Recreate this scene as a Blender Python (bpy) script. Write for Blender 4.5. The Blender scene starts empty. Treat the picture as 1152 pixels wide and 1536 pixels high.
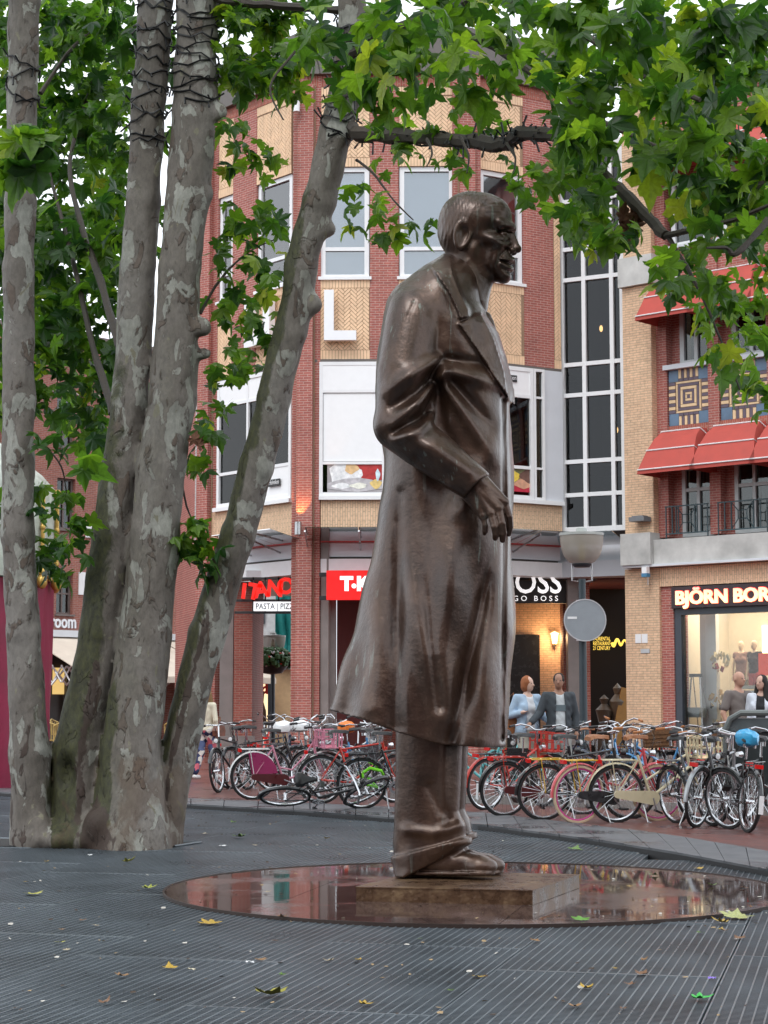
import bpy, bmesh, math, random
import numpy as np
from mathutils import Vector, Matrix, Euler
R = math.radians
rnd = random.Random(7)
scene = bpy.context.scene
COL = scene.collection

# ------------------------------------------------------------------ camera
FPX = 2800.0; CAM_H = 1.5; TILT = math.atan(285.0 / FPX)
cam_d = bpy.data.cameras.new('camera'); cam = bpy.data.objects.new('camera', cam_d); COL.objects.link(cam)
cam.location = (0, 0, CAM_H); cam.rotation_euler = (R(90) + TILT, 0, 0)
cam_d.sensor_fit = 'VERTICAL'; cam_d.sensor_height = 36.0; cam_d.lens = FPX / 1536.0 * 36.0
cam_d.clip_start = 0.1; cam_d.clip_end = 2000
scene.camera = cam
CT, ST = math.cos(TILT), math.sin(TILT)

# ------------------------------------------------------------------ world: overcast
SUN_EL, SUN_ROT = R(58), R(200)
w = bpy.data.worlds.new('World'); scene.world = w; w.use_nodes = True
nt = w.node_tree; nt.nodes.clear()
wo = nt.nodes.new('ShaderNodeOutputWorld'); bg = nt.nodes.new('ShaderNodeBackground')
sky = nt.nodes.new('ShaderNodeTexSky'); sky.sky_type = 'NISHITA'; sky.sun_disc = False
sky.sun_elevation = SUN_EL; sky.sun_rotation = SUN_ROT
tc = nt.nodes.new('ShaderNodeTexCoord'); ns = nt.nodes.new('ShaderNodeTexNoise')
ns.inputs['Scale'].default_value = 2.2; ns.inputs['Detail'].default_value = 5
cr = nt.nodes.new('ShaderNodeValToRGB')
cr.color_ramp.elements[0].position = 0.3; cr.color_ramp.elements[0].color = (7.6, 8.2, 9.0, 1)
cr.color_ramp.elements[1].position = 0.75; cr.color_ramp.elements[1].color = (12.0, 12.3, 12.6, 1)
mx = nt.nodes.new('ShaderNodeMix'); mx.data_type = 'RGBA'; mx.inputs[0].default_value = 0.9
nt.links.new(tc.outputs['Generated'], ns.inputs['Vector']); nt.links.new(ns.outputs['Fac'], cr.inputs['Fac'])
nt.links.new(sky.outputs['Color'], mx.inputs[6]); nt.links.new(cr.outputs['Color'], mx.inputs[7])
nt.links.new(mx.outputs[2], bg.inputs['Color']); bg.inputs['Strength'].default_value = 0.125
nt.links.new(bg.outputs[0], wo.inputs[0])
sd = bpy.data.lights.new('sun', 'SUN'); sun = bpy.data.objects.new('sun', sd); COL.objects.link(sun)
sd.energy = 0.9; sd.angle = R(25); sd.color = (1.0, 0.97, 0.93)
sun.rotation_euler = (R(35), 0, R(-25))
vs = scene.view_settings
scene.display_settings.display_device = 'sRGB'
vs.view_transform = 'Standard'; vs.look = 'None'; vs.gamma = 1; vs.use_curve_mapping = False
vs.exposure = 0.55
scene.cycles.max_bounces = 7; scene.cycles.diffuse_bounces = 3; scene.cycles.glossy_bounces = 3
scene.cycles.transparent_max_bounces = 12; scene.cycles.transmission_bounces = 4
scene.cycles.caustics_reflective = False; scene.cycles.caustics_refractive = False
scene.cycles.sample_clamp_indirect = 6

# ------------------------------------------------------------------ photo geometry helpers
def ray(px, py):
    u = px - 576.0; v = 768.0 - py
    return Vector((u, FPX * CT - v * ST, FPX * ST + v * CT))
def at(px, py, Y):                       # point at world depth Y
    r = ray(px, py); k = Y / r.y
    return Vector((r.x * k, Y, CAM_H + r.z * k))
def gnd(px, py, z=0.0):                  # point on the ground
    r = ray(px, py); k = (z - CAM_H) / r.z
    return Vector((r.x * k, r.y * k, z))
def proj(x, y, z):                       # world -> photo pixel (numpy friendly)
    zc = y * CT + (z - CAM_H) * ST; yc = (z - CAM_H) * CT - y * ST
    return 576 + FPX * x / zc, 768 - FPX * yc / zc
class Wall:                              # vertical plane a->b; s along it, z up, d = towards the camera
    def __init__(self, a, b):
        self.a = Vector((a[0], a[1])); b = Vector((b[0], b[1])); self.len = (b - self.a).length
        self.u = (b - self.a).normalized(); self.n = Vector((self.u.y, -self.u.x))
        self.rz = math.atan2(self.u.y, self.u.x)
    def hit(self, px, py, d=0.0):
        r = ray(px, py); o = self.a + self.n * d
        k = (o.dot(self.n)) / (r.x * self.n.x + r.y * self.n.y)
        p = Vector((r.x * k, r.y * k)) - self.a
        return p.dot(self.u), CAM_H + r.z * k
    def world(self, s, z, d=0.0):
        p = self.a + self.u * s + self.n * d
        return Vector((p.x, p.y, z))
    def place(self, o, s=0, z=0, d=0.0):
        o.location = self.world(s, z, d); o.rotation_euler = (0, 0, self.rz)
def pxY(px, Y):                          # world x of a pixel column at eye height and depth Y
    return (px - 576.0) * Y * CT / FPX

# ------------------------------------------------------------------ objects
def props(o, label=None, cat=None, group=None, kind=None):
    if label: o['label'] = label
    if cat: o['category'] = cat
    if group: o['group'] = group
    if kind: o['kind'] = kind
    return o
def empty(name, loc=(0, 0, 0), rz=0.0, label=None, cat=None, group=None, kind=None):
    o = bpy.data.objects.new(name, None); COL.objects.link(o); o.empty_display_size = 0.2
    o.location = loc; o.rotation_euler = (0, 0, rz)
    return props(o, label, cat, group, kind)
KIDS = {}
def link(name, me, parent=None, loc=None, rot=None, scale=None):
    o = bpy.data.objects.new(name, me); COL.objects.link(o)
    if parent is not None: o.parent = parent; KIDS.setdefault(parent.name, []).append(o)
    if loc is not None: o.location = loc
    if rot is not None: o.rotation_euler = rot
    if scale is not None: o.scale = scale
    return o
def copy_tree(o, parent=None):
    c = o.copy(); COL.objects.link(c)
    if parent is not None: c.parent = parent; KIDS.setdefault(parent.name, []).append(c)
    for ch in KIDS.get(o.name, []): copy_tree(ch, c)
    return c

class MB:
    """collects faces of one object"""
    def __init__(self): self.v = []; self.f = []; self.mi = []; self.sm = []; self.m = 0; self.s = False
    def add(self, vs_, fs, M=None):
        o = len(self.v)
        if M is not None: vs_ = [M @ Vector(p) for p in vs_]
        self.v.extend([tuple(p) for p in vs_])
        for f in fs:
            self.f.append(tuple(i + o for i in f)); self.mi.append(self.m); self.sm.append(self.s)
        return self
    def box(self, x0, x1, y0, y1, z0, z1, M=None):
        return self.add([(x0,y0,z0),(x1,y0,z0),(x1,y1,z0),(x0,y1,z0),(x0,y0,z1),(x1,y0,z1),(x1,y1,z1),(x0,y1,z1)],
                 [(0,3,2,1),(4,5,6,7),(0,1,5,4),(1,2,6,5),(2,3,7,6),(3,0,4,7)], M)
    def rect(self, s0, s1, z0, z1, d0, d1):      # wall-frame box: d towards the camera (local -y)
        return self.box(min(s0,s1), max(s0,s1), -max(d0,d1), -min(d0,d1), min(z0,z1), max(z0,z1))
    def prism(self, poly, y0, y1, M=None):        # polygon in x,z (counterclockwise seen from -y), extruded in y
        n = len(poly); vs_ = [(p[0], y0, p[1]) for p in poly] + [(p[0], y1, p[1]) for p in poly]
        fs = [tuple(range(n)), tuple(range(2*n-1, n-1, -1))]
        for i in range(n): j = (i+1) % n; fs.append((j, i, i+n, j+n))
        return self.add(vs_, fs, M)
    def flat(self, poly, z0, z1, M=None):         # polygon in x,y, extruded in z
        n = len(poly); vs_ = [(p[0], p[1], z0) for p in poly] + [(p[0], p[1], z1) for p in poly]
        fs = [tuple(range(n-1, -1, -1)), tuple(range(n, 2*n))]
        for i in range(n): j = (i+1) % n; fs.append((i, j, j+n, i+n))
        return self.add(vs_, fs, M)
    def tube(self, pts, r, n=8, caps=True, closed=False, M=None):
        pts = [Vector(p) for p in pts]; k = len(pts)
        rr = r if isinstance(r, (list, tuple)) else [r] * k
        vs_ = []; prev = None
        for i, p in enumerate(pts):
            if closed: t = pts[(i+1) % k] - pts[i-1]
            else: t = pts[min(i+1, k-1)] - pts[max(i-1, 0)]
            t.normalize()
            if prev is None:
                a = Vector((0,0,1)) if abs(t.z) < .9 else Vector((1,0,0)); nrm = (a - t * a.dot(t)).normalized()
            else:
                nrm = prev - t * prev.dot(t)
                if nrm.length < 1e-6: nrm = t.orthogonal()
                nrm.normalize()
            prev = nrm; b = t.cross(nrm)
            for j in range(n):
                a = 2*math.pi*j/n; vs_.append(p + (nrm*math.cos(a) + b*math.sin(a)) * rr[i])
        fs = []
        for i in range(k if closed else k-1):
            i2 = (i+1) % k
            for j in range(n):
                j2 = (j+1) % n; fs.append((i*n+j, i*n+j2, i2*n+j2, i2*n+j))
        if caps and not closed: fs += [tuple(range(n-1,-1,-1)), tuple(range((k-1)*n, k*n))]
        s = self.s; self.s = True; self.add(vs_, fs, M); self.s = s
        return self
    def lathe(self, prof, n=16, M=None):          # prof: (r, z)
        vs_ = []; k = len(prof)
        for r, z in prof:
            for j in range(n): a = 2*math.pi*j/n; vs_.append((r*math.cos(a), r*math.sin(a), z))
        fs = [(i*n+j, i*n+(j+1)%n, (i+1)*n+(j+1)%n, (i+1)*n+j) for i in range(k-1) for j in range(n)]
        s = self.s; self.s = True; self.add(vs_, fs, M); self.s = s
        return self
    def ball(self, c, r, n=10, m=6):
        r = (r, r, r) if isinstance(r, (int, float)) else r; vs_ = [(c[0],c[1],c[2]-r[2])]
        for i in range(1, m):
            t = math.pi*i/m - math.pi/2
            for j in range(n):
                a = 2*math.pi*j/n; vs_.append((c[0]+r[0]*math.cos(t)*math.cos(a), c[1]+r[1]*math.cos(t)*math.sin(a), c[2]+r[2]*math.sin(t)))
        vs_.append((c[0],c[1],c[2]+r[2])); last = len(vs_)-1
        fs = [(0, 1+(j+1)%n, 1+j) for j in range(n)]
        fs += [(1+i*n+j, 1+i*n+(j+1)%n, 1+(i+1)*n+(j+1)%n, 1+(i+1)*n+j) for i in range(m-2) for j in range(n)]
        fs += [(last, 1+(m-2)*n+j, 1+(m-2)*n+(j+1)%n) for j in range(n)]
        s = self.s; self.s = True; self.add(vs_, fs); self.s = s
        return self
    def mesh(self, name, mats):
        me = bpy.data.meshes.new(name); me.from_pydata(self.v, [], self.f)
        if not isinstance(mats, (list, tuple)): mats = [mats]
        for m in mats: me.materials.append(m)
        if len(mats) > 1: me.polygons.foreach_set('material_index', self.mi)
        me.polygons.foreach_set('use_smooth', self.sm)
        uv = me.uv_layers.new(name='UVMap')
        nl = len(me.loops); co = np.empty(len(me.vertices)*3, np.float32); me.vertices.foreach_get('co', co); co = co.reshape(-1,3)
        vi = np.empty(nl, np.int32); me.loops.foreach_get('vertex_index', vi)
        nr = np.empty(len(me.polygons)*3, np.float32); me.polygons.foreach_get('normal', nr); nr = np.abs(nr.reshape(-1,3))
        lt = np.empty(len(me.polygons), np.int32); me.polygons.foreach_get('loop_total', lt)
        ax = np.repeat(np.argmax(nr * np.array([1,1,1.01]), axis=1), lt); p = co[vi]
        U = np.where(ax == 0, p[:,1], p[:,0]); V = np.where(ax == 2, p[:,1], p[:,2])
        uv.data.foreach_set('uv', np.stack([U, V], 1).astype(np.float32).ravel())
        if any(self.sm): me.set_sharp_from_angle(angle=R(42))
        me.update(); return me
    def build(self, name, mats, parent=None, loc=None, rot=None):
        return link(name, self.mesh(name, mats), parent, loc, rot)

# ------------------------------------------------------------------ materials
MATS = {}
def newmat(name):
    m = bpy.data.materials.new(name); m.use_nodes = True; n = m.node_tree; n.nodes.clear()
    out = n.nodes.new('ShaderNodeOutputMaterial'); b = n.nodes.new('ShaderNodeBsdfPrincipled'); n.links.new(b.outputs[0], out.inputs[0])
    return m, n, b
def N(n, t, **kw):
    nd = n.nodes.new('ShaderNode' + t)
    for k, v_ in kw.items():
        if hasattr(nd, k): setattr(nd, k, v_)
        else: nd.inputs[k.replace('_', ' ')].default_value = v_
    return nd
def ramp(n, fac, stops, interp='LINEAR'):
    r = n.nodes.new('ShaderNodeValToRGB'); e = r.color_ramp.elements; r.color_ramp.interpolation = interp
    while len(e) < len(stops): e.new(0.5)
    for i, (p, c) in enumerate(stops):
        e[i].position = p; e[i].color = (c, c, c, 1) if isinstance(c, (int, float)) else (*c, 1)
    n.links.new(fac, r.inputs[0]); return r.outputs[0]
def mixc(n, fac, a, b, mode='MIX'):
    m = n.nodes.new('ShaderNodeMix'); m.data_type = 'RGBA'; m.blend_type = mode
    for sck, val in ((0, fac), (6, a), (7, b)):
        if hasattr(val, 'is_linked'): n.links.new(val, m.inputs[sck])
        else: m.inputs[sck].default_value = val if sck == 0 else (*val, 1)
    return m.outputs[2]
def math_(n, op, a, b=0.0, c=None):
    m = n.nodes.new('ShaderNodeMath'); m.operation = op
    for i, val in enumerate((a, b, c)):
        if val is None: continue
        if hasattr(val, 'is_linked'): n.links.new(val, m.inputs[i])
        else: m.inputs[i].default_value = val
    return m.outputs[0]
def bump(n, b, h, strength=0.3, dist=0.01):
    bp = N(n, 'Bump', Strength=strength, Distance=dist); n.links.new(h, bp.inputs['Height']); n.links.new(bp.outputs[0], b.inputs['Normal']); return bp
def mat(name, col, rough=0.6, metal=0.0, var=0.12, vs_=6.0, bmp=0.15, bs=40.0, emit=None, es=1.0, spec=None, coat=0.0):
    """plain surface with grain, slight colour wear and roughness variation"""
    if name in MATS: return MATS[name]
    m, n, b = newmat(name); tc = N(n, 'TexCoord')
    nz = N(n, 'TexNoise', Scale=vs_, Detail=6.0, Roughness=0.6); n.links.new(tc.outputs['Object'], nz.inputs['Vector'])
    c = ramp(n, nz.outputs['Fac'], [(0.3, tuple(x*(1-var) for x in col)), (0.7, tuple(min(1, x*(1+var)) for x in col))])
    n.links.new(c, b.inputs['Base Color'])
    rr = ramp(n, nz.outputs['Fac'], [(0.3, max(0.02, rough-0.07)), (0.7, min(1, rough+0.07))]); n.links.new(rr, b.inputs['Roughness'])
    b.inputs['Metallic'].default_value = metal
    if spec is not None: b.inputs['Specular IOR Level'].default_value = spec
    b.inputs['Coat Weight'].default_value = coat
    if bmp:
        n2 = N(n, 'TexNoise', Scale=bs, Detail=4.0); n.links.new(tc.outputs['Object'], n2.inputs['Vector']); bump(n, b, n2.outputs['Fac'], bmp, 0.01)
    if emit: b.inputs['Emission Color'].default_value = (*emit, 1); b.inputs['Emission Strength'].default_value = es
    MATS[name] = m; return m
def glow(name, col, strength):
    if name in MATS: return MATS[name]
    m, n, b = newmat(name); b.inputs['Base Color'].default_value = (*col, 1); b.inputs['Emission Color'].default_value = (*col, 1)
    b.inputs['Emission Strength'].default_value = strength; MATS[name] = m; return m
def brickmat(name, c1, c2, mortar, bw=0.21, bh=0.0625, ms=0.009, off=0.5, wear=0.25, rot=0.0, rough=0.75):
    m, n, b = newmat(name); tc = N(n, 'TexCoord'); mp = N(n, 'Mapping'); n.links.new(tc.outputs['UV'], mp.inputs[0]); mp.inputs['Rotation'].default_value = (0, 0, rot)
    br = N(n, 'TexBrick'); br.offset = off; br.inputs['Scale'].default_value = 1.0
    br.inputs['Brick Width'].default_value = bw; br.inputs['Row Height'].default_value = bh; br.inputs['Mortar Size'].default_value = ms
    br.inputs['Mortar Smooth'].default_value = 0.3; br.inputs['Bias'].default_value = -0.1
    br.inputs['Color1'].default_value = (*c1, 1); br.inputs['Color2'].default_value = (*c2, 1); br.inputs['Mortar'].default_value = (*mortar, 1)
    n.links.new(mp.outputs[0], br.inputs['Vector'])
    nz = N(n, 'TexNoise', Scale=0.9, Detail=8.0, Roughness=0.65); n.links.new(tc.outputs['Object'], nz.inputs['Vector'])
    k = ramp(n, nz.outputs['Fac'], [(0.3, 1 - wear), (0.65, 1.0)])
    n3 = N(n, 'TexNoise', Scale=12.0, Detail=4.0); n.links.new(tc.outputs['Object'], n3.inputs['Vector'])
    k2 = ramp(n, n3.outputs['Fac'], [(0.3, 0.85), (0.7, 1.12)])
    c = mixc(n, 1.0, br.outputs['Color'], k, 'MULTIPLY'); c = mixc(n, 1.0, c, k2, 'MULTIPLY')
    n.links.new(c, b.inputs['Base Color']); b.inputs['Roughness'].default_value = rough
    inv = math_(n, 'SUBTRACT', 1.0, br.outputs['Fac']); bump(n, b, inv, 0.6, 0.008)
    MATS[name] = m; return m
def panemat(name, tint, rough=0.03, alpha=0.2, seed=0.0):
    """window glass: partly see-through, reflecting the sky"""
    m, n, b = newmat(name); n.nodes.remove(b)
    out = [x for x in n.nodes if x.type == 'OUTPUT_MATERIAL'][0]
    tr = N(n, 'BsdfTransparent'); tr.inputs[0].default_value = (*tint, 1)
    gl = N(n, 'BsdfGlossy', Roughness=rough); fr = N(n, 'Fresnel', IOR=1.5)
    tc = N(n, 'TexCoord'); nz = N(n, 'TexNoise', Scale=0.8, Detail=1.0); n.links.new(tc.outputs['Object'], nz.inputs['Vector'])
    bp = N(n, 'Bump', Strength=0.25, Distance=0.03); n.links.new(nz.outputs['Fac'], bp.inputs['Height']); n.links.new(bp.outputs[0], gl.inputs['Normal'])
    f = math_(n, 'MULTIPLY_ADD', fr.outputs[0], 1.0, alpha)
    ms = N(n, 'MixShader'); n.links.new(f, ms.inputs[0]); n.links.new(tr.outputs[0], ms.inputs[1]); n.links.new(gl.outputs[0], ms.inputs[2])
    n.links.new(ms.outputs[0], out.inputs[0]); MATS[name] = m; return m
def text(body, size, mat_, parent=None, loc=(0,0,0), rot=(math.pi/2,0,0), depth=0.02, name='lettering', sx=1.0, bold=0.0, align='LEFT', space=1.0, shear=0.0):
    """flat or raised lettering, turned into one mesh"""
    c = bpy.data.curves.new(name, 'FONT'); c.body = body; c.size = size; c.extrude = depth; c.align_x = align; c.offset = bold
    c.space_character = space; c.shear = shear; c.resolution_u = 3
    t = bpy.data.objects.new(name, c); COL.objects.link(t); bpy.context.view_layer.update()
    me = bpy.data.meshes.new_from_object(t.evaluated_get(bpy.context.evaluated_depsgraph_get())); bpy.data.objects.remove(t); bpy.data.curves.remove(c)
    me.name = name; me.materials.clear(); me.materials.append(mat_)
    return link(name, me, parent, loc, rot, (sx, 1, 1))

# ------------------------------------------------------------------ implicit modelling
def smin(a, b, k):
    h = np.clip(0.5 + 0.5*(b-a)/k, 0, 1); return b*(1-h) + a*h - k*h*(1-h)
def smax(a, b, k): return -smin(-a, -b, k)
def ell(p, c, r):
    x, y, z = (p[0]-c[0])/r[0], (p[1]-c[1])/r[1], (p[2]-c[2])/r[2]
    k0 = np.sqrt(x*x+y*y+z*z); k1 = np.sqrt((x/r[0])**2+(y/r[1])**2+(z/r[2])**2) + 1e-6
    return k0*(k0-1)/k1
def cap(p, a, b, ra, rb):
    ax, ay, az = a; dx, dy, dz = b[0]-ax, b[1]-ay, b[2]-az; L = dx*dx+dy*dy+dz*dz + 1e-9
    t = np.clip(((p[0]-ax)*dx+(p[1]-ay)*dy+(p[2]-az)*dz)/L, 0, 1)
    return np.sqrt((p[0]-ax-dx*t)**2+(p[1]-ay-dy*t)**2+(p[2]-az-dz*t)**2) - (ra+(rb-ra)*t)
def chain(p, pts, k=None):
    d = None
    for (a, ra), (b, rb) in zip(pts[:-1], pts[1:]):
        e = cap(p, a, b, ra, rb); d = e if d is None else (np.minimum(d, e) if k is None else smin(d, e, k))
    return d
def segd(u, v, a, b):
    dx, dy = b[0]-a[0], b[1]-a[1]; t = np.clip(((u-a[0])*dx+(v-a[1])*dy)/(dx*dx+dy*dy+1e-9), 0, 1)
    return np.sqrt((u-a[0]-dx*t)**2+(v-a[1]-dy*t)**2), t
def polyd(u, v, poly):                   # signed distance to a polygon, inside negative
    d = None; inside = np.zeros(u.shape, bool); n = len(poly)
    for i in range(n):
        a, b = poly[i], poly[(i+1) % n]; e, _ = segd(u, v, a, b); d = e if d is None else np.minimum(d, e)
        c = ((a[1] > v) != (b[1] > v)) & (u < (b[0]-a[0])*(v-a[1])/((b[1]-a[1]) + 1e-9) + a[0]); inside ^= c
    return np.where(inside, -d, d)
def sstep(x): x = np.clip(x, 0, 1); return x*x*(3-2*x)
def grid(lo, hi, h):
    ax = [np.arange(lo[i], hi[i]+h, h, dtype=np.float32) for i in range(3)]
    return np.meshgrid(*ax, indexing='ij', sparse=False)
def surface_nets(F, lo, h):
    nx, ny, nz = F.shape; S = F < 0
    cnt = np.zeros((nx-1, ny-1, nz-1), np.uint8)
    for i in (0,1):
        for j in (0,1):
            for k in (0,1): cnt += S[i:nx-1+i, j:ny-1+j, k:nz-1+k]
    act = (cnt > 0) & (cnt < 8); I, J, K = np.nonzero(act)
    idx = -np.ones(act.shape, np.int64); idx[I, J, K] = np.arange(len(I))
    P = np.zeros((len(I), 3)); C = np.zeros(len(I))
    cor = [(0,0,0),(1,0,0),(0,1,0),(1,1,0),(0,0,1),(1,0,1),(0,1,1),(1,1,1)]
    V = [F[I+a, J+b, K+c] for a, b, c in cor]
    for a in range(8):
        for b in range(a+1, 8):
            da = np.array(cor[b]) - np.array(cor[a])
            if np.abs(da).sum() != 1: continue
            va, vb = V[a], V[b]; m = (va < 0) != (vb < 0); t = np.where(m, va/(va-vb+1e-12), 0)
            for q in range(3): P[:, q] += m*(cor[a][q] + t*da[q])
            C += m
    P /= C[:, None]; P += np.stack([I, J, K], 1); P = P*h + np.array(lo)
    faces = []
    for ax in range(3):
        sl0 = [slice(None)]*3; sl1 = [slice(None)]*3; sl0[ax] = slice(0, -1); sl1[ax] = slice(1, None)
        ch = S[tuple(sl0)] != S[tuple(sl1)]; ii = np.array(np.nonzero(ch)).T
        b, c = (ax+1) % 3, (ax+2) % 3
        ok = (ii[:, b] > 0) & (ii[:, c] > 0) & (ii[:, b] < F.shape[b]-1) & (ii[:, c] < F.shape[c]-1); ii = ii[ok]
        def cell(db, dc): q = ii.copy(); q[:, b] += db; q[:, c] += dc; return idx[q[:,0], q[:,1], q[:,2]]
        q = np.stack([cell(-1,-1), cell(0,-1), cell(0,0), cell(-1,0)], 1)
        neg = S[ii[:,0], ii[:,1], ii[:,2]]; q[~neg] = q[~neg][:, ::-1]; faces.append(q)
    return P, np.concatenate(faces)
def npmesh(name, V, Fc, mats, smooth=True, mi=None):
    me = bpy.data.meshes.new(name); k = Fc.shape[1]
    me.vertices.add(len(V)); me.vertices.foreach_set('co', np.asarray(V, np.float32).ravel())
    me.loops.add(Fc.size); me.loops.foreach_set('vertex_index', Fc.astype(np.int32).ravel())
    me.polygons.add(len(Fc)); me.polygons.foreach_set('loop_start', np.arange(0, Fc.size, k, dtype=np.int32))
    me.polygons.foreach_set('loop_total', np.full(len(Fc), k, np.int32))
    me.update(calc_edges=True)
    if not isinstance(mats, (list, tuple)): mats = [mats]
    for m in mats: me.materials.append(m)
    if mi is not None: me.polygons.foreach_set('material_index', np.asarray(mi, np.int32))
    me.polygons.foreach_set('use_smooth', np.full(len(Fc), smooth)); me.validate(); return me
def sdf_mesh(name, F, lo, h, mats): V, Fc = surface_nets(F, lo, h); return npmesh(name, V, Fc, mats)
# ================================================================== ground
def clip(poly, a, nrm):                  # keep the side where (p-a).nrm <= 0
    out = []; m = len(poly)
    for i in range(m):
        p, q = poly[i], poly[(i+1) % m]; dp = (p[0]-a[0])*nrm[0]+(p[1]-a[1])*nrm[1]; dq = (q[0]-a[0])*nrm[0]+(q[1]-a[1])*nrm[1]
        if dp <= 0: out.append(p)
        if (dp < 0 < dq) or (dq < 0 < dp):
            t = dp/(dp-dq); out.append((p[0]+(q[0]-p[0])*t, p[1]+(q[1]-p[1])*t))
    return out
def wetmat(name, build_col, puddle=0.5, r0=0.06, r1=0.5, scale=0.5, bmp=0.2, bs=30.0, bd=0.006):
    m, n, b = newmat(name); tc = N(n, 'TexCoord')
    c = build_col(n, tc); nz = N(n, 'TexNoise', Scale=scale, Detail=6.0, Roughness=0.55); n.links.new(tc.outputs['Object'], nz.inputs['Vector'])
    k = ramp(n, nz.outputs['Fac'], [(puddle-0.06, 0.0), (puddle+0.06, 1.0)])
    c = mixc(n, k, mixc(n, 1.0, c, (0.62, 0.62, 0.62), 'MULTIPLY'), c); n.links.new(c, b.inputs['Base Color'])
    rr = ramp(n, k, [(0.0, r0), (1.0, r1)]); n.links.new(rr, b.inputs['Roughness']); b.inputs['IOR'].default_value = 1.45
    n2 = N(n, 'TexNoise', Scale=bs, Detail=5.0); n.links.new(tc.outputs['Object'], n2.inputs['Vector'])
    h = math_(n, 'MULTIPLY', n2.outputs['Fac'], math_(n, 'MULTIPLY_ADD', k, 0.9, 0.1)); bump(n, b, h, bmp, bd)
    return m
def col_brick(n, tc):
    br = N(n, 'TexBrick'); br.offset = 0.5; br.inputs['Scale'].default_value = 1.0; br.inputs['Brick Width'].default_value = 0.2; br.inputs['Row Height'].default_value = 0.1
    br.inputs['Mortar Size'].default_value = 0.006; br.inputs['Color1'].default_value = (0.20, 0.055, 0.04, 1); br.inputs['Color2'].default_value = (0.12, 0.045, 0.038, 1); br.inputs['Mortar'].default_value = (0.06, 0.045, 0.04, 1)
    mp = N(n, 'Mapping'); mp.inputs['Rotation'].default_value = (0, 0, R(35)); n.links.new(tc.outputs['Object'], mp.inputs[0]); n.links.new(mp.outputs[0], br.inputs['Vector'])
    nz = N(n, 'TexNoise', Scale=1.3, Detail=6.0); n.links.new(tc.outputs['Object'], nz.inputs['Vector'])
    return mixc(n, 1.0, br.outputs['Color'], ramp(n, nz.outputs['Fac'], [(0.3, 0.75), (0.7, 1.2)]), 'MULTIPLY')
def col_noise(c1, c2, s=3.0):
    def f(n, tc):
        nz = N(n, 'TexNoise', Scale=s, Detail=8.0, Roughness=0.7); n.links.new(tc.outputs['Object'], nz.inputs['Vector'])
        return ramp(n, nz.outputs['Fac'], [(0.3, c1), (0.7, c2)])
    return f
m_street = wetmat('wet_clinker', col_brick, 0.42, 0.20, 0.36, 0.45, 0.5, 12, 0.012)
m_band = wetmat('wet_grey_stone', col_noise((0.085, 0.09, 0.10), (0.15, 0.155, 0.165)), 0.45, 0.12, 0.5, 0.8)
m_walk = wetmat('wet_pavement_tiles', lambda n, tc: (lambda br: br)(col_brick(n, tc)), 0.45, 0.12, 0.5, 0.8)
m_disc = wetmat('wet_polished_stone', col_noise((0.085, 0.055, 0.050), (0.165, 0.112, 0.10), 4.0), 0.55, 0.02, 0.15, 1.1, 0.2, 60, 0.003)
m_under = mat('dark_soil', (0.018, 0.018, 0.018), 0.9)
m_bar = mat('grating_bar', (0.155, 0.180, 0.20), 0.32, 0.2, 0.28, 1.3, 0.2, 60)  # lighter steel, sky sheen on the wet bar tops put into the colour
m_bar2 = mat('grating_crossbar', (0.088, 0.106, 0.122), 0.36, 0.15, 0.42, 1.1, 0.2, 60)  # darker copy of the steel, shade on the bar faces painted in
m_steel = mat('dull_steel', (0.25, 0.26, 0.27), 0.35, 0.7)
m_edge = mat('shaded_kerb_face', (0.03, 0.03, 0.032), 0.7)  # near-black kerb face, shade of the step put into the colour

ZK = 0.06                                                   # street level above the grating
gb = MB().flat([(-900, -300), (900, -300), (900, 1500), (-900, 1500)], -0.5, -0.06); props(gb.build('ground', m_under), kind='structure')
low = [(-260,1172),(0,1190),(270,1207),(440,1217),(600,1229),(715,1238),(900,1262),(1030,1283),(1152,1306),(1300,1338)]
top = [(-260,1162),(0,1180),(270,1197),(440,1203),(600,1211),(715,1218),(860,1234),(1000,1251),(1152,1276),(1300,1306)]
lowp = [gnd(x, y-2, ZK) for x, y in low]; topp = [gnd(x, y, ZK) for x, y in top]
lowk = [Vector((p.x, p.y + 0.02)) for p in lowp]
# stone band along the street: single kerb slabs
band = empty('kerb', (0, 0, 0), kind='structure')
def resample(pts, step):
    out = []; acc = 0
    for a, b in zip(pts[:-1], pts[1:]):
        a2, b2 = Vector((a.x, a.y)), Vector((b.x, b.y)); L = (b2-a2).length; k_ = max(1, int(round(L/step)))
        for i in range(k_): out.append(a2 + (b2-a2)*(i/k_))
    out.append(Vector((pts[-1].x, pts[-1].y))); return out
def lerp_poly(pts, t):
    n_ = len(pts)-1; i = min(int(t*n_), n_-1); f = t*n_-i; a, b = pts[i], pts[i+1]; return (a.x+(b.x-a.x)*f, a.y+(b.y-a.y)*f)
NB = 30
for i in range(NB):
    t0, t1 = i/NB + 0.0004, (i+1)/NB - 0.0004
    q = [lerp_poly(lowk, t0), lerp_poly(lowk, t1), lerp_poly(topp, t1), lerp_poly(topp, t0)]
    MB().flat(q, -0.05, ZK + rnd.uniform(0, .004)).build('kerb_slab', m_band, band)
kb = MB()
for i in range(NB*2):
    a, b_ = lerp_poly(lowk, i/NB/2), lerp_poly(lowk, (i+1)/NB/2)
    kb.flat([(a[0], a[1]-.03), (b_[0], b_[1]-.03), (b_[0], b_[1]-.004), (a[0], a[1]-.004)], -0.05, ZK-0.02)
kb.build('kerb_edge', m_edge, band)
st = [(p.x, p.y) for p in topp] + [(60, 12), (120, 160), (-120, 160), (-60, 45)]
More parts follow.
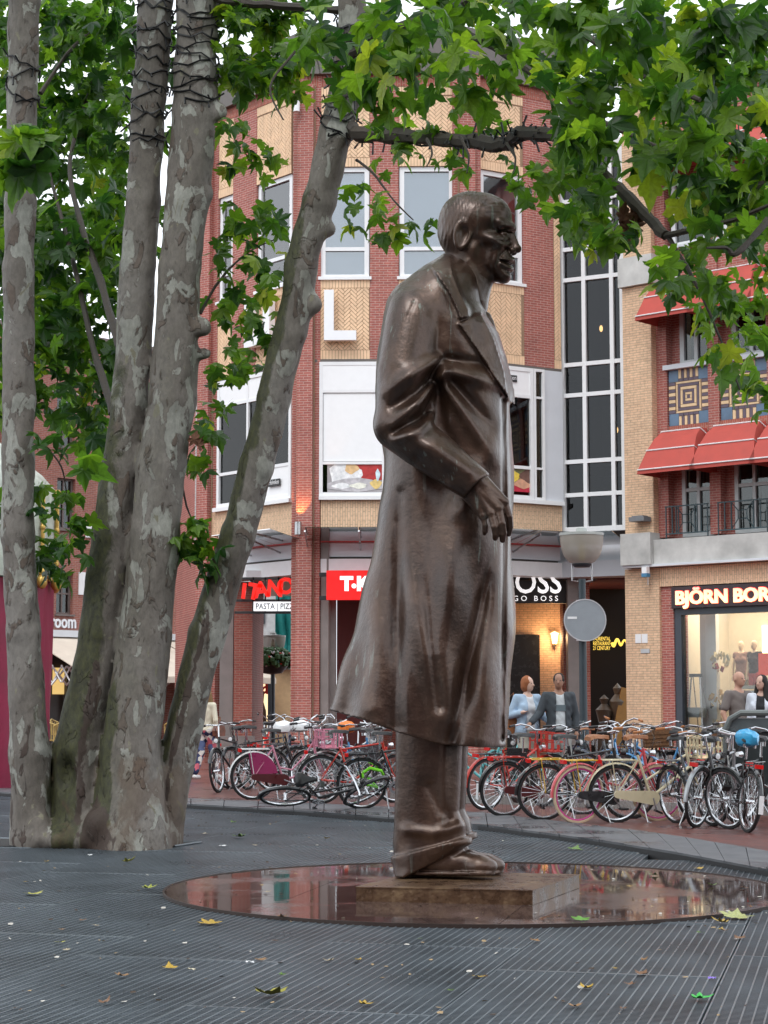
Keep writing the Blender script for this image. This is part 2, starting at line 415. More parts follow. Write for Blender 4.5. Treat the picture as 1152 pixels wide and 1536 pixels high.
props(MB().flat(st, -0.05, ZK-0.006).build('street_paving', m_street), kind='structure')
wk = [gnd(585, 1196, ZK), gnd(700, 1203, ZK), gnd(860, 1209, ZK), gnd(1000, 1215, ZK), gnd(1152, 1222, ZK), gnd(1400, 1232, ZK)]
wkp = [(p.x, p.y) for p in wk] + [(30, 50), (1.0, 50)]
props(MB().flat(wkp, ZK-0.05, ZK+0.10).build('pavement', m_walk), kind='structure')
we = MB()
for a, b_ in zip(wk[:-1], wk[1:]): we.flat([(a.x, a.y-.14), (b_.x, b_.y-.14), (b_.x, b_.y+.003), (a.x, a.y+.003)], ZK-.05, ZK+.103)
props(we.build('pavement_kerb', mat('pale_kerb_stone', (0.26,0.25,0.24), 0.4)), kind='structure')

# steel grating round the trees: every panel an object of its own
grat = empty('grating', (0, 0, 0), kind='structure')
PW, PL, PIT = 1.26, 2.52, 0.054
pm = MB()
pm.m = 1
k_ = int(PL/0.036)
for i in range(1, k_): y = i*PL/k_; pm.box(0.012, PW-0.012, y-0.0075, y+0.0075, -0.03, -0.004)
pm.m = 0
k_ = int(PW/PIT)
for i in range(k_): x = 0.01 + i*(PW-0.02)/(k_-1); pm.box(x-0.0040, x+0.0040, 0.006, PL-0.006, -0.034, 0.0)
pm.box(0.004, PW-0.004, 0.004, 0.02, -0.035, 0.001); pm.box(0.004, PW-0.004, PL-0.02, PL-0.004, -0.035, 0.001)
panel_me = pm.mesh('grating_panel', [m_bar, m_bar2])
GA = R(-14)
disc_n, disc_f = gnd(712, 1388), gnd(712, 1297)
DR = (disc_f.y - disc_n.y)/2*0.5 + 480/FPX*15.0*0.5; DC = Vector((pxY(712, 15.0), (disc_n.y+disc_f.y)/2, 0))
bendx = [p.x for p in lowp]; bendy = [p.y for p in lowp]
for i in range(-14, 14):
    for j in range(0, 14):
        ox, oy = i*PW, 3.5 + j*PL + (0.9 if i % 2 else 0.0)
        p = Vector((ox*math.cos(GA) - oy*math.sin(GA) - 2.05, ox*math.sin(GA) + oy*math.cos(GA)))
        c_ = p + Vector((PW/2*math.cos(GA) - PL/2*math.sin(GA), PW/2*math.sin(GA) + PL/2*math.cos(GA)))
        if c_.y < 4.4 or abs(c_.x) > 0.24*c_.y + 1.6: continue
        if c_.y > np.interp(c_.x, bendx, bendy) + 1.7: continue
        if (Vector((c_.x, c_.y, 0)) - DC).length < DR - 1.55: continue
        o = link('grating_panel', panel_me, grat, (p.x, p.y, rnd.uniform(-0.004, 0.0)), (R(rnd.uniform(-.12, .12)), R(rnd.uniform(-.12, .12)), GA))

# wet stone disc and the slab under the statue
disc = empty('stone_disc', DC, ANG if 'ANG' in globals() else R(-12), label='round wet dark stone disc in the grating, with puddles around the statue slab', cat='stone disc')
circ = [(DR*math.cos(2*math.pi*i/96), DR*math.sin(2*math.pi*i/96)) for i in range(96)]
for x0, x1 in ((-9, -1.25), (-1.25, 0.55), (0.55, 9)):
    for y0, y1 in ((-9, -0.95), (-0.95, 0.75), (0.75, 9)):
        q = clip(circ, (x1-0.002, 0), (1, 0)); q = clip(q, (x0+0.002, 0), (-1, 0)); q = clip(q, (0, y1-0.002), (0, 1)); q = clip(q, (0, y0+0.002), (0, -1))
        if len(q) > 2: MB().flat(q, -0.03, 0.012 + rnd.uniform(0, 0.002)).build('stone_slab', m_disc, disc)
MB().lathe([(DR+0.002, -0.03), (DR+0.002, 0.02), (DR+0.016, 0.02), (DR+0.016, -0.03)], 96).build('rim', mat('rusty_rim', (0.05, 0.035, 0.03), 0.45, 0.4), disc)
a, b_, c_ = gnd(533, 1352, .014), gnd(800, 1358, .014), gnd(870, 1332, .014)
sl_ang = math.atan2((b_-a).y, (b_-a).x); W_, D_ = (b_-a).length, (c_-b_).length
sl = MB(); bmv = [(0,0),(W_,0),(W_,D_),(0,D_)]
m_slab, n, b = newmat('rusty_bronze_slab'); tcn = N(n, 'TexCoord')
nz = N(n, 'TexNoise', Scale=5.0, Detail=9.0, Roughness=0.7); n.links.new(tcn.outputs['Object'], nz.inputs['Vector'])
n.links.new(ramp(n, nz.outputs['Fac'], [(0.3, (0.045,0.024,0.014)), (0.5, (0.12,0.068,0.038)), (0.68, (0.22,0.14,0.075))]), b.inputs['Base Color'])
b.inputs['Metallic'].default_value = 0.35; n.links.new(ramp(n, nz.outputs['Fac'], [(0.35, 0.18), (0.65, 0.5)]), b.inputs['Roughness'])
n2 = N(n, 'TexNoise', Scale=28.0, Detail=6.0); n.links.new(tcn.outputs['Object'], n2.inputs['Vector']); bump(n, b, n2.outputs['Fac'], 0.6, 0.012)
slab = empty('statue_slab', a, sl_ang, 'low square rusty metal slab carrying the statue, raised lettering on its top', 'plinth')
kx = (c_-b_).dot((b_-a).normalized())
sl.flat([(.006,.006),(W_-.006,.006),(W_-.006+kx,D_-.006),(.006+kx,D_-.006)], 0, 0.10); sl.flat([(0,0),(W_,0),(W_+kx,D_),(kx,D_)], 0.1005, 0.108); sl.build('plate', m_slab, slab)
# ================================================================== buildings
m_red = brickmat('red_brick', (0.43, 0.125, 0.098), (0.35, 0.098, 0.08), (0.52, 0.33, 0.28))
m_redv = brickmat('red_soldier_brick', (0.45, 0.12, 0.08), (0.36, 0.09, 0.06), (0.45, 0.26, 0.2), rot=R(90))
m_yel = brickmat('yellow_brick', (0.78, 0.54, 0.35), (0.71, 0.47, 0.30), (0.50, 0.36, 0.25), wear=0.15)
m_yelv = brickmat('yellow_soldier_brick', (0.80, 0.55, 0.36), (0.73, 0.49, 0.31), (0.50, 0.36, 0.25), rot=R(90), wear=0.12)
m_yelp = mat('yellow_brick_face', (0.79, 0.55, 0.355), 0.75, var=0.14, vs_=3)
m_joint = mat('dark_joint', (0.30, 0.20, 0.13), 0.9)
m_white = mat('white_frame', (0.80, 0.81, 0.82), 0.4, var=0.03, bmp=0)
m_offw = mat('grey_white_fascia', (0.62, 0.65, 0.69), 0.5, var=0.06, vs_=1.2)
m_conc = mat('weathered_concrete', (0.50, 0.50, 0.48), 0.8, var=0.25, vs_=1.4)
m_gran = mat('grey_granite', (0.22, 0.19, 0.18), 0.55, var=0.15, vs_=2.5, bs=90)
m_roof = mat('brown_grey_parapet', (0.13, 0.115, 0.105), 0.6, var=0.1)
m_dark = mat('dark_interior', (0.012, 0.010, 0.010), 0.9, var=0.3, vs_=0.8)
m_darkred = mat('dark_red_interior', (0.10, 0.02, 0.018), 0.8)
m_glass = panemat('window_glass', (0.5, 0.53, 0.55), 0.03, 0.0)
m_clear = panemat('clear_glass', (0.93, 0.95, 0.94), 0.02, 0.0)
m_skyglass = panemat('reflecting_glass', (0.86, 0.9, 0.93), 0.04, 0.16)
m_metal = mat('brushed_metal', (0.45, 0.45, 0.46), 0.3, 0.9)
m_black = mat('black_metal', (0.02, 0.02, 0.022), 0.4)
m_navy = mat('dark_grey_frame', (0.045, 0.055, 0.07), 0.4)

def P2(px, Y): return (pxY(px, Y), Y)
V0, V1, V2, V3 = P2(300, 49.6), P2(460, 46.1), P2(700, 46.0), P2(846, 47.5)
VL = P2(262, 53.5)
B0, B1, B2, B3 = Wall(VL, V0), Wall(V0, V1), Wall(V1, V2), Wall(V2, V3)
zr = lambda y: B2.hit(580, y)[1]
z_sill, z_win2, z_band, z_pan, z_row3, z_pan3, z_top = zr(750), zr(742), zr(540), zr(418), zr(250), zr(130), zr(113)
z_can, z_beam1, z_beam0 = zr(806), zr(838), zr(860)
rot = empty('corner_building', (0, 0, 0), 0, 'many-sided brick corner building with red piers, yellow panels and a large white letter L', 'building')

def part(name, W, mb, m, parent=rot):
    o = mb.build(name, m, parent); W.place(o); return o
def window(W, parent, s0, s1, z0, z1, cols=(), rows=(), fw=0.09, fm=None, pm=None, d=-0.12, behind=None, bd=0.10, name='window', skip=(), dep=0.12):
    """frame with mullions; each pane is an object under it. cols / rows are fractions"""
    fm = fm or m_white; pm = pm or m_glass; mb = MB()
    xs = [s0] + [s0+(s1-s0)*c for c in cols] + [s1]; zs = [z0] + [z0+(z1-z0)*r_ for r_ in rows] + [z1]
    mb.rect(s0, s1, z0, z0+fw, d-dep/2, d+dep/2); mb.rect(s0, s1, z1-fw, z1, d-dep/2, d+dep/2)
    mb.rect(s0, s0+fw, z0+fw, z1-fw, d-dep/2, d+dep/2); mb.rect(s1-fw, s1, z0+fw, z1-fw, d-dep/2, d+dep/2)
    for x in xs[1:-1]: mb.rect(x-fw*.4, x+fw*.4, z0+fw, z1-fw, d-dep*.45, d+dep*.45)
    for z in zs[1:-1]: mb.rect(s0+fw, s1-fw, z-fw*.4, z+fw*.4, d-dep*.42, d+dep*.42)
    fr = part(name, W, mb, fm, parent)
    for i in range(len(xs)-1):
        for j in range(len(zs)-1):
            if (i, j) in skip: continue
            p = MB().rect(xs[i]+fw*.3, xs[i+1]-fw*.3, zs[j]+fw*.3, zs[j+1]-fw*.3, d-0.012, d-0.004)
            q = p.build('pane', pm, fr)
            if behind is not None:
                bm_ = behind.get((i, j), behind.get('all')) if isinstance(behind, dict) else behind
                if bm_: MB().rect(xs[i]+fw*.3, xs[i+1]-fw*.3, zs[j]+fw*.3, zs[j+1]-fw*.3, d-bd-0.01, d-bd).build('blind', bm_, fr)
    return fr
# --- herringbone infill panels: real bricks proud of a dark bed, soldier courses above and below
_hb = {}
def herring_mesh(wd, ht):
    key = (round(wd, 1), round(ht, 1))
    if key in _hb: return _hb[key]
    mb = MB(); a, L = 0.075, 0.225; r = R(45); cr_, sr_ = math.cos(r), math.sin(r)
    rn = random.Random(5)
    for i in range(-40, 40):
        for j in range(-12, 12):
            for hv in (0, 1):
                bx0 = i*a + j*2*L; by0 = i*a
                if hv == 0: x0, x1, y0, y1 = bx0, bx0+L, by0, by0+a
                else: x0, x1, y0, y1 = bx0+L, bx0+L+a, by0-(L-a) + 0, by0 + a
                g_ = 0.006; x0 += g_; x1 -= g_; y0 += g_; y1 -= g_
                pts = [(p[0]*cr_-p[1]*sr_, p[0]*sr_+p[1]*cr_) for p in ((x0,y0),(x1,y0),(x1,y1),(x0,y1))]
                if max(p[0] for p in pts) < 0.02 or min(p[0] for p in pts) > wd-0.02 or max(p[1] for p in pts) < 0.02 or min(p[1] for p in pts) > ht-0.02: continue
                pts = clip(pts, (wd-.02, 0), (1, 0)); pts = clip(pts, (.02, 0), (-1, 0)); pts = clip(pts, (0, ht-.012), (0, 1)); pts = clip(pts, (0, .012), (0, -1))
                if len(pts) < 3: continue
                pr = 0.012 + rn.uniform(0, .006); k = len(pts)
                vs_ = [(p[0], 0, p[1]) for p in pts] + [(p[0], -pr, p[1]) for p in pts]
                mb.add(vs_, [tuple(range(k, 2*k))] + [(q, (q+1) % k, (q+1) % k + k, q + k) for q in range(k)])
    me = mb.mesh('herringbone_bricks', m_yelp); _hb[key] = me; return me
def yellow_panel(W, s0, s1, z0, z1, frac=0.17, parent=rot, d=0.0):
    h = (z1-z0)*frac; sd = MB()
    o = part('panel', W, MB().rect(s0, s1, z0, z1, d-0.25, d), m_joint, parent)
    sd = MB(); bw_ = 0.075; k = max(2, int((s1-s0)/bw_)); q = (s1-s0)/k; hs = min(h, 0.23)
    for i in range(k):
        sd.rect(s0+i*q+.005, s0+(i+1)*q-.005, z0+.006, z0+hs, d, d+0.016); sd.rect(s0+i*q+.005, s0+(i+1)*q-.005, z1-hs, z1-.006, d, d+0.016)
    e = sd.build('soldier_bricks', m_yelp, o); e['kind'] = 'stuff'
    hm = link('herringbone_bricks', herring_mesh(s1-s0, z1-z0-2*hs), o, (s0, -d, z0+hs)); hm['kind'] = 'stuff'
    return o
def soldier(W, s0, s1, z0, z1, m=None, parent=rot, name='brick_course', d=0.01, th=0.26):
    return part(name, W, MB().rect(s0, s1, z0, z1, d-th, d), m or m_yelv, parent)
def redwall(W, s0, s1, z0, z1, d=0.0, th=0.3, m=None, name='brick_wall', parent=rot):
    return part(name, W, MB().rect(s0, s1, z0, z1, d-th, d), m or m_red, parent)
m_blind = mat('pale_blue_blind', (0.66, 0.76, 0.82), 0.7, var=0.06, vs_=0.6, bmp=0)  # pale blue tone puts the sky's reflection into the blind
m_blindw = mat('white_blind', (0.85, 0.87, 0.88), 0.6, var=0.02, bmp=0)
m_blindd = mat('dark_blind', (0.07, 0.075, 0.08), 0.7, bmp=0)
def upper(W, wins, redspans, sA, sB):
    """storeys above the white window row; wins = spans (s0,s1,blind)"""
    for s0, s1, bl in wins:
        yellow_panel(W, s0, s1, z_band+0.02, z_pan)
        window(W, rot, s0+.02, s1-.02, z_pan, z_row3, rows=(0.27,), fw=0.12, pm=m_skyglass, behind=bl, d=-0.10)
        part('window_sill', W, MB().rect(s0-.04, s1+.04, z_pan-0.03, z_pan+0.05, -0.2, 0.07), m_white)
        yellow_panel(W, s0, s1, z_row3, z_pan3, frac=0.14)
    for s0, s1 in redspans: redwall(W, s0, s1, z_band+0.02, z_pan3, d=0.02)
    soldier(W, sA, sB, z_pan3, z_top, m_redv, d=0.03)
    part('parapet', W, MB().rect(sA-.05, sB+.05, z_top, z_top+0.12, -0.3, 0.18).rect(sA, sB, z_top+0.12, zr(40), -0.3, 0.0), m_roof)
    part('band_shadow_gap', W, MB().rect(sA, sB, z_band-0.05, z_band+0.02, -0.3, 0.03), m_roof)  # solid strip in the dark parapet colour
def S(W, px, py): return W.hit(px, py)[0]
# bay 1 (behind the leaning stem)
L1 = B1.len
b1 = [S(B1, x, 350) for x in (328, 350, 385, 437)]
upper(B1, [(b1[0], b1[1], m_blindd), (b1[2], b1[3], m_blind)], [(0.02, b1[0]), (b1[1], b1[2])], 0.0, L1)
# bay 2
b2 = [S(B2, x, 350) for x in (480, 555, 598, 682)]; L2 = B2.len
upper(B2, [(b2[0], b2[1], m_blind), (b2[2], b2[3], m_blind)], [(b2[1], b2[2])], 0.0, L2)
# bay 3
b3 = [S(B3, x, 350) for x in (720, 785, 829, 846)]; L3 = B3.len
upper(B3, [(b3[0], b3[1], m_blindd)], [(b3[1], b3[2])], 0.0, L3)
yellow_panel(B3, b3[2]+.01, L3+0.02, z_band+.02, z_pan3)
# side bay further left
L0 = B0.len
for zz0, zz1 in ((z_band, z_pan3), (z_sill, z_band-.05), (0.0, z_sill)): redwall(B0, 0, L0, zz0+.02, zz1)
soldier(B0, 0, L0, z_pan3, z_top, m_redv, d=0.03); part('parapet', B0, MB().rect(0, L0, z_top, zr(40), -0.3, 0.0), m_roof)
stp = MB()
for k in range(60): stp.rect(L0-0.42, L0-0.20, 5.2+k*0.085, 5.2+k*0.085+0.07, 0.0, 0.12)
part('banded_pilaster', B0, stp, mat('pale_grey_band', (0.55,0.56,0.55), 0.6)); redwall(B0, L0-0.40, L0-0.22, 5.2, 10.4, d=0.1, th=0.1, m=m_gran, name='pilaster_core')
# --- large piers at the corners
def pier(px0, px1, pxm0, pxm1, Wa, name='pier'):
    """stepped brick pier standing in front of the facade corner, ground to parapet"""
    s0, s1, m0, m1 = [S(Wa, x, 640) for x in (px0, px1, pxm0, pxm1)]
    zt = z_top+.02
    part(name, Wa, MB().rect(s0, s1, 0.0, zt, -0.35, 0.10), m_red)
    mb = MB(); mb.rect(m0, m1, 0.0, zt-0.3, 0.10, 0.28)
    c_ = (m0+m1)/2; r_ = (m1-m0)/2
    part('pier_rib', Wa, mb, m_red)
    g_ = MB(); g_.rect(m0-.035, m0-.002, 0.0, zt-.3, 0.10, 0.13); g_.rect(m1+.002, m1+.035, 0.0, zt-.3, 0.10, 0.13); part('pier_joint', Wa, g_, m_joint)
    return c_
Wp1 = Wall((V1[0]-1, V1[1]+.25), (V1[0]+1, V1[1]-.05)); Wp2 = Wall((V2[0]-1, V2[1]-.1), (V2[0]+1, V2[1]+.15)); Wp0 = Wall((V0[0]-1, V0[1]+.7), (V0[0]+1, V0[1]-.7))
c1 = pier(439, 481, 448, 471, Wp1); c2 = pier(680, 722, 689, 712, Wp2); c0 = pier(299, 329, 306, 322, Wp0)
# granite strips at the arcade
part('granite_strip', Wp1, MB().rect(S(Wp1, 481, 900), S(Wp1, 493, 900), 0, z_can-.05, -0.5, 0.02), m_gran)
part('granite_strip', Wp1, MB().rect(S(Wp1, 425, 900)+.12, S(Wp1, 439, 900)-.02, 0, 0.85, -0.5, 0.0), m_gran)
# --- white window row
def white_unit(W, s0, s1, d=0.06):
    """white framed band above the sill"""
    part('window_surround', W, MB().rect(s0, s1, z_sill, z_sill+0.10, -0.3, d+.06), m_white)
m_shut = mat('white_screen', (0.86, 0.87, 0.88), 0.55, var=0.02, bmp=0)
u0, u1 = S(B1, 328, 650), S(B1, 439, 650)
white_unit(B1, u0-.1, u1)
zt2 = z_band-.05
f1 = window(B1, rot, u0, u1, z_sill+.1, zt2, cols=(0.42,), rows=(0.26, 0.80), fw=0.10, d=0.0, skip=((1,0),(0,2),(1,2)))
for (i0, i1, j0, j1) in ((0.42, 1, 0.0, 0.26), (0, 0.42, 0.80, 1), (0.42, 1, 0.80, 1)):
    MB().rect(u0+(u1-u0)*i0+.03, u0+(u1-u0)*i1-.03, z_sill+.1+(zt2-z_sill-.1)*j0+.03, z_sill+.1+(zt2-z_sill-.1)*j1-.03, -0.03, 0.035).build('white_panel', m_shut, f1)
u0, u1 = b2[0], b2[3]
white_unit(B2, u0, u1)
H2 = zt2-z_sill-.1
f2 = window(B2, rot, u0, (u0+u1)/2-.04, z_sill+.1, zt2, rows=(0.245, 0.78), fw=0.09, d=0.0, skip=((0,1),(0,2)))
MB().rect(u0+.1, (u0+u1)/2-.12, z_sill+.1+H2*.26, z_sill+.1+H2*.765, -0.02, 0.02).build('white_panel', m_shut, f2)
MB().rect(u0+.05, (u0+u1)/2-.08, z_sill+.1+H2*.79, zt2-.06, -0.02, 0.05).build('white_panel', m_shut, f2)
f2b = window(B2, rot, (u0+u1)/2+.04, u1, z_sill+.1, zt2, rows=(0.245, 0.78), fw=0.09, d=0.0, behind=m_blindw)
# bay 3 window unit
q = [S(B3, x, 650) for x in (722, 798, 815, 848)]
white_unit(B3, q[0], L3)
f3 = window(B3, rot, q[0], q[1], z_sill+.1, zt2, cols=(0.33,), rows=(0.24, 0.78), fw=0.10, d=0.02, skip=((0,2),(1,2)))
MB().rect(q[0]+.05, q[1]-.05, z_sill+.1+H2*.79, zt2-.06, -0.02, 0.06).build('white_panel', m_shut, f3)
f3b = window(B3, rot, q[1]+.01, q[2], z_sill+.1, zt2, rows=(0.24, 0.78), fw=0.07, d=0.02)
part('white_panel', B3, MB().rect(q[2]+.01, L3+.03, z_sill+.1, zt2, -0.2, 0.03), m_offw)
# yellow band below the sill, all bays
for W, sA, sB in ((B1, 0.1, S(B1, 439, 780)), (B2, S(B2, 481, 780), S(B2, 680, 780)), (B3, S(B3, 722, 780), L3)):
    soldier(W, sA, sB, z_can+.08, z_sill-.001, m_yelv, d=0.0)
    part('red_strip', W, MB().rect(sA, sB, z_can-.12, z_can+.078, -0.25, 0.04), mat('red_painted_strip', (0.45, 0.06, 0.06), 0.5))
    part('fascia', W, MB().rect(sA, sB, z_beam1+.06, z_can-.121, -0.6, -0.1), m_offw)
    part('fascia_groove', W, MB().rect(sA, sB, z_beam1, z_beam1+.059, -0.6, -0.2), m_roof)
    part('beam', W, MB().rect(sA, sB, z_beam0, z_beam1, -0.6, -0.02), m_white)
# dark interior volumes
for W, sA, sB in ((B1, 0, L1), (B2, 0, L2), (B3, 0, L3+1)):
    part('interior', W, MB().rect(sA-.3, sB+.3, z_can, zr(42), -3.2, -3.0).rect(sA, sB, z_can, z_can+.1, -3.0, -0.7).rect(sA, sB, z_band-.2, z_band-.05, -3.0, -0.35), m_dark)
# --- glass canopy ring on steel brackets
m_canopy = panemat('canopy_glass', (0.55, 0.62, 0.62), 0.06, 0.10)
def canopy(W, sA, sB, n_):
    w_ = (sB-sA)/n_
    for i in range(n_):
        a_, b_ = sA+i*w_+.01, sA+(i+1)*w_-.01; mb = MB()
        mb.add([(a_, -0.05, z_can-.10), (b_, -0.05, z_can-.10), (b_, -1.15, z_can+.14), (a_, -1.15, z_can+.14),
                (a_, -0.05, z_can-.085), (b_, -0.05, z_can-.085), (b_, -1.15, z_can+.155), (a_, -1.15, z_can+.155)], [(3,2,1,0),(4,5,6,7),(0,1,5,4),(1,2,6,5),(2,3,7,6),(3,0,4,7)])
        part('canopy_glass', W, mb, m_canopy)
        br = MB(); br.tube([(a_, 0.1, z_can-.30), (a_, -1.1, z_can+.06)], 0.025, 6); part('canopy_bracket', W, br, m_metal)
canopy(B1, S(B1, 372, 805), L1, 2); canopy(B2, 0, L2, 3); canopy(B3, 0, L3, 2)
# --- lettering on the upper panels
ltr = MB(); sx0, sx1 = S(B2, 487, 480), S(B2, 535, 480); zl0, zl1 = zr(513), zr(438)
t_ = (sx1-sx0)*0.30
ltr.prism([(sx0, zl0), (sx1, zl0), (sx1, zl0+t_), (sx0+t_, zl0+t_), (sx0+t_, zl1), (sx0, zl1)], -0.30, -0.12)
part('letter', B2, ltr, mat('white_letter', (0.85, 0.86, 0.88), 0.4, var=.02, bmp=0))
lt2 = MB(); sx0, sx1 = S(B1, 380, 480), S(B1, 418, 480); zl0, zl1 = B1.hit(390, 522)[1], B1.hit(390, 448)[1]; t_ = (sx1-sx0)*0.26
lt2.prism([(sx0, zl0), (sx1, zl0), (sx1, zl1), (sx1-t_, zl1), (sx1-t_, zl0+t_), (sx0+t_, zl0+t_), (sx0+t_, zl1), (sx0, zl1)], -0.30, -0.12)
part('letter', B1, lt2, MATS['white_letter'])
# --- wall lamps
def wall_lamp(W, px, py0, py1, mm, label, lit=False):
    s, z0 = W.hit(px, py1, .4); z1 = W.hit(px, py0, .4)[1]
    r_ = empty('wall_lamp', W.world(s, (z0+z1)/2, 0.42), W.rz, label, 'lamp'); h = (z1-z0)/2
    MB().lathe([(0, -h), (.085, -h), (.085, h), (0, h)], 12).build('lamp_body', mm, r_); MB().box(-.03, .03, .03, .16, -.05, .05).build('bracket', m_metal, r_)
    return r_
wall_lamp(Wp1, 447, 783, 802, m_metal, 'steel cylinder lamp on the red pier, glowing orange up the brick')
wall_lamp(Wp1, 445, 148, 168, m_white, 'white cylinder lamp high on the red pier right of the L-side trees')
wall_lamp(Wp2, 705, 140, 160, m_white, 'white cylinder lamp high on the red pier above the statue head')
lp = bpy.data.lights.new('wall_lamp_glow', 'SPOT'); lo_ = bpy.data.objects.new('wall_lamp_glow', lp); COL.objects.link(lo_)
s_, z_ = Wp1.hit(449, 784, .4); lo_.location = Wp1.world(s_, z_+.03, 0.46); lo_.rotation_euler = (R(180)-R(12), 0, Wp1.rz); lp.energy = 45; lp.color = (1.0, 0.42, 0.12); lp.spot_size = R(60); lp.shadow_soft_size = .04
# --- arcade behind the piers
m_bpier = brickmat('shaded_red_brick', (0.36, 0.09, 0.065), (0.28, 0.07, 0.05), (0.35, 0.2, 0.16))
def column(px0, px1, Y, z1, m, name='column', dep=0.9, px_ref=900):
    x0, x1 = pxY(px0, Y), pxY(px1, Y); return MB().box(x0, x1, Y, Y+dep, 0, z1).build(name, m, rot)
zc = z_beam0-.02
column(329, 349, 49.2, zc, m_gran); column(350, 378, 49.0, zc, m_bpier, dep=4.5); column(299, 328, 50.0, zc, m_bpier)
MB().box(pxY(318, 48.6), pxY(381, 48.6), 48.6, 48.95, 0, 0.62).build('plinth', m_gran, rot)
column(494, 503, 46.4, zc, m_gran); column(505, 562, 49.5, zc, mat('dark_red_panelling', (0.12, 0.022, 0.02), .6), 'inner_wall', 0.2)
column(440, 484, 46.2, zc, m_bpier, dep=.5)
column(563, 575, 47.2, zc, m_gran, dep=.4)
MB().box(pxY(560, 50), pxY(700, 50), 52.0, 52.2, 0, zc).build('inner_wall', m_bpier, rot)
MB().box(pxY(500, 50), pxY(700, 50), 46.6, 52.0, zc+.02, zc+.2).build('arcade_ceiling', m_dark, rot)
MB().box(pxY(378, 50), pxY(500, 50), 47.6, 56.0, zc+.02, zc+.2).build('arcade_ceiling', m_white, rot)
# right-hand entrance
MB().box(pxY(690, 50), pxY(846, 50), 50.6, 50.8, 0, zc).build('inner_wall', m_yel, rot)
MB().box(pxY(762, 50), pxY(812, 50), 50.35, 50.59, 0, 3.3).build('shop_door', mat('dark_door', (0.02,0.022,0.022), .25), rot)
column(846, 853, 49.0, zc, m_bpier); column(853, 869, 48.0, zc, m_gran, dep=.6); column(869.5, 886, 48.1, zc, m_bpier, dep=.8); column(853, 869, 47.8, 0.7, m_gran, 'plinth', dep=.9)
MB().box(pxY(700, 48), pxY(886, 48), 48.2, 51, zc+.02, zc+.2).build('arcade_ceiling', m_dark, rot)
MB().box(pxY(700, 47), pxY(870, 47), 48.4, 48.6, 4.05, zc).build('sign_board', mat('black_sign_board', (0.018,0.012,0.012), .5), rot)
MB().box(pxY(884, 50), pxY(960, 50), 52.2, 52.4, 0, zc).build('inner_wall', m_dark, rot)
MB().box(pxY(884, 50), pxY(960, 50), 48.0, 52.4, zc, zc+.2).build('arcade_ceiling', m_darkred, rot)
# ================================================================== glass link between the two brick buildings
G0, G1 = P2(838, 47.8), P2(944, 46.9); GW = Wall(G0, G1)
link_b = empty('glass_link', (0, 0, 0), 0, 'tall dark glass stair tower with white mullions between the two brick buildings', 'glass facade')
gz = [GW.hit(880, y)[1] for y in (798, 742, 692, 592, 546, 418, 372, 300, 215)]
gx = [GW.hit(x, 640)[0] for x in (842, 879, 921, 941)]
m_dglass = panemat('dark_tower_glass', (0.42, 0.44, 0.46), 0.02, 0.0)
window(GW, link_b, gx[0], gx[3], gz[0], gz[-1], cols=[(x-gx[0])/(gx[3]-gx[0]) for x in gx[1:3]], rows=[(z-gz[0])/(gz[-1]-gz[0]) for z in gz[1:-1]], fw=0.13, d=0.0, pm=m_dglass, dep=.2)
part('side_panel', GW, MB().rect(gx[0]-.30, gx[0]-.02, gz[3]-.0, gz[-1], -0.3, 0.12), m_offw, link_b)
part('interior_wall', GW, MB().rect(gx[0]-2.6, gx[3]+.3, gz[0], gz[-1], -3.4, -3.2), m_dark, link_b)
for i, z in enumerate((gz[0]+.1, gz[2]+.15, gz[4]-.05, gz[6])): part('floor_edge', GW, MB().rect(gx[0], gx[3], z-.25, z, -3.1, -0.6), mat('stair_edge', (0.10,0.07,0.06), .6), link_b)
for i, (s_, z_) in enumerate(((gx[0]+.9, gz[2]+1.0), (gx[0]+1.2, gz[4]+.5), (gx[0]+.5, gz[5]-1.0))):
    part('hanging_lamp', GW, MB().ball((s_, 1.6, z_), (.05, .05, .09), 8, 5), glow('warm_bulb', (1, .55, .2), 6), link_b)
part('inner_window', GW, MB().rect(gx[0]+.75, gx[0]+1.1, gz[5]+.2, gz[6]+.6, -1.4, -1.3).rect(gx[0]+.05, gx[0]+.35, gz[2]+.2, gz[3]-.2, -1.0, -.9), mat('pale_inner_frame', (0.35,0.38,0.40), .4), link_b)
part('beam', GW, MB().rect(gx[0]-.3, gx[3]+.1, z_beam0, z_beam1+.05, -0.6, 0.1).rect(gx[0]-.3, gx[3]+.1, z_beam1+.06, gz[0]-.3, -0.6, -0.1), m_offw, link_b)
canopy(GW, gx[0]-.3, gx[3], 2)
# mirrored letters of the sign seen in the canopy glass

# ================================================================== right building
R0, R1 = P2(938, 46.6), P2(1152, 43.9); RB = Wall(R0, R1); RL = RB.hit(1400, 700)[0]
rb = empty('awning_building', (0, 0, 0), 0, 'yellow and red brick building with red awnings and a lit shop front', 'building')
H = RB.hit
def Z(py, px=1000): return H(px, py)[1]
ZR = Z
m_glr = panemat('house_window_glass', (0.45, 0.5, 0.5), 0.03, 0.03)
m_greyw = mat('grey_painted_wood', (0.52, 0.54, 0.54), 0.5, var=0.05)
yz0, yz1 = Z(808, 945), Z(135, 945)
# yellow end pier with concrete cap stones
ys1 = H(986, 640)[0]
part('yellow_pier', RB, MB().rect(0.22, ys1, yz0, Z(432, 960), -1.6, 0.22).rect(0.22, ys1, Z(388, 960), yz1, -1.6, 0.16), m_yel, rb)
part('cap_stone', RB, MB().rect(.17, ys1+.12, Z(431.5, 960), Z(388.5, 960), -1.6, 0.34), m_conc, rb)
part('gable_coping', RB, MB().rect(.15, ys1+.1, yz1, yz1+.25, -1.6, 0.3), m_conc, rb)
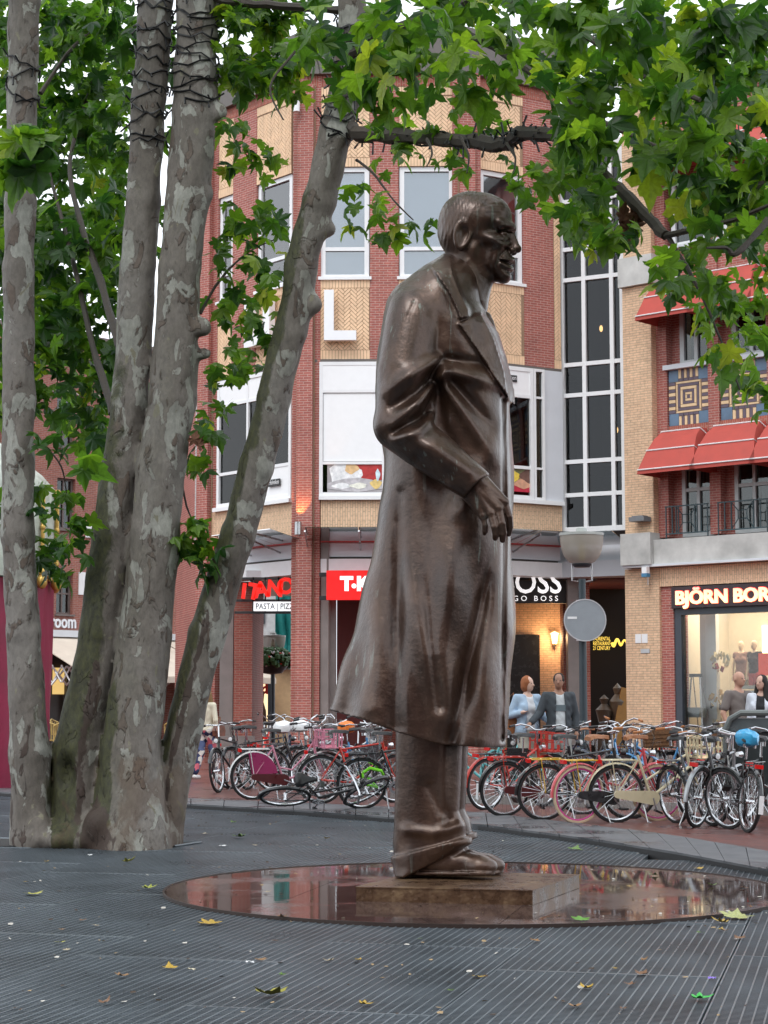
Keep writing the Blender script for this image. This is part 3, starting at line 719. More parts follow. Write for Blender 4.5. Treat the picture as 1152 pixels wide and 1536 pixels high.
# ledge
part('ledge', RB, MB().rect(.2, H(990, 830)[0], Z(850, 945), Z(803, 945), -.6, 0.42), m_conc, rb)
part('ledge', RB, MB().rect(H(990, 830)[0]+.01, RL, Z(848, 1000)+.02, Z(803, 1000)-.12, -.6, 0.30), m_conc, rb)
part('ledge_lip', RB, MB().rect(.2, RL, Z(850, 945)-.06, Z(850, 945)-.001, -.6, 0.36), m_offw, rb)
# bay structure: red piers, windows, tile panels
piers = [(986, 1001), (1063, 1079), (1152, 1168), (1246, 1262)]
wins = [(1001, 1063), (1079, 1152), (1168, 1246)]
zl = [Z(806), Z(712), Z(661), Z(641), Z(553), Z(470), Z(425)]
zS = {'w2_0': Z(806), 'w2_1': Z(700), 'sold0': Z(662), 'tile0': Z(640), 'tile1': Z(556), 'sill': Z(549), 'w3_1': Z(462), 'top3': Z(425), 'sill4': Z(372), 'w4_1': Z(268), 'top': Z(150)}
for a_, b_ in piers:
    s0, s1 = H(a_, 640)[0], H(b_, 640)[0]
    part('brick_pier', RB, MB().rect(s0, s1, zS['w2_0'], zS['top'], -.5, 0.0), m_red, rb)
part('roof', RB, MB().rect(H(986, 640)[0], RL, zS['top'], zS['top']+.4, -3, .15), m_roof, rb)
m_blue = mat('blue_glazed_tile', (0.10, 0.17, 0.26), 0.4, var=0.3, vs_=2, bmp=.05)
m_vio = mat('dark_violet_tile', (0.12, 0.09, 0.12), 0.5, var=.2)
m_yt = mat('yellow_tile', (0.74, 0.54, 0.32), 0.6, var=.1)
def tile_panel(s0, s1, z0, z1):
    bed = part('tile_panel', RB, MB().rect(s0, s1, z0, z1, -.30, -.07), m_joint, rb); W, Hh = s1-s0, z1-z0
    dd = -.07
    def piece(a, b, c, d, m, nm):
        o = MB().rect(s0+a*W+.006, s0+b*W-.006, z0+c*Hh+.006, z0+d*Hh-.006, dd, dd+rnd.uniform(.014, .022)).build(nm, m, bed)
    cx, cy = 0.25, 0.22
    for a, b in ((0, cx), (1-cx, 1)):
        for c, d in ((0, cy), (1-cy, 1)): piece(a, b, c, d, m_blue, 'corner_tile')
    k = 7
    for i in range(k):                                   # upright bars top and bottom
        m_ = m_vio if i % 2 else m_yt; a, b = cx+(1-2*cx)*i/k, cx+(1-2*cx)*(i+1)/k
        piece(a, b, 0, cy*.75, m_, 'tile'); piece(a, b, 1-cy*.75, 1, m_, 'tile')
    for i in range(4):
        a, b = cx+(1-2*cx)*i/4, cx+(1-2*cx)*(i+1)/4
        piece(a, b, cy*.75, cy, m_vio, 'tile'); piece(a, b, 1-cy, 1-cy*.75, m_vio, 'tile')
    k = 9
    for i in range(k):
        m_ = m_vio if i % 2 == 0 else m_yt; c, d = cy+(1-2*cy)*i/k, cy+(1-2*cy)*(i+1)/k
        piece(0, .17, c, d, m_, 'tile'); piece(.83, 1, c, d, m_, 'tile')
    def ring(r0, r1, m_):
        hx, hy = .5, .5; ax, ay = (.5-.19)*1.0, (.5-cy)*1.0
        piece(hx-ax*r1, hx+ax*r1, hy-ay*r1, hy-ay*r0, m_, 'tile'); piece(hx-ax*r1, hx+ax*r1, hy+ay*r0, hy+ay*r1, m_, 'tile')
        piece(hx-ax*r1, hx-ax*r0, hy-ay*r0, hy+ay*r0, m_, 'tile'); piece(hx+ax*r0, hx+ax*r1, hy-ay*r0, hy+ay*r0, m_, 'tile')
    ring(.86, 1.0, m_yt); ring(.66, .86, m_vio); ring(.46, .66, m_yt); ring(.28, .46, m_vio); ring(.12, .28, m_yt)
    piece(.5-.04, .5+.04, .5-.035, .5+.035, m_vio, 'tile')
def awning(a_, b_, pt, pb, ptop_d=0.05, out=1.05, label=''):
    """red canvas hood with white piping"""
    s0, s1 = a_, b_; z1 = pt; z0 = pb; Hh = z1-z0; r_ = 0.16*Hh
    prof = [(0.03, z1), (0.30*out, z1-.03*Hh), (0.55*out, z1-.20*Hh), (0.78*out, z1-.48*Hh), (out, z0+.09), (out, z0)]
    e = empty('awning', RB.world(0, 0, 0), RB.rz, label, 'awning', 'red hood awnings over the windows')
    m_can = mat('red_canvas', (0.44, 0.075, 0.058), 0.8, var=.10, vs_=3)
    mb = MB()
    def sidex(d): return 0.32*(d/out)                    # ends slope inwards towards the wall top
    L, Rr = [], []
    for d, z in prof:
        k = 0.30*(1 - (z1-z)/Hh) if d > .05 else 0.30
        L.append((s0+k*.9, -d, z)); Rr.append((s1-k*.9, -d, z))
    n_ = len(prof); m_ = 5
    for i in range(n_-1):
        for j in range(m_):
            A = [tuple(L[i][q]+(Rr[i][q]-L[i][q])*(j+t)/m_ for q in range(3)) for t in (0, 1)]
            B = [tuple(L[i+1][q]+(Rr[i+1][q]-L[i+1][q])*(j+t)/m_ for q in range(3)) for t in (0, 1)]
            mb.add([A[0], A[1], B[1], B[0]], [(3,2,1,0)])
    for P_, flip in ((L, 0), (Rr, 1)):
        base = [(P_[0][0], 0, P_[0][2]), (s0 if not flip else s1, 0, z0)]
        pts = P_ + [base[1]]
        c_ = (P_[0][0], 0, P_[0][2]); pts = [c_] + P_ + [base[1]]
        mb.add(pts, [tuple(range(len(pts))) if not flip else tuple(range(len(pts)-1, -1, -1))])
    o = mb.build('canvas', m_can, e)
    pp = MB()
    for i in (1, 3, 4):
        pp.tube([(L[i][0]*1, L[i][1]-.012, L[i][2]+.012), (Rr[i][0], Rr[i][1]-.012, Rr[i][2]+.012)], 0.017, 5)
        if i != 4:
            for P_, e_ in ((L, s0), (Rr, s1)): pp.tube([(P_[i][0], P_[i][1]-.012, P_[i][2]+.01), (e_ + (.02 if e_ == s0 else -.02), -.02, P_[i][2]-.30*Hh if i == 3 else P_[i][2]-.3*Hh)], 0.012, 4)
    pp.build('piping', m_white, e)
    return e
place_ = ['left', 'middle', 'right']
for i, (a_, b_) in enumerate(wins):
    s0, s1 = H(a_, 640)[0], H(b_, 640)[0]
    # lower window with balcony
    fr = window(RB, rb, s0+.25, s1-.02, zS['w2_0'], zS['w2_1'], cols=(0.5,), rows=(0.66,), fw=0.10, fm=m_greyw, pm=m_glr, d=-.30, dep=.14, behind=mat('net_curtain', (0.42, 0.46, 0.46), .8, var=.25, vs_=2.5) , bd=.25)
    part('reveal', RB, MB().rect(s0, s0+.249, zS['w2_0'], zS['w2_1'], -.5, -.25), m_red, rb)
    part('lintel', RB, MB().rect(s0, s1, zS['w2_1'], zS['sold0'], -.5, -.09), m_red, rb)
    soldier(RB, s0, s1, zS['sold0']+.002, zS['tile0'], m_redv, rb, d=-.04)
    tile_panel(s0+.02, s1-.02, zS['tile0'], zS['tile1'])
    part('window_sill', RB, MB().rect(s0-.05, s1+.02, zS['tile1'], zS['sill'], -.4, .10), m_offw, rb)
    window(RB, rb, s0+.25, s1-.02, zS['sill'], zS['w3_1'], cols=(0.5,), fw=0.12, fm=m_greyw, pm=m_glr, d=-.30, dep=.14)
    part('reveal', RB, MB().rect(s0, s0+.249, zS['sill'], zS['w3_1'], -.5, -.25), m_red, rb)
    part('brick_wall', RB, MB().rect(s0, s1, zS['w3_1'], zS['sill4']-.08, -.5, -.08), m_red, rb)
    part('window_sill', RB, MB().rect(s0-.05, s1+.02, zS['sill4']-.078, zS['sill4'], -.4, .10), m_offw, rb)
    window(RB, rb, s0+.12, s1-.02, zS['sill4'], zS['w4_1'], cols=(0.55,), rows=(0.6,), fw=0.12, fm=m_white, pm=m_glr, d=-.2, dep=.14, behind=mat('green_grey_blind', (0.10,0.17,0.16), .6))
    part('brick_wall', RB, MB().rect(s0, s1, zS['w4_1'], zS['top'], -.5, -.08), m_red, rb)
    awning(s0-.24, s1+.22, Z(652)+.05, Z(716), out=1.0, label=f'red awning with white piping over the {("first","second","third")[i]} balcony window, counted from the glass tower')
    awning(s0-.24, s1+.22, Z(425)+.05, Z(488), out=1.0, label=f'red awning over the {("first","second","third")[i]} middle-floor window, counted from the glass tower')
    awning(s0-.24, s1+.22, Z(212), Z(268), out=1.0, label=f'red awning half hidden in leaves over the {("first","second","third")[i]} top-floor window')
    # balcony railing
    ra = empty('balcony_railing', RB.world((s0+s1)/2, zS['w2_0']-.05, .12), RB.rz, f'dark green railing with a star square in front of the {("first","second","third")[i]} balcony window', 'railing')
    m_rail = mat('dark_blue_green_iron', (0.02, 0.05, 0.06), .4); hw = (s1-s0)/2+.02; hr = 0.80
    MB().box(-hw, hw, -.02, .02, hr-.03, hr).build('rail', m_rail, ra); MB().box(-hw, hw, -.02, .02, .10, .13).build('rail', m_rail, ra)
    for x in [-hw+.02, -hw+.2, -hw+.38, -.30, .30, hw-.38, hw-.2, hw-.02]:
        MB().box(x-.012, x+.012, -.012, .012, (0.0 if abs(x) > hw-.1 else .13), hr-.03).build('baluster', m_rail, ra)
    q = MB(); c_ = .465; 
    for (x0, z0, x1, z1) in ((-.12,c_-.10,.12,c_-.10), (-.12,c_+.10,.12,c_+.10), (-.12,c_-.10,-.12,c_+.10), (.12,c_-.10,.12,c_+.10), (-.3,.13,-.12,c_-.10), (.3,.13,.12,c_-.10), (-.3,hr-.03,-.12,c_+.10), (.3,hr-.03,.12,c_+.10)):
        q.tube([(x0, 0, z0), (x1, 0, z1)], .012, 5)
    q.build('star_square', m_rail, ra)
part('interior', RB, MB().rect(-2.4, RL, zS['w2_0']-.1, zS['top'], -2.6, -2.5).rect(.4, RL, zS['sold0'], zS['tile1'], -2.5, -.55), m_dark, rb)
# ground floor: yellow corner pier, red strip, shop front
zg = Z(851, 945)-.061
sA, sB, sC = H(994, 960)[0], H(1012, 960)[0], H(1022, 960)[0]
part('yellow_pier', RB, MB().rect(.12, sA, 0.35, zg, -2.0, .12), m_yel, rb)
part('plinth', RB, MB().rect(.08, sB, 0, 0.35, -2.0, .16), m_gran, rb)
part('red_brick_strip', RB, MB().rect(sA+.001, sB, .35, Z(880, 1000), -.6, .04), m_red, rb)
part('frieze', RB, MB().rect(sA+.001, RL, Z(880, 1000)+.001, zg, -.6, .10), m_yelv, rb)
zs0, zs1 = Z(913, 1012), Z(881, 1012)
sgn = empty('shop_sign', RB.world(sB, 0, 0), RB.rz, 'dark sign box with glowing pink-orange letters BJÖRN BOR above the lingerie window', 'sign')
MB().box(0, RL-sB, -.12, .35, zs0, zs1).build('sign_box', mat('plum_black_box', (0.02, 0.006, 0.010), .3), sgn)
gl_ = newmat('pink_orange_letter_light'); m_, n_, b_ = gl_; tcn = N(n_, 'TexCoord'); sx_ = N(n_, 'SeparateXYZ'); n_.links.new(tcn.outputs['Generated'], sx_.inputs[0])
cc = ramp(n_, sx_.outputs[1], [(0.0, (1.0, 0.62, 0.30)), (0.6, (1.0, 0.45, 0.22)), (1.0, (1.0, 0.16, 0.16))]); n_.links.new(cc, b_.inputs['Emission Color']); b_.inputs['Emission Strength'].default_value = 1.6; b_.inputs['Base Color'].default_value = (.9,.5,.3,1)
hh = (zs1-zs0)
text('BJÖRN BORG', hh*.86, m_, sgn, (.13, -.15, zs0+hh*.19), depth=.03, sx=1.10, bold=.013, name='letters')
text('BJÖRN BORG', hh*.86, glow('red_halo', (1.0, .04, .05), .3), sgn, (.13, -.125, zs0+hh*.19), depth=.004, sx=1.10, bold=.024, name='letter_glow')
# shop window with a furnished interior
part('door_frame', RB, MB().rect(sB+.001, sC, 0, zs0-.001, -.2, .0).rect(sC+.001, RL, zs0-.16, zs0-.002, -.2, .0).rect(sC+.001, RL, 0, .18, -.2, .0), m_navy, rb)
part('shop_glass', RB, MB().rect(sC, RL, .18, zs0-.16, -.12, -.11), m_clear, rb)
m_shopw = mat('shop_wall', (0.72, 0.66, 0.56), .8, var=.04, bmp=0); m_shopg = mat('grey_shop_panel', (0.62, 0.66, 0.68), .6, var=.03, bmp=0)
part('shop_interior', RB, MB().rect(sB-.2, RL, .1, zs0, -2.9, -2.8).rect(sB-.2, RL, 4.3, 4.4, -2.8, -.3).rect(sB-.3, sB-.2, .12, zs0, -2.9, -.3).rect(sB-.2, RL, 0.02, .12, -2.8, -.13), m_shopw, rb)
part('grey_partition', RB, MB().rect(sC+.02, H(1046, 960)[0]-.25, .13, zs0-.1, -.9, -.8), m_shopg, rb)
part('white_column', RB, MB().rect(H(1046, 960)[0]-.25, H(1046, 960)[0]+.05, .13, zs0-.1, -.9, -.75), m_white, rb)
pz = Z(1028, 1110)
part('display_shelf', RB, MB().rect(H(1085, 1020)[0], RL, pz-.08, pz, -1.6, -.5).rect(H(1085, 1020)[0], RL, pz-.22, pz-.17, -1.5, -.6), m_shopw, rb)
for px in (1054, 1136): part('strip_light', RB, MB().rect(H(px, 940)[0], H(px, 940)[0]+.14, zs0-1.5, zs0-.35, -2.79, -2.74), glow('warm_strip', (1.0, .72, .36), 3.0), rb)
la = bpy.data.lights.new('shop_ceiling_light', 'AREA'); lo_ = bpy.data.objects.new('shop_ceiling_light', la); COL.objects.link(lo_); la.shape = 'RECTANGLE'; la.size = 4; la.size_y = 1.6; la.energy = 95; la.color = (1, .80, .55)
lo_.location = RB.world(3.2, 4.2, -1.4); lo_.rotation_euler = (0, 0, RB.rz)
# numbers plate, letter slot, floodlight, camera
pl = MB(); s_, z_ = H(953, 958, .13)
o = MB().rect(s_, s_+.17, z_-.11, z_+.11, .12, .135).rect(s_+.19, s_+.36, z_-.11, z_+.11, .12, .135).build('notice_plate', m_white, rb); RB.place(o)
o = MB().rect(s_+.16, s_+.42, z_-.36, z_-.26, .12, .14).build('letter_slot', m_metal, rb); RB.place(o)
s_, z_ = H(957, 779, .5)
fl = empty('floodlight', RB.world(s_, z_, .42), RB.rz, 'grey floodlight on the yellow pier just above the concrete ledge', 'lamp')
MB().box(-.22, .22, -.16, .16, -.05, .06).box(-.16, .16, -.12, .12, .06, .09).build('lamp_housing', mat('grey_lamp_housing', (.16,.17,.18), .5), fl); MB().tube([(0, .1, 0), (0, .24, -.02)], .02, 6).tube([(.05,.24,0),(.05,.24,-1.6)], .012, 5).build('bracket', m_metal, fl)
s_, z_ = H(965, 856, .5)
fl = empty('security_camera', RB.world(s_, z_, .4), RB.rz, 'small white and blue security camera under the concrete ledge', 'camera')
MB().box(-.07, .07, -.07, .07, -.06, .10).build('camera_body', m_white, fl); MB().box(-.08, .08, -.075, .075, -.15, -.062).build('camera_head', mat('blue_box', (.05,.2,.35), .4), fl)

# ---- display inside the shop
def step_ladder():
    s_, z_ = H(1026, 1100, -.45)
    e = empty('step_ladder', RB.world(s_+.12, .13, -.45), RB.rz, 'grey folding step ladder standing inside the lingerie shop window', 'ladder')
    hgt = Z(1014, 1035)-.13
    MB().tube([(-.02, -.1, 0), (.12, 0, hgt)], .022, 6).tube([(.50, -.1, 0), (.36, 0, hgt)], .022, 6).build('side_rail', m_metal, e)
    MB().box(.08, .40, -.04, .06, hgt-.02, hgt+.06).build('top_cap', m_black, e)
    MB().box(.05, .43, -.16, .12, hgt*.50, hgt*.62).build('platform', mat('grey_plastic', (.25,.28,.29), .5), e)
    for k in (.22, .38): MB().box(.02, .46, -.12, -.04, hgt*k, hgt*k+.03).build('step', m_metal, e)
    MB().tube([(0.02, .55, 0), (.13, .06, hgt)], .014, 5).tube([(.46, .55, 0), (.35, .06, hgt)], .014, 5).build('rear_leg', m_metal, e)
step_ladder()
# ================================================================== left red-brick building, terrace, passage, kiosk
m_redL = brickmat('old_red_brick', (0.36, 0.12, 0.085), (0.28, 0.09, 0.07), (0.36, 0.24, 0.20))
LA, LB = P2(-420, 54), P2(310, 67.5); LW = Wall(LA, LB)
lb = empty('brick_house', (0, 0, 0), 0, 'red brick building with a lunchroom sign and beige terrace awnings, left behind the tree', 'building')
HL = LW.hit
zt = HL(75, 500)[1]; s_end = LW.len
m_wframe = mat('grey_brown_frame', (0.16, 0.13, 0.12), .6)
rects = [(86, 112, 592, 672), (86, 112, 716, 795), (85, 109, 858, 922), (176, 202, 600, 668), (176, 200, 718, 790), (258, 276, 862, 920), (258, 276, 735, 790), (-30, 2, 590, 672), (-30, 2, 716, 795), (-150,-115,585,675), (-150,-115,712,795)]
cuts_s = []
wins_ = []
for x0, x1, y0, y1 in rects:
    s0, z1 = HL(x0, y0); s1, z0 = HL(x1, y1); wins_.append((s0, s1, z0, z1))
# wall with real openings: build in columns between window edges
cols = sorted(set([0.0, s_end] + [w_[0] for w_ in wins_] + [w_[1] for w_ in wins_]))
zg0 = HL(90, 955)[1]
for a_, b_ in zip(cols[:-1], cols[1:]):
    if b_-a_ < .02: continue
    mid = (a_+b_)/2; hs = sorted([(w_[2], w_[3]) for w_ in wins_ if w_[0] <= mid <= w_[1]]); z = zg0
    for h0, h1 in hs + [(zt, zt)]:
        if h0 - z > .02: part('brick_wall', LW, MB().rect(a_, b_, z, h0, -.35, 0), m_redL, lb)
        z = h1
for s0, s1, z0, z1 in wins_:
    window(LW, lb, s0, s1, z0, z1, cols=(.5,), rows=(.5,), fw=.07, fm=m_wframe, pm=m_glr, d=-.2, dep=.1)
    part('window_sill', LW, MB().rect(s0-.05, s1+.05, z0-.06, z0-.001, -.3, .08), m_wframe, lb)
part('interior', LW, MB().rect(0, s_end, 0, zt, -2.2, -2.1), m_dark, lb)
zc_ = HL(50, 580)[1]; part('cornice', LW, MB().rect(0, s_end, zc_-.08, zc_+.04, 0, .10), mat('pale_stone', (.42,.34,.31), .7), lb)
part('parapet', LW, MB().rect(0, s_end, zt, zt+.15, -.4, .08), m_wframe, lb)
s_, z_ = HL(118, 858); part('white_board', LW, MB().rect(s_, s_+.95, HL(118, 892)[1], z_, .002, .05), m_white, lb)
s_, z_ = HL(128, 800); part('number_board', LW, MB().rect(s_, s_+.4, HL(128, 806)[1], z_+.3, .002, .05), m_white, lb)
s_, z_ = HL(266, 893); rlm = MB(); hgt = HL(266, 891)[1]
s0, s1 = HL(262, 900)[0], HL(290, 900)[0]; z0, z1 = HL(275, 918)[1], HL(275, 892)[1]
for a_ in (s0, s1-.04): rlm.rect(a_, a_+.04, z0, z1, .05, .09)
rlm.rect(s0, s1, z1-.04, z1, .05, .09).rect(s0, s1, z0, z0+.04, .05, .09); part('window_guard', LW, rlm, m_offw, lb)
# sign lettering and awning
sg = empty('shop_lettering', LW.world(HL(35, 940)[0], HL(80, 941)[1], .03), LW.rz, 'white lettering "lunchroom" on the brick above the beige awning', 'sign')
text('lunchroom', .62, m_white, sg, (0, 0, 0), depth=.03, name='letters', sx=.78, bold=.01)
za0, za1 = HL(90, 956)[1], HL(90, 946)[1]
part('awning_box', LW, MB().rect(HL(20, 950)[0], s_end, za0, za1, .02, .5), m_offw, lb)
m_beige = mat('beige_canvas', (0.62, 0.54, 0.45), .8, var=.08, vs_=2)
for i, (a_, b_) in enumerate(((HL(30, 950)[0], HL(135, 950)[0]), (HL(138, 950)[0], HL(230, 950)[0]), (HL(233, 950)[0], s_end))):
    e = empty('terrace_awning', LW.world(0, 0, 0), LW.rz, ('beige terrace awning between the red kiosk and the mossy stem', 'beige terrace awning hidden between the tree stems', 'beige terrace awning seen right of the thick middle stem')[i], 'awning', 'beige terrace awnings')
    zt_, zb_ = za0-.02, za0-1.35
    MB().add([(a_, -.3, zt_), (b_, -.3, zt_), (b_, -3.6, zb_), (a_, -3.6, zb_), (a_, -.3, zt_+.03), (b_, -.3, zt_+.03), (b_, -3.6, zb_+.03), (a_, -3.6, zb_+.03)], [(3,2,1,0),(4,5,6,7),(0,1,5,4),(1,2,6,5),(2,3,7,6),(3,0,4,7)]).build('canvas', m_beige, e)
    MB().box(a_, b_, -3.63, -3.58, zb_-.18, zb_).build('valance', m_beige, e)
    sc_ = MB()
    for q in range(4):
        x0 = a_+.35; y0, y1 = -.3-q*.5, -.3-(q+1)*.5; zz = zt_-.95
        sc_.tube([(x0, y0, zz), (x0, y1, zz-.55)], .03, 5).tube([(x0+.04, y0, zz-.55), (x0+.04, y1, zz)], .03, 5)
    for q in range(4):
        x0 = a_+.2+q*.62; sc_.tube([(x0, -1.5, za0-1.0), (x0+.62, -1.5, za0-1.62)], .035, 5).tube([(x0, -1.46, za0-1.62), (x0+.62, -1.46, za0-1.0)], .035, 5)
    sc_.build('scissor_arm', m_white, e)
part('shop_front', LW, MB().rect(0, s_end, 0, zg0, -1.2, -1.1), mat('dim_shop_front', (0.06, 0.05, 0.045), .4, var=.5, vs_=1.2), lb)
for s_ in np.arange(HL(20, 1050)[0], s_end, 1.4): part('shop_mullion', LW, MB().rect(s_, s_+.12, 0, za0-.1, -1.0, -.85), m_black, lb)
for i, px in enumerate((93, 118, 272)):
    s_, z_ = HL(px, 1010); part('interior_light', LW, MB().rect(s_-.3, s_+.25, z_-.7, z_+.2, -1.05, -1.02), glow('dim_amber_light', (.9, .62, .22), .55), lb)
# terrace chairs
m_gold = mat('brass_rattan', (0.42, 0.30, 0.10), .45, var=.25)
def chair():
    e = empty('terrace_chair', (0, 0, 0), 0, 'x', 'chair', 'rattan terrace chairs')
    MB().lathe([(0, .44), (.21, .44), (.22, .47), (0, .47)], 10).build('seat', m_gold, e)
    b_ = MB()
    for k in range(9): a_ = R(-60+15*k); b_.tube([(math.sin(a_)*.21, .2*math.cos(a_), .46), (math.sin(a_)*.23, .22*math.cos(a_), .92-.10*abs(k-4)/4)], .012, 4)
    b_.tube([(math.sin(R(-60+15*k))*.23, .22*math.cos(R(-60+15*k)), .92-.10*abs(k-4)/4) for k in range(9)], .02, 5); b_.build('backrest', m_gold, e)
    for sx in (-1, 1):
        for sy in (-1, 1): MB().tube([(.15*sx, .14*sy, .44), (.21*sx, .20*sy, 0)], .014, 5).build('leg', m_black, e)
    return e
ch0 = chair(); first = True
for i, (px, py, rz, lab) in enumerate([(79, 1137, 2.8, 'rattan terrace chair beside the red kiosk, leftmost of the visible ones'), (92, 1140, .4, 'rattan terrace chair next to the mossy stem under the lunchroom awning'), (86, 1124, 1.2, 'rattan chair further back in the lunchroom terrace'), (258, 1134, 0.3, 'rattan terrace chair seen in the gap between the middle and leaning stems')]):
    o = ch0 if i == 0 else copy_tree(ch0); p = gnd(px, py, ZK); o.location = p; o.rotation_euler = (0, 0, rz); o['label'] = lab

# ---- white house and shop behind the passage
PB = Wall(P2(350, 66), P2(470, 66))
pb = empty('white_house', (0, 0, 0), 0, 'white plank fronted house seen through the arcade opening under the pizza sign', 'building')
HP = PB.hit
wh = MB(); part('wall', PB, MB().rect(HP(360, 900)[0], HP(414, 900)[0], HP(390, 985)[1], 7.5, -.3, 0), mat('white_planks', (.62,.64,.66), .6), pb)
for x in np.arange(HP(380, 900)[0], HP(410, 900)[0], .14): part('plank', PB, MB().rect(x+.01, x+.13, HP(390, 975)[1], HP(390, 945)[1], 0, .03), MATS['white_planks'], pb)
x0, z1 = HP(386, 917); x1, z0 = HP(397, 936); window(PB, pb, x0, x1, z0, z1, fw=.05, fm=m_navy, d=.04, behind=m_blindd)
part('grey_wall', PB, MB().rect(HP(414, 900)[0], HP(470, 900)[0], HP(390, 1005)[1], 7.5, -.3, -.05), mat('grey_render', (.28,.29,.29), .8), pb)
part('upper_wall', PB, MB().rect(HP(330, 900)[0]-3, HP(360, 900)[0], 0, 7.5, -.3, -.05), m_redL, pb)
part('lintel', PB, MB().rect(HP(360, 900)[0], HP(470, 900)[0], HP(390, 1005)[1], HP(390, 985)[1], -.3, .1), mat('beige_lintel', (.4,.36,.30), .7), pb)
part('lit_display', PB, MB().rect(HP(376, 1000)[0], HP(402, 1000)[0], .12, HP(390, 1006)[1], -.5, -.45), glow('lit_shop_wall', (1.0, .80, .48), .85), pb)
part('hoarding', PB, MB().rect(HP(409, 1000)[0], HP(460, 1000)[0], 0, HP(390, 1004)[1], -.2, 0), mat('plywood', (.52,.36,.20), .7), pb)
part('window_post', PB, MB().rect(HP(402, 1000)[0], HP(409, 1000)[0], 0, HP(390, 1004)[1], -.2, 0.02), m_navy, pb)
s_, z_ = HP(379, 1040); e = empty('sale_lettering', PB.world(s_, z_, -.35), PB.rz, 'red word "sale" on the lit window behind the arcade', 'sign'); text('sale', .95, mat('sale_red', (.6,.03,.02), .5), e, depth=.01, name='letters', sx=.72, bold=.02)
s_, z_ = HP(387, 1088); e = empty('dress', PB.world(s_, 0.3, -.3), PB.rz, 'brown dress hanging in the lit window behind the arcade', 'dress')
MB().lathe([(.30, .2), (.26, .9), (.17, 1.2), (.20, 1.55), (.08, 1.7)], 10, Matrix.Diagonal((1, .4, 1, 1))).build('cloth', mat('brown_cloth', (.14,.08,.05), .9), e)
nw = MB(); x0, x1 = HP(414, 900)[0], HP(446, 900)[0]; za_, zb_ = HP(390, 1003)[1], 7.0; gv = []; fv = []
for i in range(13):
    for j in range(17):
        gv.append((x0+(x1-x0)*i/12, -.35-.12*math.sin(i*1.3+j*.5)-.06*math.sin(j*1.1), za_+(zb_-za_)*j/16))
for i in range(12):
    for j in range(16): k = i*17+j; fv.append((k, k+17, k+18, k+1))
nw.s = True; nw.add(gv, fv); e = empty('scaffold_net', PB.world(0, 0, 0), PB.rz, 'teal green scaffold netting behind the arcade opening', 'netting'); nw.build('net', mat('teal_net', (0.01, 0.20, 0.19), .7), e)

# ---- kiosk under burgundy tarpaulin with a gilded top (far left)
kY = 33.0; kc = Vector((pxY(-66, kY), kY, ZK)); m_tarp = mat('burgundy_tarp', (0.22, 0.012, 0.045), .55, var=.2, vs_=1.5)
k_ = empty('carousel_kiosk', kc, 0, 'round kiosk wrapped in burgundy tarpaulin with a gilded scalloped top, at the left edge', 'kiosk')
rr_ = (pxY(77, kY) - pxY(-62, kY)) - .02; ztop = at(60, 872, kY).z - ZK; zcr = at(60, 735, kY).z - ZK
mb = MB(); mb.s = True; NN = 96; vs_ = []; 
for j in range(14):
    z = ztop*j/13
    for i in range(NN):
        a_ = 2*math.pi*i/NN; r_ = rr_*(1 + .022*math.sin(a_*15 + .6*math.sin(z*1.5)) + .012*math.sin(a_*37+z)); vs_.append((r_*math.cos(a_), r_*math.sin(a_), z))
mb.add(vs_, [(j*NN+i, j*NN+(i+1)%NN, (j+1)*NN+(i+1)%NN, (j+1)*NN+i) for j in range(13) for i in range(NN)]); mb.build('tarpaulin', m_tarp, k_)
m_gild = mat('gilded_trim', (0.62, 0.40, 0.10), .35, .5, var=.3); m_mir = mat('pale_painted_panel', (.42,.46,.40), .4, var=.35, vs_=4)
MB().lathe([(rr_*1.04, ztop+.02), (rr_*1.04, zcr), (rr_*.9, zcr+.25), (.1, zcr+1.3)], 16).build('painted_top', m_mir, k_)
for i in range(16):
    a_ = 2*math.pi*i/16
    q = MB(); x, y = rr_*1.07*math.cos(a_), rr_*1.07*math.sin(a_)
    for z, r_ in ((ztop-.05, .10), (ztop+.12, .06), (ztop+.3, .05), (ztop+.9, .05), (zcr-.1, .08)): q.ball((x, y, z), (r_, r_, r_*1.3), 8, 5)
    q.tube([(x, y, ztop-.05), (x, y, zcr)], .035, 6); q.build('gilded_post', m_gild, k_)
    a2 = a_ + math.pi/16; x2, y2 = rr_*1.06*math.cos(a2), rr_*1.06*math.sin(a2)
    q = MB(); q.tube([(x + (x2*2-x-x)*t*.5*2*.5, y + (y2*2-y-y)*t*.5*2*.5, ztop + .18*math.sin(t*math.pi)) for t in (0, .5, 1)], .04, 6); q.build('gilded_swag', m_gild, k_)

# ---- shop signs of the corner building
cp = empty('pizza_sign', (0, 0, 0), 0, 'red crooked letters TIANO over a white strip reading PASTA PIZZA BAR', 'sign')
Wc = Wall(P2(330, 46.6), P2(470, 46.6)); hh_ = Wc.hit
mr = mat('bright_red_letter', (.72,.015,.012), .35, emit=(.9,.02,.01), es=.35, bmp=0)
xs_ = [(362, 'I', 6, .70), (371, 'T', 10, .74), (383, 'A', -6, .74), (400, 'N', 5, .74), (418, 'O', -10, .76)]
for px, ch_, an, sc__ in xs_:
    s_, z_ = hh_(px, 897 - (4 if ch_ in 'NO' else 0)); o = text(ch_, .72*sc__, mr, cp, Wc.world(s_, z_, .2), (math.pi/2, R(an), 0), depth=.06, name='letter', bold=.022)
s_, z_ = hh_(434, 878); text('®', .2, mr, cp, Wc.world(s_, z_, .2), name='mark', depth=.01)
x0, z1 = hh_(381, 903); x1, z0 = hh_(440, 917); o = MB().rect(x0, x1+.6, z0, z1, .10, .16).build('strip', mat('lit_white_strip', (.9,.92,.95), .4, emit=(.9,.95,1), es=.35, bmp=0), cp); Wc.place(o)
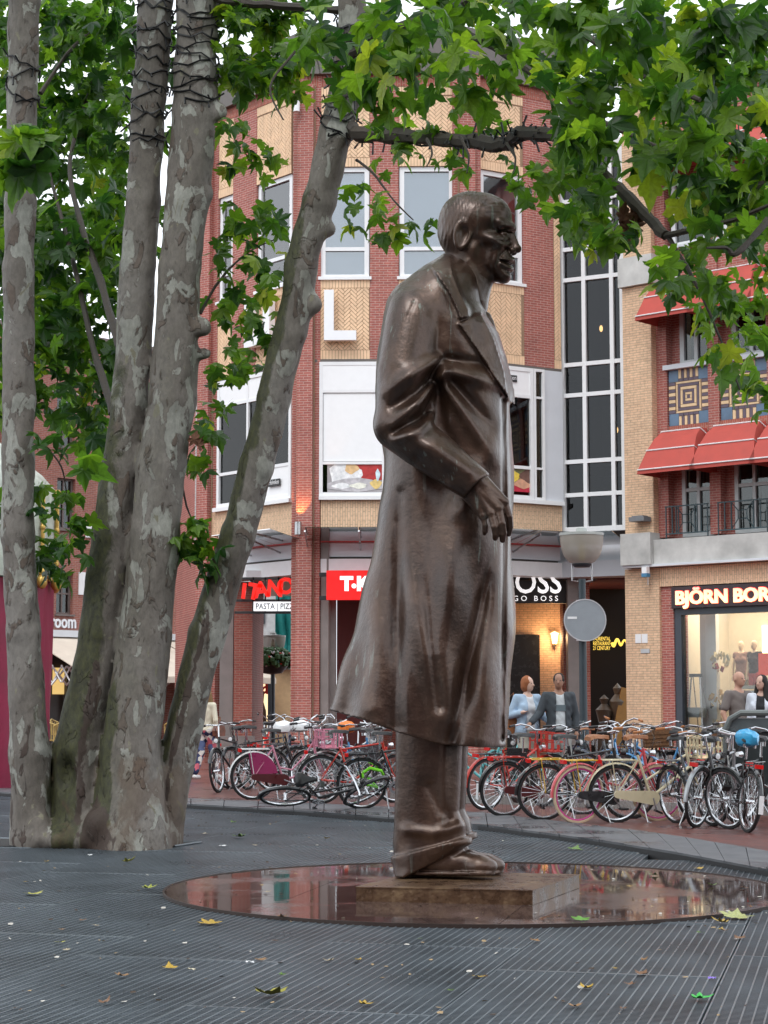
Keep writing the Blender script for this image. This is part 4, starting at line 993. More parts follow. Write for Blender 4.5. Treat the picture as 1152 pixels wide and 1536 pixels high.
s_, z_ = hh_(384, 914); text('PASTA | PIZZA | BAR', .205, mat('dark_lettering', (.03,.03,.035), .5), cp, Wc.world(s_, z_, .165), depth=.004, name='letters', sx=.80)
fr = MB(); 
for y in (868, 901, 919): x0, z = hh_(352, y); fr.rect(x0, x0+1.7, z-.03, z+.03, .02, .08)
for px in (380, 398, 418): x0, z0 = hh_(px, 919); fr.rect(x0-.02, x0+.02, z0, hh_(px, 866)[1], .02, .08)
o = fr.build('sign_frame', m_black, cp); Wc.place(o)
tk = empty('red_sign', B2.world(0, 0, 0), B2.rz, 'bright red sign with white letters T K beside the brick pier', 'sign')
x0, z1 = B2.hit(490, 856, .3); x1, z0 = B2.hit(575, 900, .3)
MB().rect(x0, x1+.9, z0, z1, .25, .40).build('sign_box', mat('tk_red', (.75,.01,.01), .35, emit=(.9,.02,.02), es=.3, bmp=0), tk)
for zz in (z1-.1, z0+.05): MB().rect(x0-.18, x0+.1, zz-.05, zz+.05, .28, .36).build('sign_bracket', m_black, tk)
mw_ = mat('lit_white_letter', (.9,.9,.9), .4, emit=(1,1,1), es=.45, bmp=0)
s_, z_ = B2.hit(511, 885, .4); text('T', .46, mw_, tk, (s_, -.42, z_), name='letter', bold=.026, depth=.02, sx=1.05)
s_2, _ = B2.hit(535, 885, .4); text('K', .46, mw_, tk, (s_2, -.42, z_), name='letter', bold=.028, depth=.02, sx=1.0)
for px in (531, 553): s3, z3 = B2.hit(px, 879, .4); MB().tube([(s3, -.40, z3), (s3, -.445, z3)], .06, 12).build('dot', mw_, tk)
text('M', .46, mw_, tk, (B2.hit(557, 885, .4)[0], -.42, z_), name='letter', bold=.028, depth=.02)
bs = empty('fashion_sign', (0, 0, 0), 0, 'white serif letters BOSS with smaller HUGO BOSS on a dark fascia right of the statue', 'sign')
Wb = Wall(P2(700, 47.8), P2(870, 47.8)); x1, zb = Wb.hit(841, 890); x0, _ = Wb.hit(748, 890); zt_ = Wb.hit(800, 857)[1]
t1 = text('BOSS', 1.0, mw_, bs, Wb.world(x0, zb, .2), name='letters', bold=.01, depth=.04)
bw_ = max(v.co.x for v in t1.data.vertices); bh_ = max(v.co.y for v in t1.data.vertices); t1.scale = ((x1-x0)/bw_, (zt_-zb)/bh_, 1)
x0, z0 = Wb.hit(745, 902); t1 = text('H U G O   B O S S', .19, mw_, bs, Wb.world(x0, z0, .2), name='small_letters', depth=.02); bw_ = max(v.co.x for v in t1.data.vertices); t1.scale = ((Wb.hit(836, 900)[0]-x0)/bw_, 1, 1)
og = empty('restaurant_sign', (0, 0, 0), 0, 'gold lettering and dragon curl reading ORIENTAL RESTAURANT 21 CENTURY in the dark doorway', 'sign')
Wo = Wall(P2(880, 51.8), P2(960, 51.8)); mg = glow('gold_letters', (1.0, .72, .12), .75)
for i, (t_, y) in enumerate((('T-ORIENTAL', 961), ('RESTAURANT', 968), ('21 CENTURY', 975))):
    s_, z_ = Wo.hit(889, y); o = text(t_, .15, mg, og, Wo.world(s_, z_, .1), name='letters', depth=.004); bw_ = max(v.co.x for v in o.data.vertices); o.scale = ((Wo.hit(915, y)[0]-s_)/bw_, 1, 1)
dr = MB(); dr.tube([Wo.world(Wo.hit(917+t*26, 964)[0], Wo.hit(917, 964+6*math.sin(t*15)*(1-t*.5))[1], .1) for t in np.linspace(0, 1, 28)], [.045*(1-.6*t) for t in np.linspace(0, 1, 28)], 5); dr.build('dragon_curl', mg, og)
# things dimly seen in the restaurant doorway
for i, (px, py, h_, c_) in enumerate(((905, 1050, 1.5, (.10,.08,.06)), (925, 1070, 1.8, (.16,.14,.11)), (938, 1030, 1.2, (.12,.10,.07)))):
    p = at(px, 1053, 51.2); e = empty('statuette', (p.x, 51.0, ZK+.1), i*.7, ('dim carved figure at the left of the dark restaurant doorway', 'pale figure in the middle of the dark restaurant doorway', 'small figure at the right of the dark restaurant doorway')[i], 'figure')
    MB().lathe([(.25, 0), (.28, .3), (.15, h_*.5), (.24, h_*.75), (.08, h_*.86), (.13, h_*.95), (0, h_*1.03)], 10).build('body', mat(f'carved_{("dark","pale","brown")[i]}', c_, .5), e)
e = empty('menu_board', at(929, 1115, 50.6), .1, 'tilted wooden menu board leaning in the restaurant doorway', 'sign'); e.location.z = ZK+.1
MB().box(-.28, .28, -.03, .03, 0, 1.75, Matrix.Rotation(R(14), 4, 'Y') @ Matrix.Rotation(R(-10), 4, 'X')).build('board', mat('amber_board', (.42,.24,.07), .5), e)
# sconce by the entrance
p = at(832, 958, 50.4); e = empty('wall_lantern', p, 0, 'small lit wall lantern beside the dark entrance right of the statue', 'lamp')
MB().lathe([(.06, -.14), (.10, .12), (.12, .14), (0, .2)], 8).build('shade', glow('lantern_glow', (1.0, .60, .25), 4.0), e); MB().box(-.03, .03, 0, .2, -.2, -.12).build('bracket', m_black, e)
pl_ = bpy.data.lights.new('lantern_light', 'POINT'); o = bpy.data.objects.new('lantern_light', pl_); COL.objects.link(o); o.location = p + Vector((0, -.25, 0)); pl_.energy = 35; pl_.color = (1, .6, .3); pl_.shadow_soft_size = .1
# beer sign on the white window band and posters
hs = empty('beer_sign', (0, 0, 0), 0, 'small black and white beer sign on the white window band, partly hidden by the statue', 'sign')
for W_, (x0_, x1_, y0_, y1_), tx in ((B3, (746, 776, 560, 573), 'Heineken'), (B1, (402, 419, 720, 728), 'Heineken')):
    s0, z1 = W_.hit(x0_, y0_, .1); s1, z0 = W_.hit(x1_, y1_, .1)
    e = hs if W_ is B3 else empty('beer_sign', (0, 0, 0), 0, 'small beer sign on the white panel left of the main pier', 'sign')
    o = MB().rect(s0, s1, z0, z1, .065, .09).build('plate', m_black, e); W_.place(o)
    o = text(tx, (z1-z0)*.95, m_white, e, W_.world(s0+.03, z0+.05, .095), (math.pi/2, 0, W_.rz), depth=.002, name='letters'); bw_ = max(v.co.x for v in o.data.vertices); o.scale = ((s1-s0-.06)/bw_, 1, 1)
def poster(W, x0, x1, y0, y1, shapes, base, label):
    s0, z1 = W.hit(x0, y0); s1, z0 = W.hit(x1, y1); e = empty('food_poster', (0, 0, 0), 0, label, 'poster')
    o = MB().rect(s0, s1, z0, z1, .012, .016).build('paper', base, e); W.place(o)
    for i, (cx, cy, rx, ry, c_) in enumerate(shapes):
        nm = mat(f'print_{c_[0]:.2f}_{c_[1]:.2f}_{c_[2]:.2f}', c_, .5, var=.25, vs_=9, bmp=0); pts = [(s0+(s1-s0)*(cx+rx*math.cos(a_)*(1+.18*math.sin(3*a_+i))), z0+(z1-z0)*(cy+ry*math.sin(a_)*(1+.15*math.cos(4*a_)))) for a_ in np.linspace(0, 2*math.pi, 18)[:-1]]
        pts = clip([(p[0], p[1]) for p in pts], (s1, 0), (1, 0)); pts = clip(pts, (s0, 0), (-1, 0)); pts = clip(pts, (0, z1), (0, 1)); pts = clip(pts, (0, z0), (0, -1))
        if len(pts) > 2: o = MB().prism(pts, -.018 - .0025*i, -.016 - .0025*i + .0003).build('print', nm, e); W.place(o)
poster(B2, 491, 577, 696, 738, [(.75,.75,.5,.35,(.45,.03,.03)), (.3,.6,.28,.5,(.8,.82,.84)), (.42,.85,.12,.2,(.75,.5,.25)), (.5,.25,.6,.22,(.5,.48,.5)), (.25,.22,.16,.1,(.85,.87,.88)), (.55,.22,.15,.1,(.8,.8,.7)), (.85,.28,.10,.16,(.75,.55,.2)), (.88,.6,.04,.2,(.6,.75,.85))], mat('poster_grey', (.35,.33,.34), .5), 'photo poster of a laid table in the low window left of the statue')
poster(B3, 752, 798, 700, 739, [(.5,.1,.7,.25,(.5,.02,.05)), (.25,.62,.30,.34,(.9,.62,.08)), (.2,.7,.12,.14,(.85,.2,.05)), (.7,.35,.3,.2,(.65,.35,.22)), (.9,.7,.3,.3,(.16,.08,.06))], mat('poster_green', (.4,.42,.2), .5), 'photo poster of a pizza in the low window right of the statue')
# ================================================================== plane tree with four stems
TY = gnd(140, 1272).y + 0.35; TS = FPX / TY
def tw(px, py, w=0.0):                   # pixel + depth offset (px units) -> world
    return at(px, py, TY + w/TS)
stems = {
 'A': [(46,1300,0,33),(46,1262,0,29),(44,1130,0,30),(35,950,0,26),(27,800,4,25),(28,600,8,24),(27,400,14,23.5),(31,300,18,23.5),(37,0,30,23),(42,-200,40,21)],
 'B': [(112,1300,8,40),(112,1250,8,38),(116,1130,14,36),(150,950,22,31),(168,800,26,30),(180,700,28,28),(196,600,32,27),(206,400,40,27),(215,300,44,25.5),(224,150,50,25.5),(234,0,56,25),(240,-200,66,22)],
 'C': [(196,1300,-30,66),(196,1262,-26,60),(195,1130,-16,45),(218,950,-8,39),(233,800,-4,38),(241,700,0,35.5),(259,600,4,36),(270,400,10,31.5),(281,300,14,32),(292,170,18,34),(293,100,20,32.5),(297,0,24,31),(300,-200,30,27)],
 'D': [(236,1300,6,34),(244,1255,8,30),(266,1130,10,27),(311,950,8,27.5),(357,800,4,26),(386,700,0,25),(409,600,-4,25),(436,500,-8,24.5),(452,400,-12,24),(478,300,-18,24.5),(505,200,-24,25),(524,100,-34,24),(530,40,-40,22),(520,-200,-60,17)],
}
h = 0.034; lo = (tw(-45, 600).x, TY-1.15, -0.1); hi = (tw(590, 600).x, TY+1.15, 10.2)
X, Y, Z = grid(lo, hi, h); u, v = proj(X, Y, Z); w_ = (Y-TY)*TS
u = u.astype(np.float32); v = v.astype(np.float32); w_ = w_.astype(np.float32)
d = None
for k, pts in stems.items():
    e = chain((u, v, w_), [((p[0], p[1], p[2]), p[3]) for p in pts], 6.0)
    d = e if d is None else smin(d, e, 5.0)
for c_, r_ in (((304, 492, -6), 14), ((306, 530, 0), 10), ((329, 168, 8), 13), ((470, 458, -14), 14), ((494, 345, -20), 11), ((310, 290, 8), 8), ((60, 1235, -20), 14), ((150, 1235, -45), 26)):
    d = smin(d, np.sqrt((u-c_[0])**2+(v-c_[1])**2+(w_-c_[2])**2) - r_, 12)
d = smax(d, -(np.sqrt(((u-98)/17)**2+((v-1160)/34)**2+((w_+28)/24)**2)-1)*17, 8)
d = smin(d, np.sqrt(((u-98)/60)**2 + ((v-1262)/26)**2 + ((w_+2)/52)**2)*26-26, 18)
d = d + 1.6*np.sin(u*.085+v*.021)*np.sin(w_*.11+v*.034) + 1.0*np.sin(v*.07+w_*.05)*np.sin(u*.16) + .6*np.sin(u*.31+v*.13)*np.sin(w_*.27-v*.09)
m_bark, n, b = newmat('plane_bark'); tcn = N(n, 'TexCoord'); geo = N(n, 'NewGeometry')
mp = N(n, 'Mapping'); mp.inputs['Scale'].default_value = (1, 1, .55); n.links.new(tcn.outputs['Object'], mp.inputs[0])
def vn(scale, detail, dist, rough=.5):
    q = N(n, 'TexNoise', Scale=scale, Detail=detail, Distortion=dist, Roughness=rough); n.links.new(mp.outputs[0], q.inputs['Vector']); return q.outputs['Fac']
nA, nB, nC, nD = vn(4.2, 6, .5, .55), vn(6.0, 6, .6, .55), vn(1.1, 4, .3), vn(22, 6, .2, .7)

base = ramp(n, nC, [(.3, (.115,.098,.080)), (.5, (.170,.150,.130)), (.7, (.225,.208,.188))])
c = mixc(n, ramp(n, nA, [(.555, 0), (.575, 1)]), base, (.30,.30,.265))
c = mixc(n, ramp(n, nB, [(.60, 0), (.615, 1)]), c, (.125,.095,.075))
c = mixc(n, ramp(n, nB, [(.33, 1), (.345, 0)]), c, (.215,.20,.14))
c = mixc(n, 1.0, c, ramp(n, nD, [(.3, .70), (.7, 1.18)]), 'MULTIPLY')
c = mixc(n, ramp(n, nA, [(.535, 0), (.552, .55), (.556, 0)]), c, (.07,.055,.045))
c = mixc(n, ramp(n, nB, [(.578, 0), (.598, .6), (.602, 0)]), c, (.06,.045,.035))
# moss and damp on the weather side and low down
sn = N(n, 'SeparateXYZ'); n.links.new(geo.outputs['Normal'], sn.inputs[0]); sp = N(n, 'SeparateXYZ'); n.links.new(geo.outputs['Position'], sp.inputs[0])
side = ramp(n, math_(n, 'MULTIPLY_ADD', sn.outputs[0], -.5, .5), [(.34, 0), (.60, 1)])
lowz = ramp(n, math_(n, 'MULTIPLY', sp.outputs[2], .125), [(.0, 1.0), (.62, .75), (.95, .15)])
xr = ramp(n, math_(n, 'MULTIPLY_ADD', sp.outputs[0], .25, 1.0), [(.0, 0.0), (.10, 0.0), (.16, 1.0)])
mo = math_(n, 'MULTIPLY', math_(n, 'MULTIPLY', side, lowz), math_(n, 'MULTIPLY', xr, ramp(n, vn(2.4, 7, .5, .65), [(.36, 0), (.54, .92)])))
mo = math_(n, 'MULTIPLY', mo, .35)
at_m = N(n, 'Attribute'); at_m.attribute_name = 'moss'; at_b = N(n, 'Attribute'); at_b.attribute_name = 'damp'
nE = vn(3.2, 8, .6, .68)
mo = math_(n, 'MAXIMUM', mo, ramp(n, math_(n, 'ADD', at_m.outputs['Fac'], math_(n, 'MULTIPLY_ADD', nE, 1.6, -.8)), [(.38, 0), (.58, .95)]))
c = mixc(n, mo, c, mixc(n, ramp(n, nD, [(.35, 0), (.65, 1)]), (.020,.021,.010), (.058,.062,.017)))
dk = math_(n, 'MULTIPLY', ramp(n, sp.outputs[2], [(.0, 1), (.9, .8), (1.0, .0)]), ramp(n, vn(1.7, 6, .8, .6), [(.50, 0), (.56, .5)]))
c = mixc(n, dk, c, (.10,.055,.03)); c = mixc(n, ramp(n, math_(n, 'ADD', at_b.outputs['Fac'], math_(n, 'MULTIPLY_ADD', nB, 1.4, -.7)), [(.42, 0), (.50, .9)]), c, (.046,.028,.021)); n.links.new(c, b.inputs['Base Color']); b.inputs['Roughness'].default_value = .7
hq = math_(n, 'ADD', math_(n, 'MULTIPLY', ramp(n, nA, [(.55, 0), (.58, -.6)]), 1.0), math_(n, 'ADD', math_(n, 'MULTIPLY', nD, .5), math_(n, 'MULTIPLY', ramp(n, nB, [(.595, 0), (.62, .8)]), 1.0)))
bump(n, b, hq, .9, .022)
tree = empty('plane_tree', tw(140, 1272), 0, 'four-stemmed plane tree with mottled grey bark and drooping green leaves, left of the statue', 'tree')
TO = tree.location
V, Fc = surface_nets(d.astype(np.float32), lo, h); V = V - np.array(TO)
tme = npmesh('trunk', V, Fc, m_bark)
def stain(V):
    X_, Y_, Z_ = (V + np.array(TO)).T; uu, vv = proj(X_, Y_, Z_); ww = (Y_-TY)*TS; best = np.full(len(V), 1e9); ms = np.zeros(len(V)); bs_ = np.zeros(len(V))
    for k, pts in stems.items():
        P_ = np.array(pts)[::-1]; cx, cw, cr_ = [np.interp(vv, P_[:,1], P_[:,q]) for q in (0, 2, 3)]
        dist = np.sqrt((uu-cx)**2 + (ww-cw)**2) - cr_; t = (uu-cx)/cr_; s = dist < best; best = np.where(s, dist, best)
        low = np.clip((vv-820)/180, 0, 1)
        if k == 'A': m_, b_ = .25*low*(t > .3), .30*low
        elif k == 'B': m_ = np.clip(.55 - .55*t, 0, 1)*np.clip((vv-330)/500, .25, 1); b_ = np.clip(1-np.abs(t-.15)/.5, 0, 1)*np.clip((vv-880)/120, 0, 1)*.62
        elif k == 'C': m_ = np.clip((-t-.35)*2.2, 0, 1)*np.clip((vv-950)/150, 0, 1); b_ = np.clip((-t+.1)*1.2, 0, 1)*np.clip((vv-1175)/50, 0, 1)*.75
        else: m_ = np.clip(-t*1.1+.05, 0, 1)*np.clip((vv-180)/200, 0, 1)*.95; b_ = np.clip(1-np.abs(t+.25)/.35, 0, 1)*np.clip((vv-860)/90, 0, 1)*.85
        ms = np.where(s, m_, ms); bs_ = np.where(s, b_, bs_)
    hol = np.exp(-(((uu-98)/30)**2+((vv-1185)/50)**2)); return np.maximum(ms, hol), bs_
for nm_, val in zip(('moss', 'damp'), stain(V)):
    at_ = tme.attributes.new(nm_, 'FLOAT', 'POINT'); at_.data.foreach_set('value', val.astype(np.float32))
link('trunk', tme, tree); del d, X, Y, Z, u, v, w_
m_branch = mat('dark_wet_bark', (.045,.035,.026), .65, var=.4, vs_=5, bmp=.6, bs=25)
def branch(pts, r0, r1, name='branch', m=None, n_=7):
    k = len(pts); P_ = [at(p[0], p[1], p[2]) - TO for p in pts]
    # smooth and roughen the path
    out = []; rr = []
    for i in range(k-1):
        a, b_ = P_[max(i-1, 0)], P_[i]; c_, d_ = P_[i+1], P_[min(i+2, k-1)]
        for q in range(5):
            t = q/5; p = 0.5*((2*b_) + (c_-a)*t + (2*a-5*b_+4*c_-d_)*t*t + (3*b_-a-3*c_+d_)*t*t*t)
            f = (i+t)/(k-1); r_ = r0+(r1-r0)*f; out.append(p + Vector((rnd.uniform(-1,1), rnd.uniform(-1,1), rnd.uniform(-1,1)))*r_*.18); rr.append(r_*rnd.uniform(.88, 1.12))
    out.append(P_[-1]); rr.append(r1)
    MB().tube(out, rr, n_).build(name, m or m_branch, tree)
    return out
D0 = TY - .15
main = branch([(522,190,D0-.1),(545,201,D0-.3),(612,205,D0-.9),(700,212,D0-1.7),(755,216,D0-2.2),(778,201,D0-2.5),(837,202,D0-3.1),(869,224,D0-3.4),(896,255,D0-3.6),(935,290,D0-3.9),(975,330,D0-4.2),(998,353,D0-4.4)], .085, .045)
branch([(998,353,D0-4.4),(1040,345,D0-4.7),(1100,330,D0-5),(1170,300,D0-5.2)], .03, .012)
branch([(1000,352,D0-4.4),(1030,400,D0-4.6),(1060,460,D0-4.7),(1085,520,D0-4.7),(1110,585,D0-4.7)], .02, .006)
branch([(525,60,D0-.3),(640,30,D0-1.5),(740,-10,D0-2.5),(798,20,D0-3),(888,59,D0-3.6),(960,110,D0-4.0),(1050,150,D0-4.4)], .07, .02)
branch([(530,80,D0-.3),(660,40,D0-1.5),(790,103,D0-2.6),(865,162,D0-3.2),(940,200,D0-3.8),(1030,240,D0-4.2)], .05, .015)
branch([(298,-20,TY+.1),(335,2,TY),(420,8,TY-.1),(515,16,TY-.3),(525,30,TY-.3)], .045, .05)
branch([(480,20,TY-.2),(440,80,TY-.3),(405,130,TY-.4),(425,180,TY-.5)], .02, .008)
branch([(300,470,TY+.1),(330,420,TY+.3),(370,380,TY+.5),(410,360,TY+.6)], .02, .006)
branch([(535,240,D0),(560,260,D0-.4),(590,300,D0-.6),(620,330,D0-.7)], .018, .006)
branch([(180,520,TY+.3),(150,420,TY+1),(120,330,TY+1.8),(105,240,TY+2.4),(140,120,TY+3)], .05, .02)
branch([(170,620,TY+.4),(140,520,TY+1),(112,400,TY+1.6),(85,300,TY+2.2),(60,200,TY+2.6)], .045, .015)
branch([(50,660,TY+.1),(70,672,TY),(92,700,TY),(100,740,TY+.1)], .016, .006)
branch([(270,700,TY+.2),(280,760,TY+.3),(300,800,TY+.3)], .015, .006)
branch([(60,140,TY+2),(110,70,TY+2.4),(170,20,TY+2.8)], .03, .012)
for (a, b_, c_, d_) in ((690,205,700,260),(760,215,770,260),(640,208,640,250),(860,220,850,330),(935,292,900,350),(960,150,950,250),(1000,60,1010,130),(1080,100,1110,220),(905,20,960,0),(1060,160,1070,300),(560,90,590,160),(450,60,480,110)):
    branch([(a, b_, D0-2.6), ((a+c_)/2+8, (b_+d_)/2, D0-2.8), (c_, d_, D0-2.9)], .016, .005, 'twig')
branch([(1152,330,14.2),(1105,380,14.0),(1090,372,14),(1060,372,13.9)], .03, .008, 'twig')

# ---- leaves
half = [(.10,-.07),(.30,-.16),(.42,-.13),(.40,.0),(.30,.10),(.46,.12),(.66,.26),(.55,.33),(.46,.42),(.26,.38),(.31,.50),(.27,.62),(.17,.66),(.10,.82),(0,1.0)]
outline = [(0, 0)] + half + [(-x, y) for x, y in half[-2::-1]]
def leaf_template(bend, cup, seed):
    rq = random.Random(seed); pts = []; ctr = (0, .26)
    for x, y in [ctr] + outline:
        r_ = math.hypot(x, y-.26); x2 = x*(1+rq.uniform(-.06, .06)); y2 = y*(1+rq.uniform(-.05, .05))
        z = -bend*r_*r_ + cup*abs(x) + rq.uniform(-.02, .02)
        pts.append((x2, y2, z))
    fs = [(0, 1+i, 1+(i+1) % len(outline)) for i in range(len(outline))]
    k = len(pts); pts += [(-.012, -.0, 0), (.012, 0, 0), (.004, -.34, -.10), (-.004, -.34, -.10)]; fs += [(k, k+3, k+2), (k, k+2, k+1)]
    return np.array(pts, np.float32), np.array(fs, np.int32)
TEMPL = [leaf_template(.45, .16, 1), leaf_template(.75, -.16, 2), leaf_template(.2, .38, 3), leaf_template(1.05, .05, 4)]
def leafmat(name, attr):
    m, n, b = newmat(name); out = [x for x in n.nodes if x.type == 'OUTPUT_MATERIAL'][0]
    if attr: a = N(n, 'Attribute'); a.attribute_name = 'tone'; f = a.outputs['Fac']
    else: f = N(n, 'ObjectInfo').outputs['Random']
    c = ramp(n, f, [(0, (.018,.058,.018)), (.3, (.042,.105,.020)), (.62, (.088,.175,.022)), (.88, (.16,.27,.03)), (1, (.25,.29,.04))])
    tcn = N(n, 'TexCoord'); nz = N(n, 'TexNoise', Scale=9.0, Detail=3.0); n.links.new(tcn.outputs['Object'], nz.inputs['Vector'])
    c = mixc(n, 1.0, c, ramp(n, nz.outputs['Fac'], [(.3, .8), (.7, 1.2)]), 'MULTIPLY')
    n.links.new(c, b.inputs['Base Color']); b.inputs['Roughness'].default_value = .38; b.inputs['Specular IOR Level'].default_value = .45
    tl = N(n, 'BsdfTranslucent'); tc_ = mixc(n, 1.0, c, (2.2, 2.3, .9), 'MULTIPLY'); n.links.new(tc_, tl.inputs[0])
    ms = N(n, 'MixShader'); ms.inputs[0].default_value = .48; n.links.new(b.outputs[0], ms.inputs[1]); n.links.new(tl.outputs[0], ms.inputs[2]); n.links.new(ms.outputs[0], out.inputs[0])
    return m
m_leafA, m_leafO = leafmat('leaf_mass_green', True), leafmat('leaf_green', False)
rl = np.random.RandomState(11)
LP = []                                  # position, size, rotation, tone
def clump(px, py, Y, rp, nn, size=.25, tone=.5, squash=1.0, dy=None):
    c = at(px, py, Y); r_ = rp*Y/FPX
    for i in range(nn):
        o = rl.normal(size=3)*r_*np.array([.62, .62 if dy is None else dy, .62*squash])
        LP.append((c.x+o[0], c.y+o[1], c.z+o[2], size*rl.uniform(.62, 1.15), np.clip(rl.normal(tone-.03, .24), 0, 1)))
# far side of the crown, left and between the stems
for i in range(78):
    x, y = rl.uniform(-10, 205), rl.uniform(-15, 520 if rl.rand() < .7 else 620)
    if min((x-128)**2+(y-75)**2, (x-125)**2+(y-285)**2, (x-85)**2+(y-430)**2) < 700: continue
    clump(x, y, rl.uniform(TY+1.5, TY+6.5), 34, 16, .27, .42)
for i in range(30):
    x, y = rl.uniform(320, 440), rl.uniform(-10, 130); clump(x, y, rl.uniform(TY, TY+1.5), 24, 7, .24, .5)
for (x, y) in [(70,15),(110,25),(160,10),(185,45),(80,60),(90,110),(70,150),(180,110),(170,160),(100,180),(140,200),(185,215),(75,230),(175,270),(150,320),(105,325),(70,330),(185,350),(125,370),(160,390),(90,385),(100,425),(150,440),(175,470),(130,490),(85,480),(65,530),(100,540),(150,530),(165,580),(120,585),(140,630),(100,610),(155,650),(8,60),(5,150),(10,320),(5,430),(205,30),(215,90),(245,60),(250,200),(252,330),(8,520),(6,600),(4,760),(180,520),(60,600)]:
    clump(x, y, rl.uniform(TY+1.2, TY+4.5), 30, 15, .25, .33)
for (x, y) in [(345,25),(355,70),(400,25),(420,60),(385,110),(450,40),(345,120),(460,90),(440,140),(350,195),(375,215),(400,240),(345,235),(360,330),(395,345),(340,345),(330,385),(370,390),(400,400),(350,430),(390,440),(330,470),(380,480),(400,500),(350,520),(375,555),(335,560),(410,330),(318,600)]:
    clump(x, y, rl.uniform(TY-.4, TY+1.2), 22, 8, .22, .55)
for (x, y) in [(300,795),(285,815),(312,830),(320,850),(290,780),(90,735),(65,765),(85,800),(110,825),(70,830),(120,790),(60,735),(78,848),(305,690),(300,640),(85,670)]:
    clump(x, y, TY+rl.uniform(-.3, .5), 20, 7, .23, .38)
for (x, y, s_) in [(25,205,.34),(55,190,.32),(40,235,.34),(15,250,.3),(70,215,.28),(130,690,.25)]: clump(x, y, 12.4, 12, 3, s_, .42)
# over the statue
for (x, y) in [(560,20),(590,50),(630,25),(670,55),(710,25),(750,60),(790,20),(560,85),(610,100),(650,90),(700,110),(745,125),(790,90),(575,135),(540,120),(500,80),(480,30),(620,140),(705,150),(590,20),(690,5),(735,5),(650,0)]:
    clump(x, y, rl.uniform(D0-4.6, D0-1.2), 34, 9, .27, .5)
for (x, y) in [(555,190),(600,180),(640,190),(575,235),(610,225),(650,235),(685,240),(545,280),(520,300),(560,300),(590,310),(610,335),(560,340),(580,360),(640,345),(530,335),(690,195),(740,190),(760,240),(790,255),(775,285),(810,270),(820,300)]:
    clump(x, y, rl.uniform(D0-1.6, D0-.4), 17, 4, .20, .62)
# right-hand crown, drooping
for (x, y) in [(840,30),(880,10),(930,30),(980,15),(1030,35),(1085,15),(1135,35),(850,80),(900,95),(955,70),(1010,85),(1065,75),(1120,95),(840,130),(890,150),(1000,140),(1060,135),(1110,150),(1148,160),(960,130),(860,185),(900,195),(1000,195),(1050,190),(1100,210),(1145,240),(980,240),(1030,250),(1080,265),(1125,290),(890,240),(870,290),(910,310),(860,335),(900,355),(930,350),(840,250),(1040,300),(1090,310),(1145,330),(1075,350),(1110,370),(1040,380),(1000,400),(1060,405),(1145,400),(1030,430),(1080,440),(1120,440),(1060,470),(1100,480),(1145,470),(1090,520),(1145,520),(1125,560),(1148,590)]:
    Y_ = rl.uniform(D0-6.4, D0-3.0); f = 1.0 if y < 330 else .7
    clump(x, y, Y_, 34*f, int(13*f), .24*f+.03, .58 if rl.rand() < .65 else .36)
for (x, y) in [(860,50),(930,60),(1000,40),(1080,60),(1140,80),(1100,180),(1040,160),(1140,260),(970,180),(880,130),(1120,330)]: clump(x, y, rl.uniform(D0-2.5, D0), 42, 12, .27, .3)
# unseen leaf clumps added overhead to darken the ground, trunks and statue
for i in range(200):
    x, y = rl.uniform(-9, 5.5), rl.uniform(7, 27); zf = CAM_H + (y*.39) + 1.6
    if (x+2.2)**2/64 + (y-17)**2/110 > 1: continue
    LPn = 12; c = Vector((x, y, zf + rl.uniform(0, 2.2)))
    for q in range(LPn): o = rl.normal(size=3)*.45; LP.append((c.x+o[0], c.y+o[1], c.z+o[2], rl.uniform(.26, .38), rl.uniform(.1, .7)))
LP = np.array(LP); NL = len(LP)
up, vp = proj(LP[:,0], LP[:,1], LP[:,2])
inview = (up > -10) & (up < 1160) & (vp > -10) & (vp < 1536)
showsize = np.where(inview, LP[:,3]/LP[:,1], 0); big = set(np.argsort(-showsize)[:300].tolist())
yaw = rl.uniform(0, 2*math.pi, NL); pitch = rl.normal(-.75, .45, NL); roll = rl.normal(0, .5, NL)
def rotm(a, p, r):
    return (Matrix.Rotation(a, 3, 'Z') @ Matrix.Rotation(p, 3, 'X') @ Matrix.Rotation(r, 3, 'Y'))
leaf_me = [npmesh('leaf', t[0], t[1], m_leafO, False) for t in TEMPL]
mv, mf, mt = [], [], []; off = 0
for i in range(NL):
    t = i % 4; Rm = rotm(yaw[i], pitch[i], roll[i])
    if i in big:
        o = link('leaf', leaf_me[t], tree, Vector(LP[i,:3]) - TO, Rm.to_euler(), (LP[i,3],)*3)
    else:
        P_, Fq = TEMPL[t]; mv.append((P_ @ np.array(Rm).T)*LP[i,3] + LP[i,:3] - np.array(TO)); mf.append(Fq+off); off += len(P_); mt.append(np.full(len(Fq), LP[i,4]))
me = npmesh('foliage', np.concatenate(mv), np.concatenate(mf), m_leafA, False)
a = me.attributes.new('tone', 'FLOAT', 'FACE'); a.data.foreach_set('value', np.concatenate(mt).astype(np.float32))
o = link('foliage', me, tree); o['kind'] = 'stuff'
# dead brown leaves hanging
m_dead = mat('dead_leaf', (.12,.05,.025), .8, var=.3)
dm = npmesh('dead_leaf', *TEMPL[1], m_dead, False)
for (px, py) in ((928,338),(940,350),(952,345),(945,362),(935,330),(957,335),(290,665),(296,672)):
    p = at(px, py, D0-4 if px > 500 else TY-.2); link('dead_leaf', dm, tree, p - TO, (rnd.uniform(1.2, 1.9), rnd.uniform(-.4, .4), rnd.uniform(0, 6)), (.16, .16, .16))

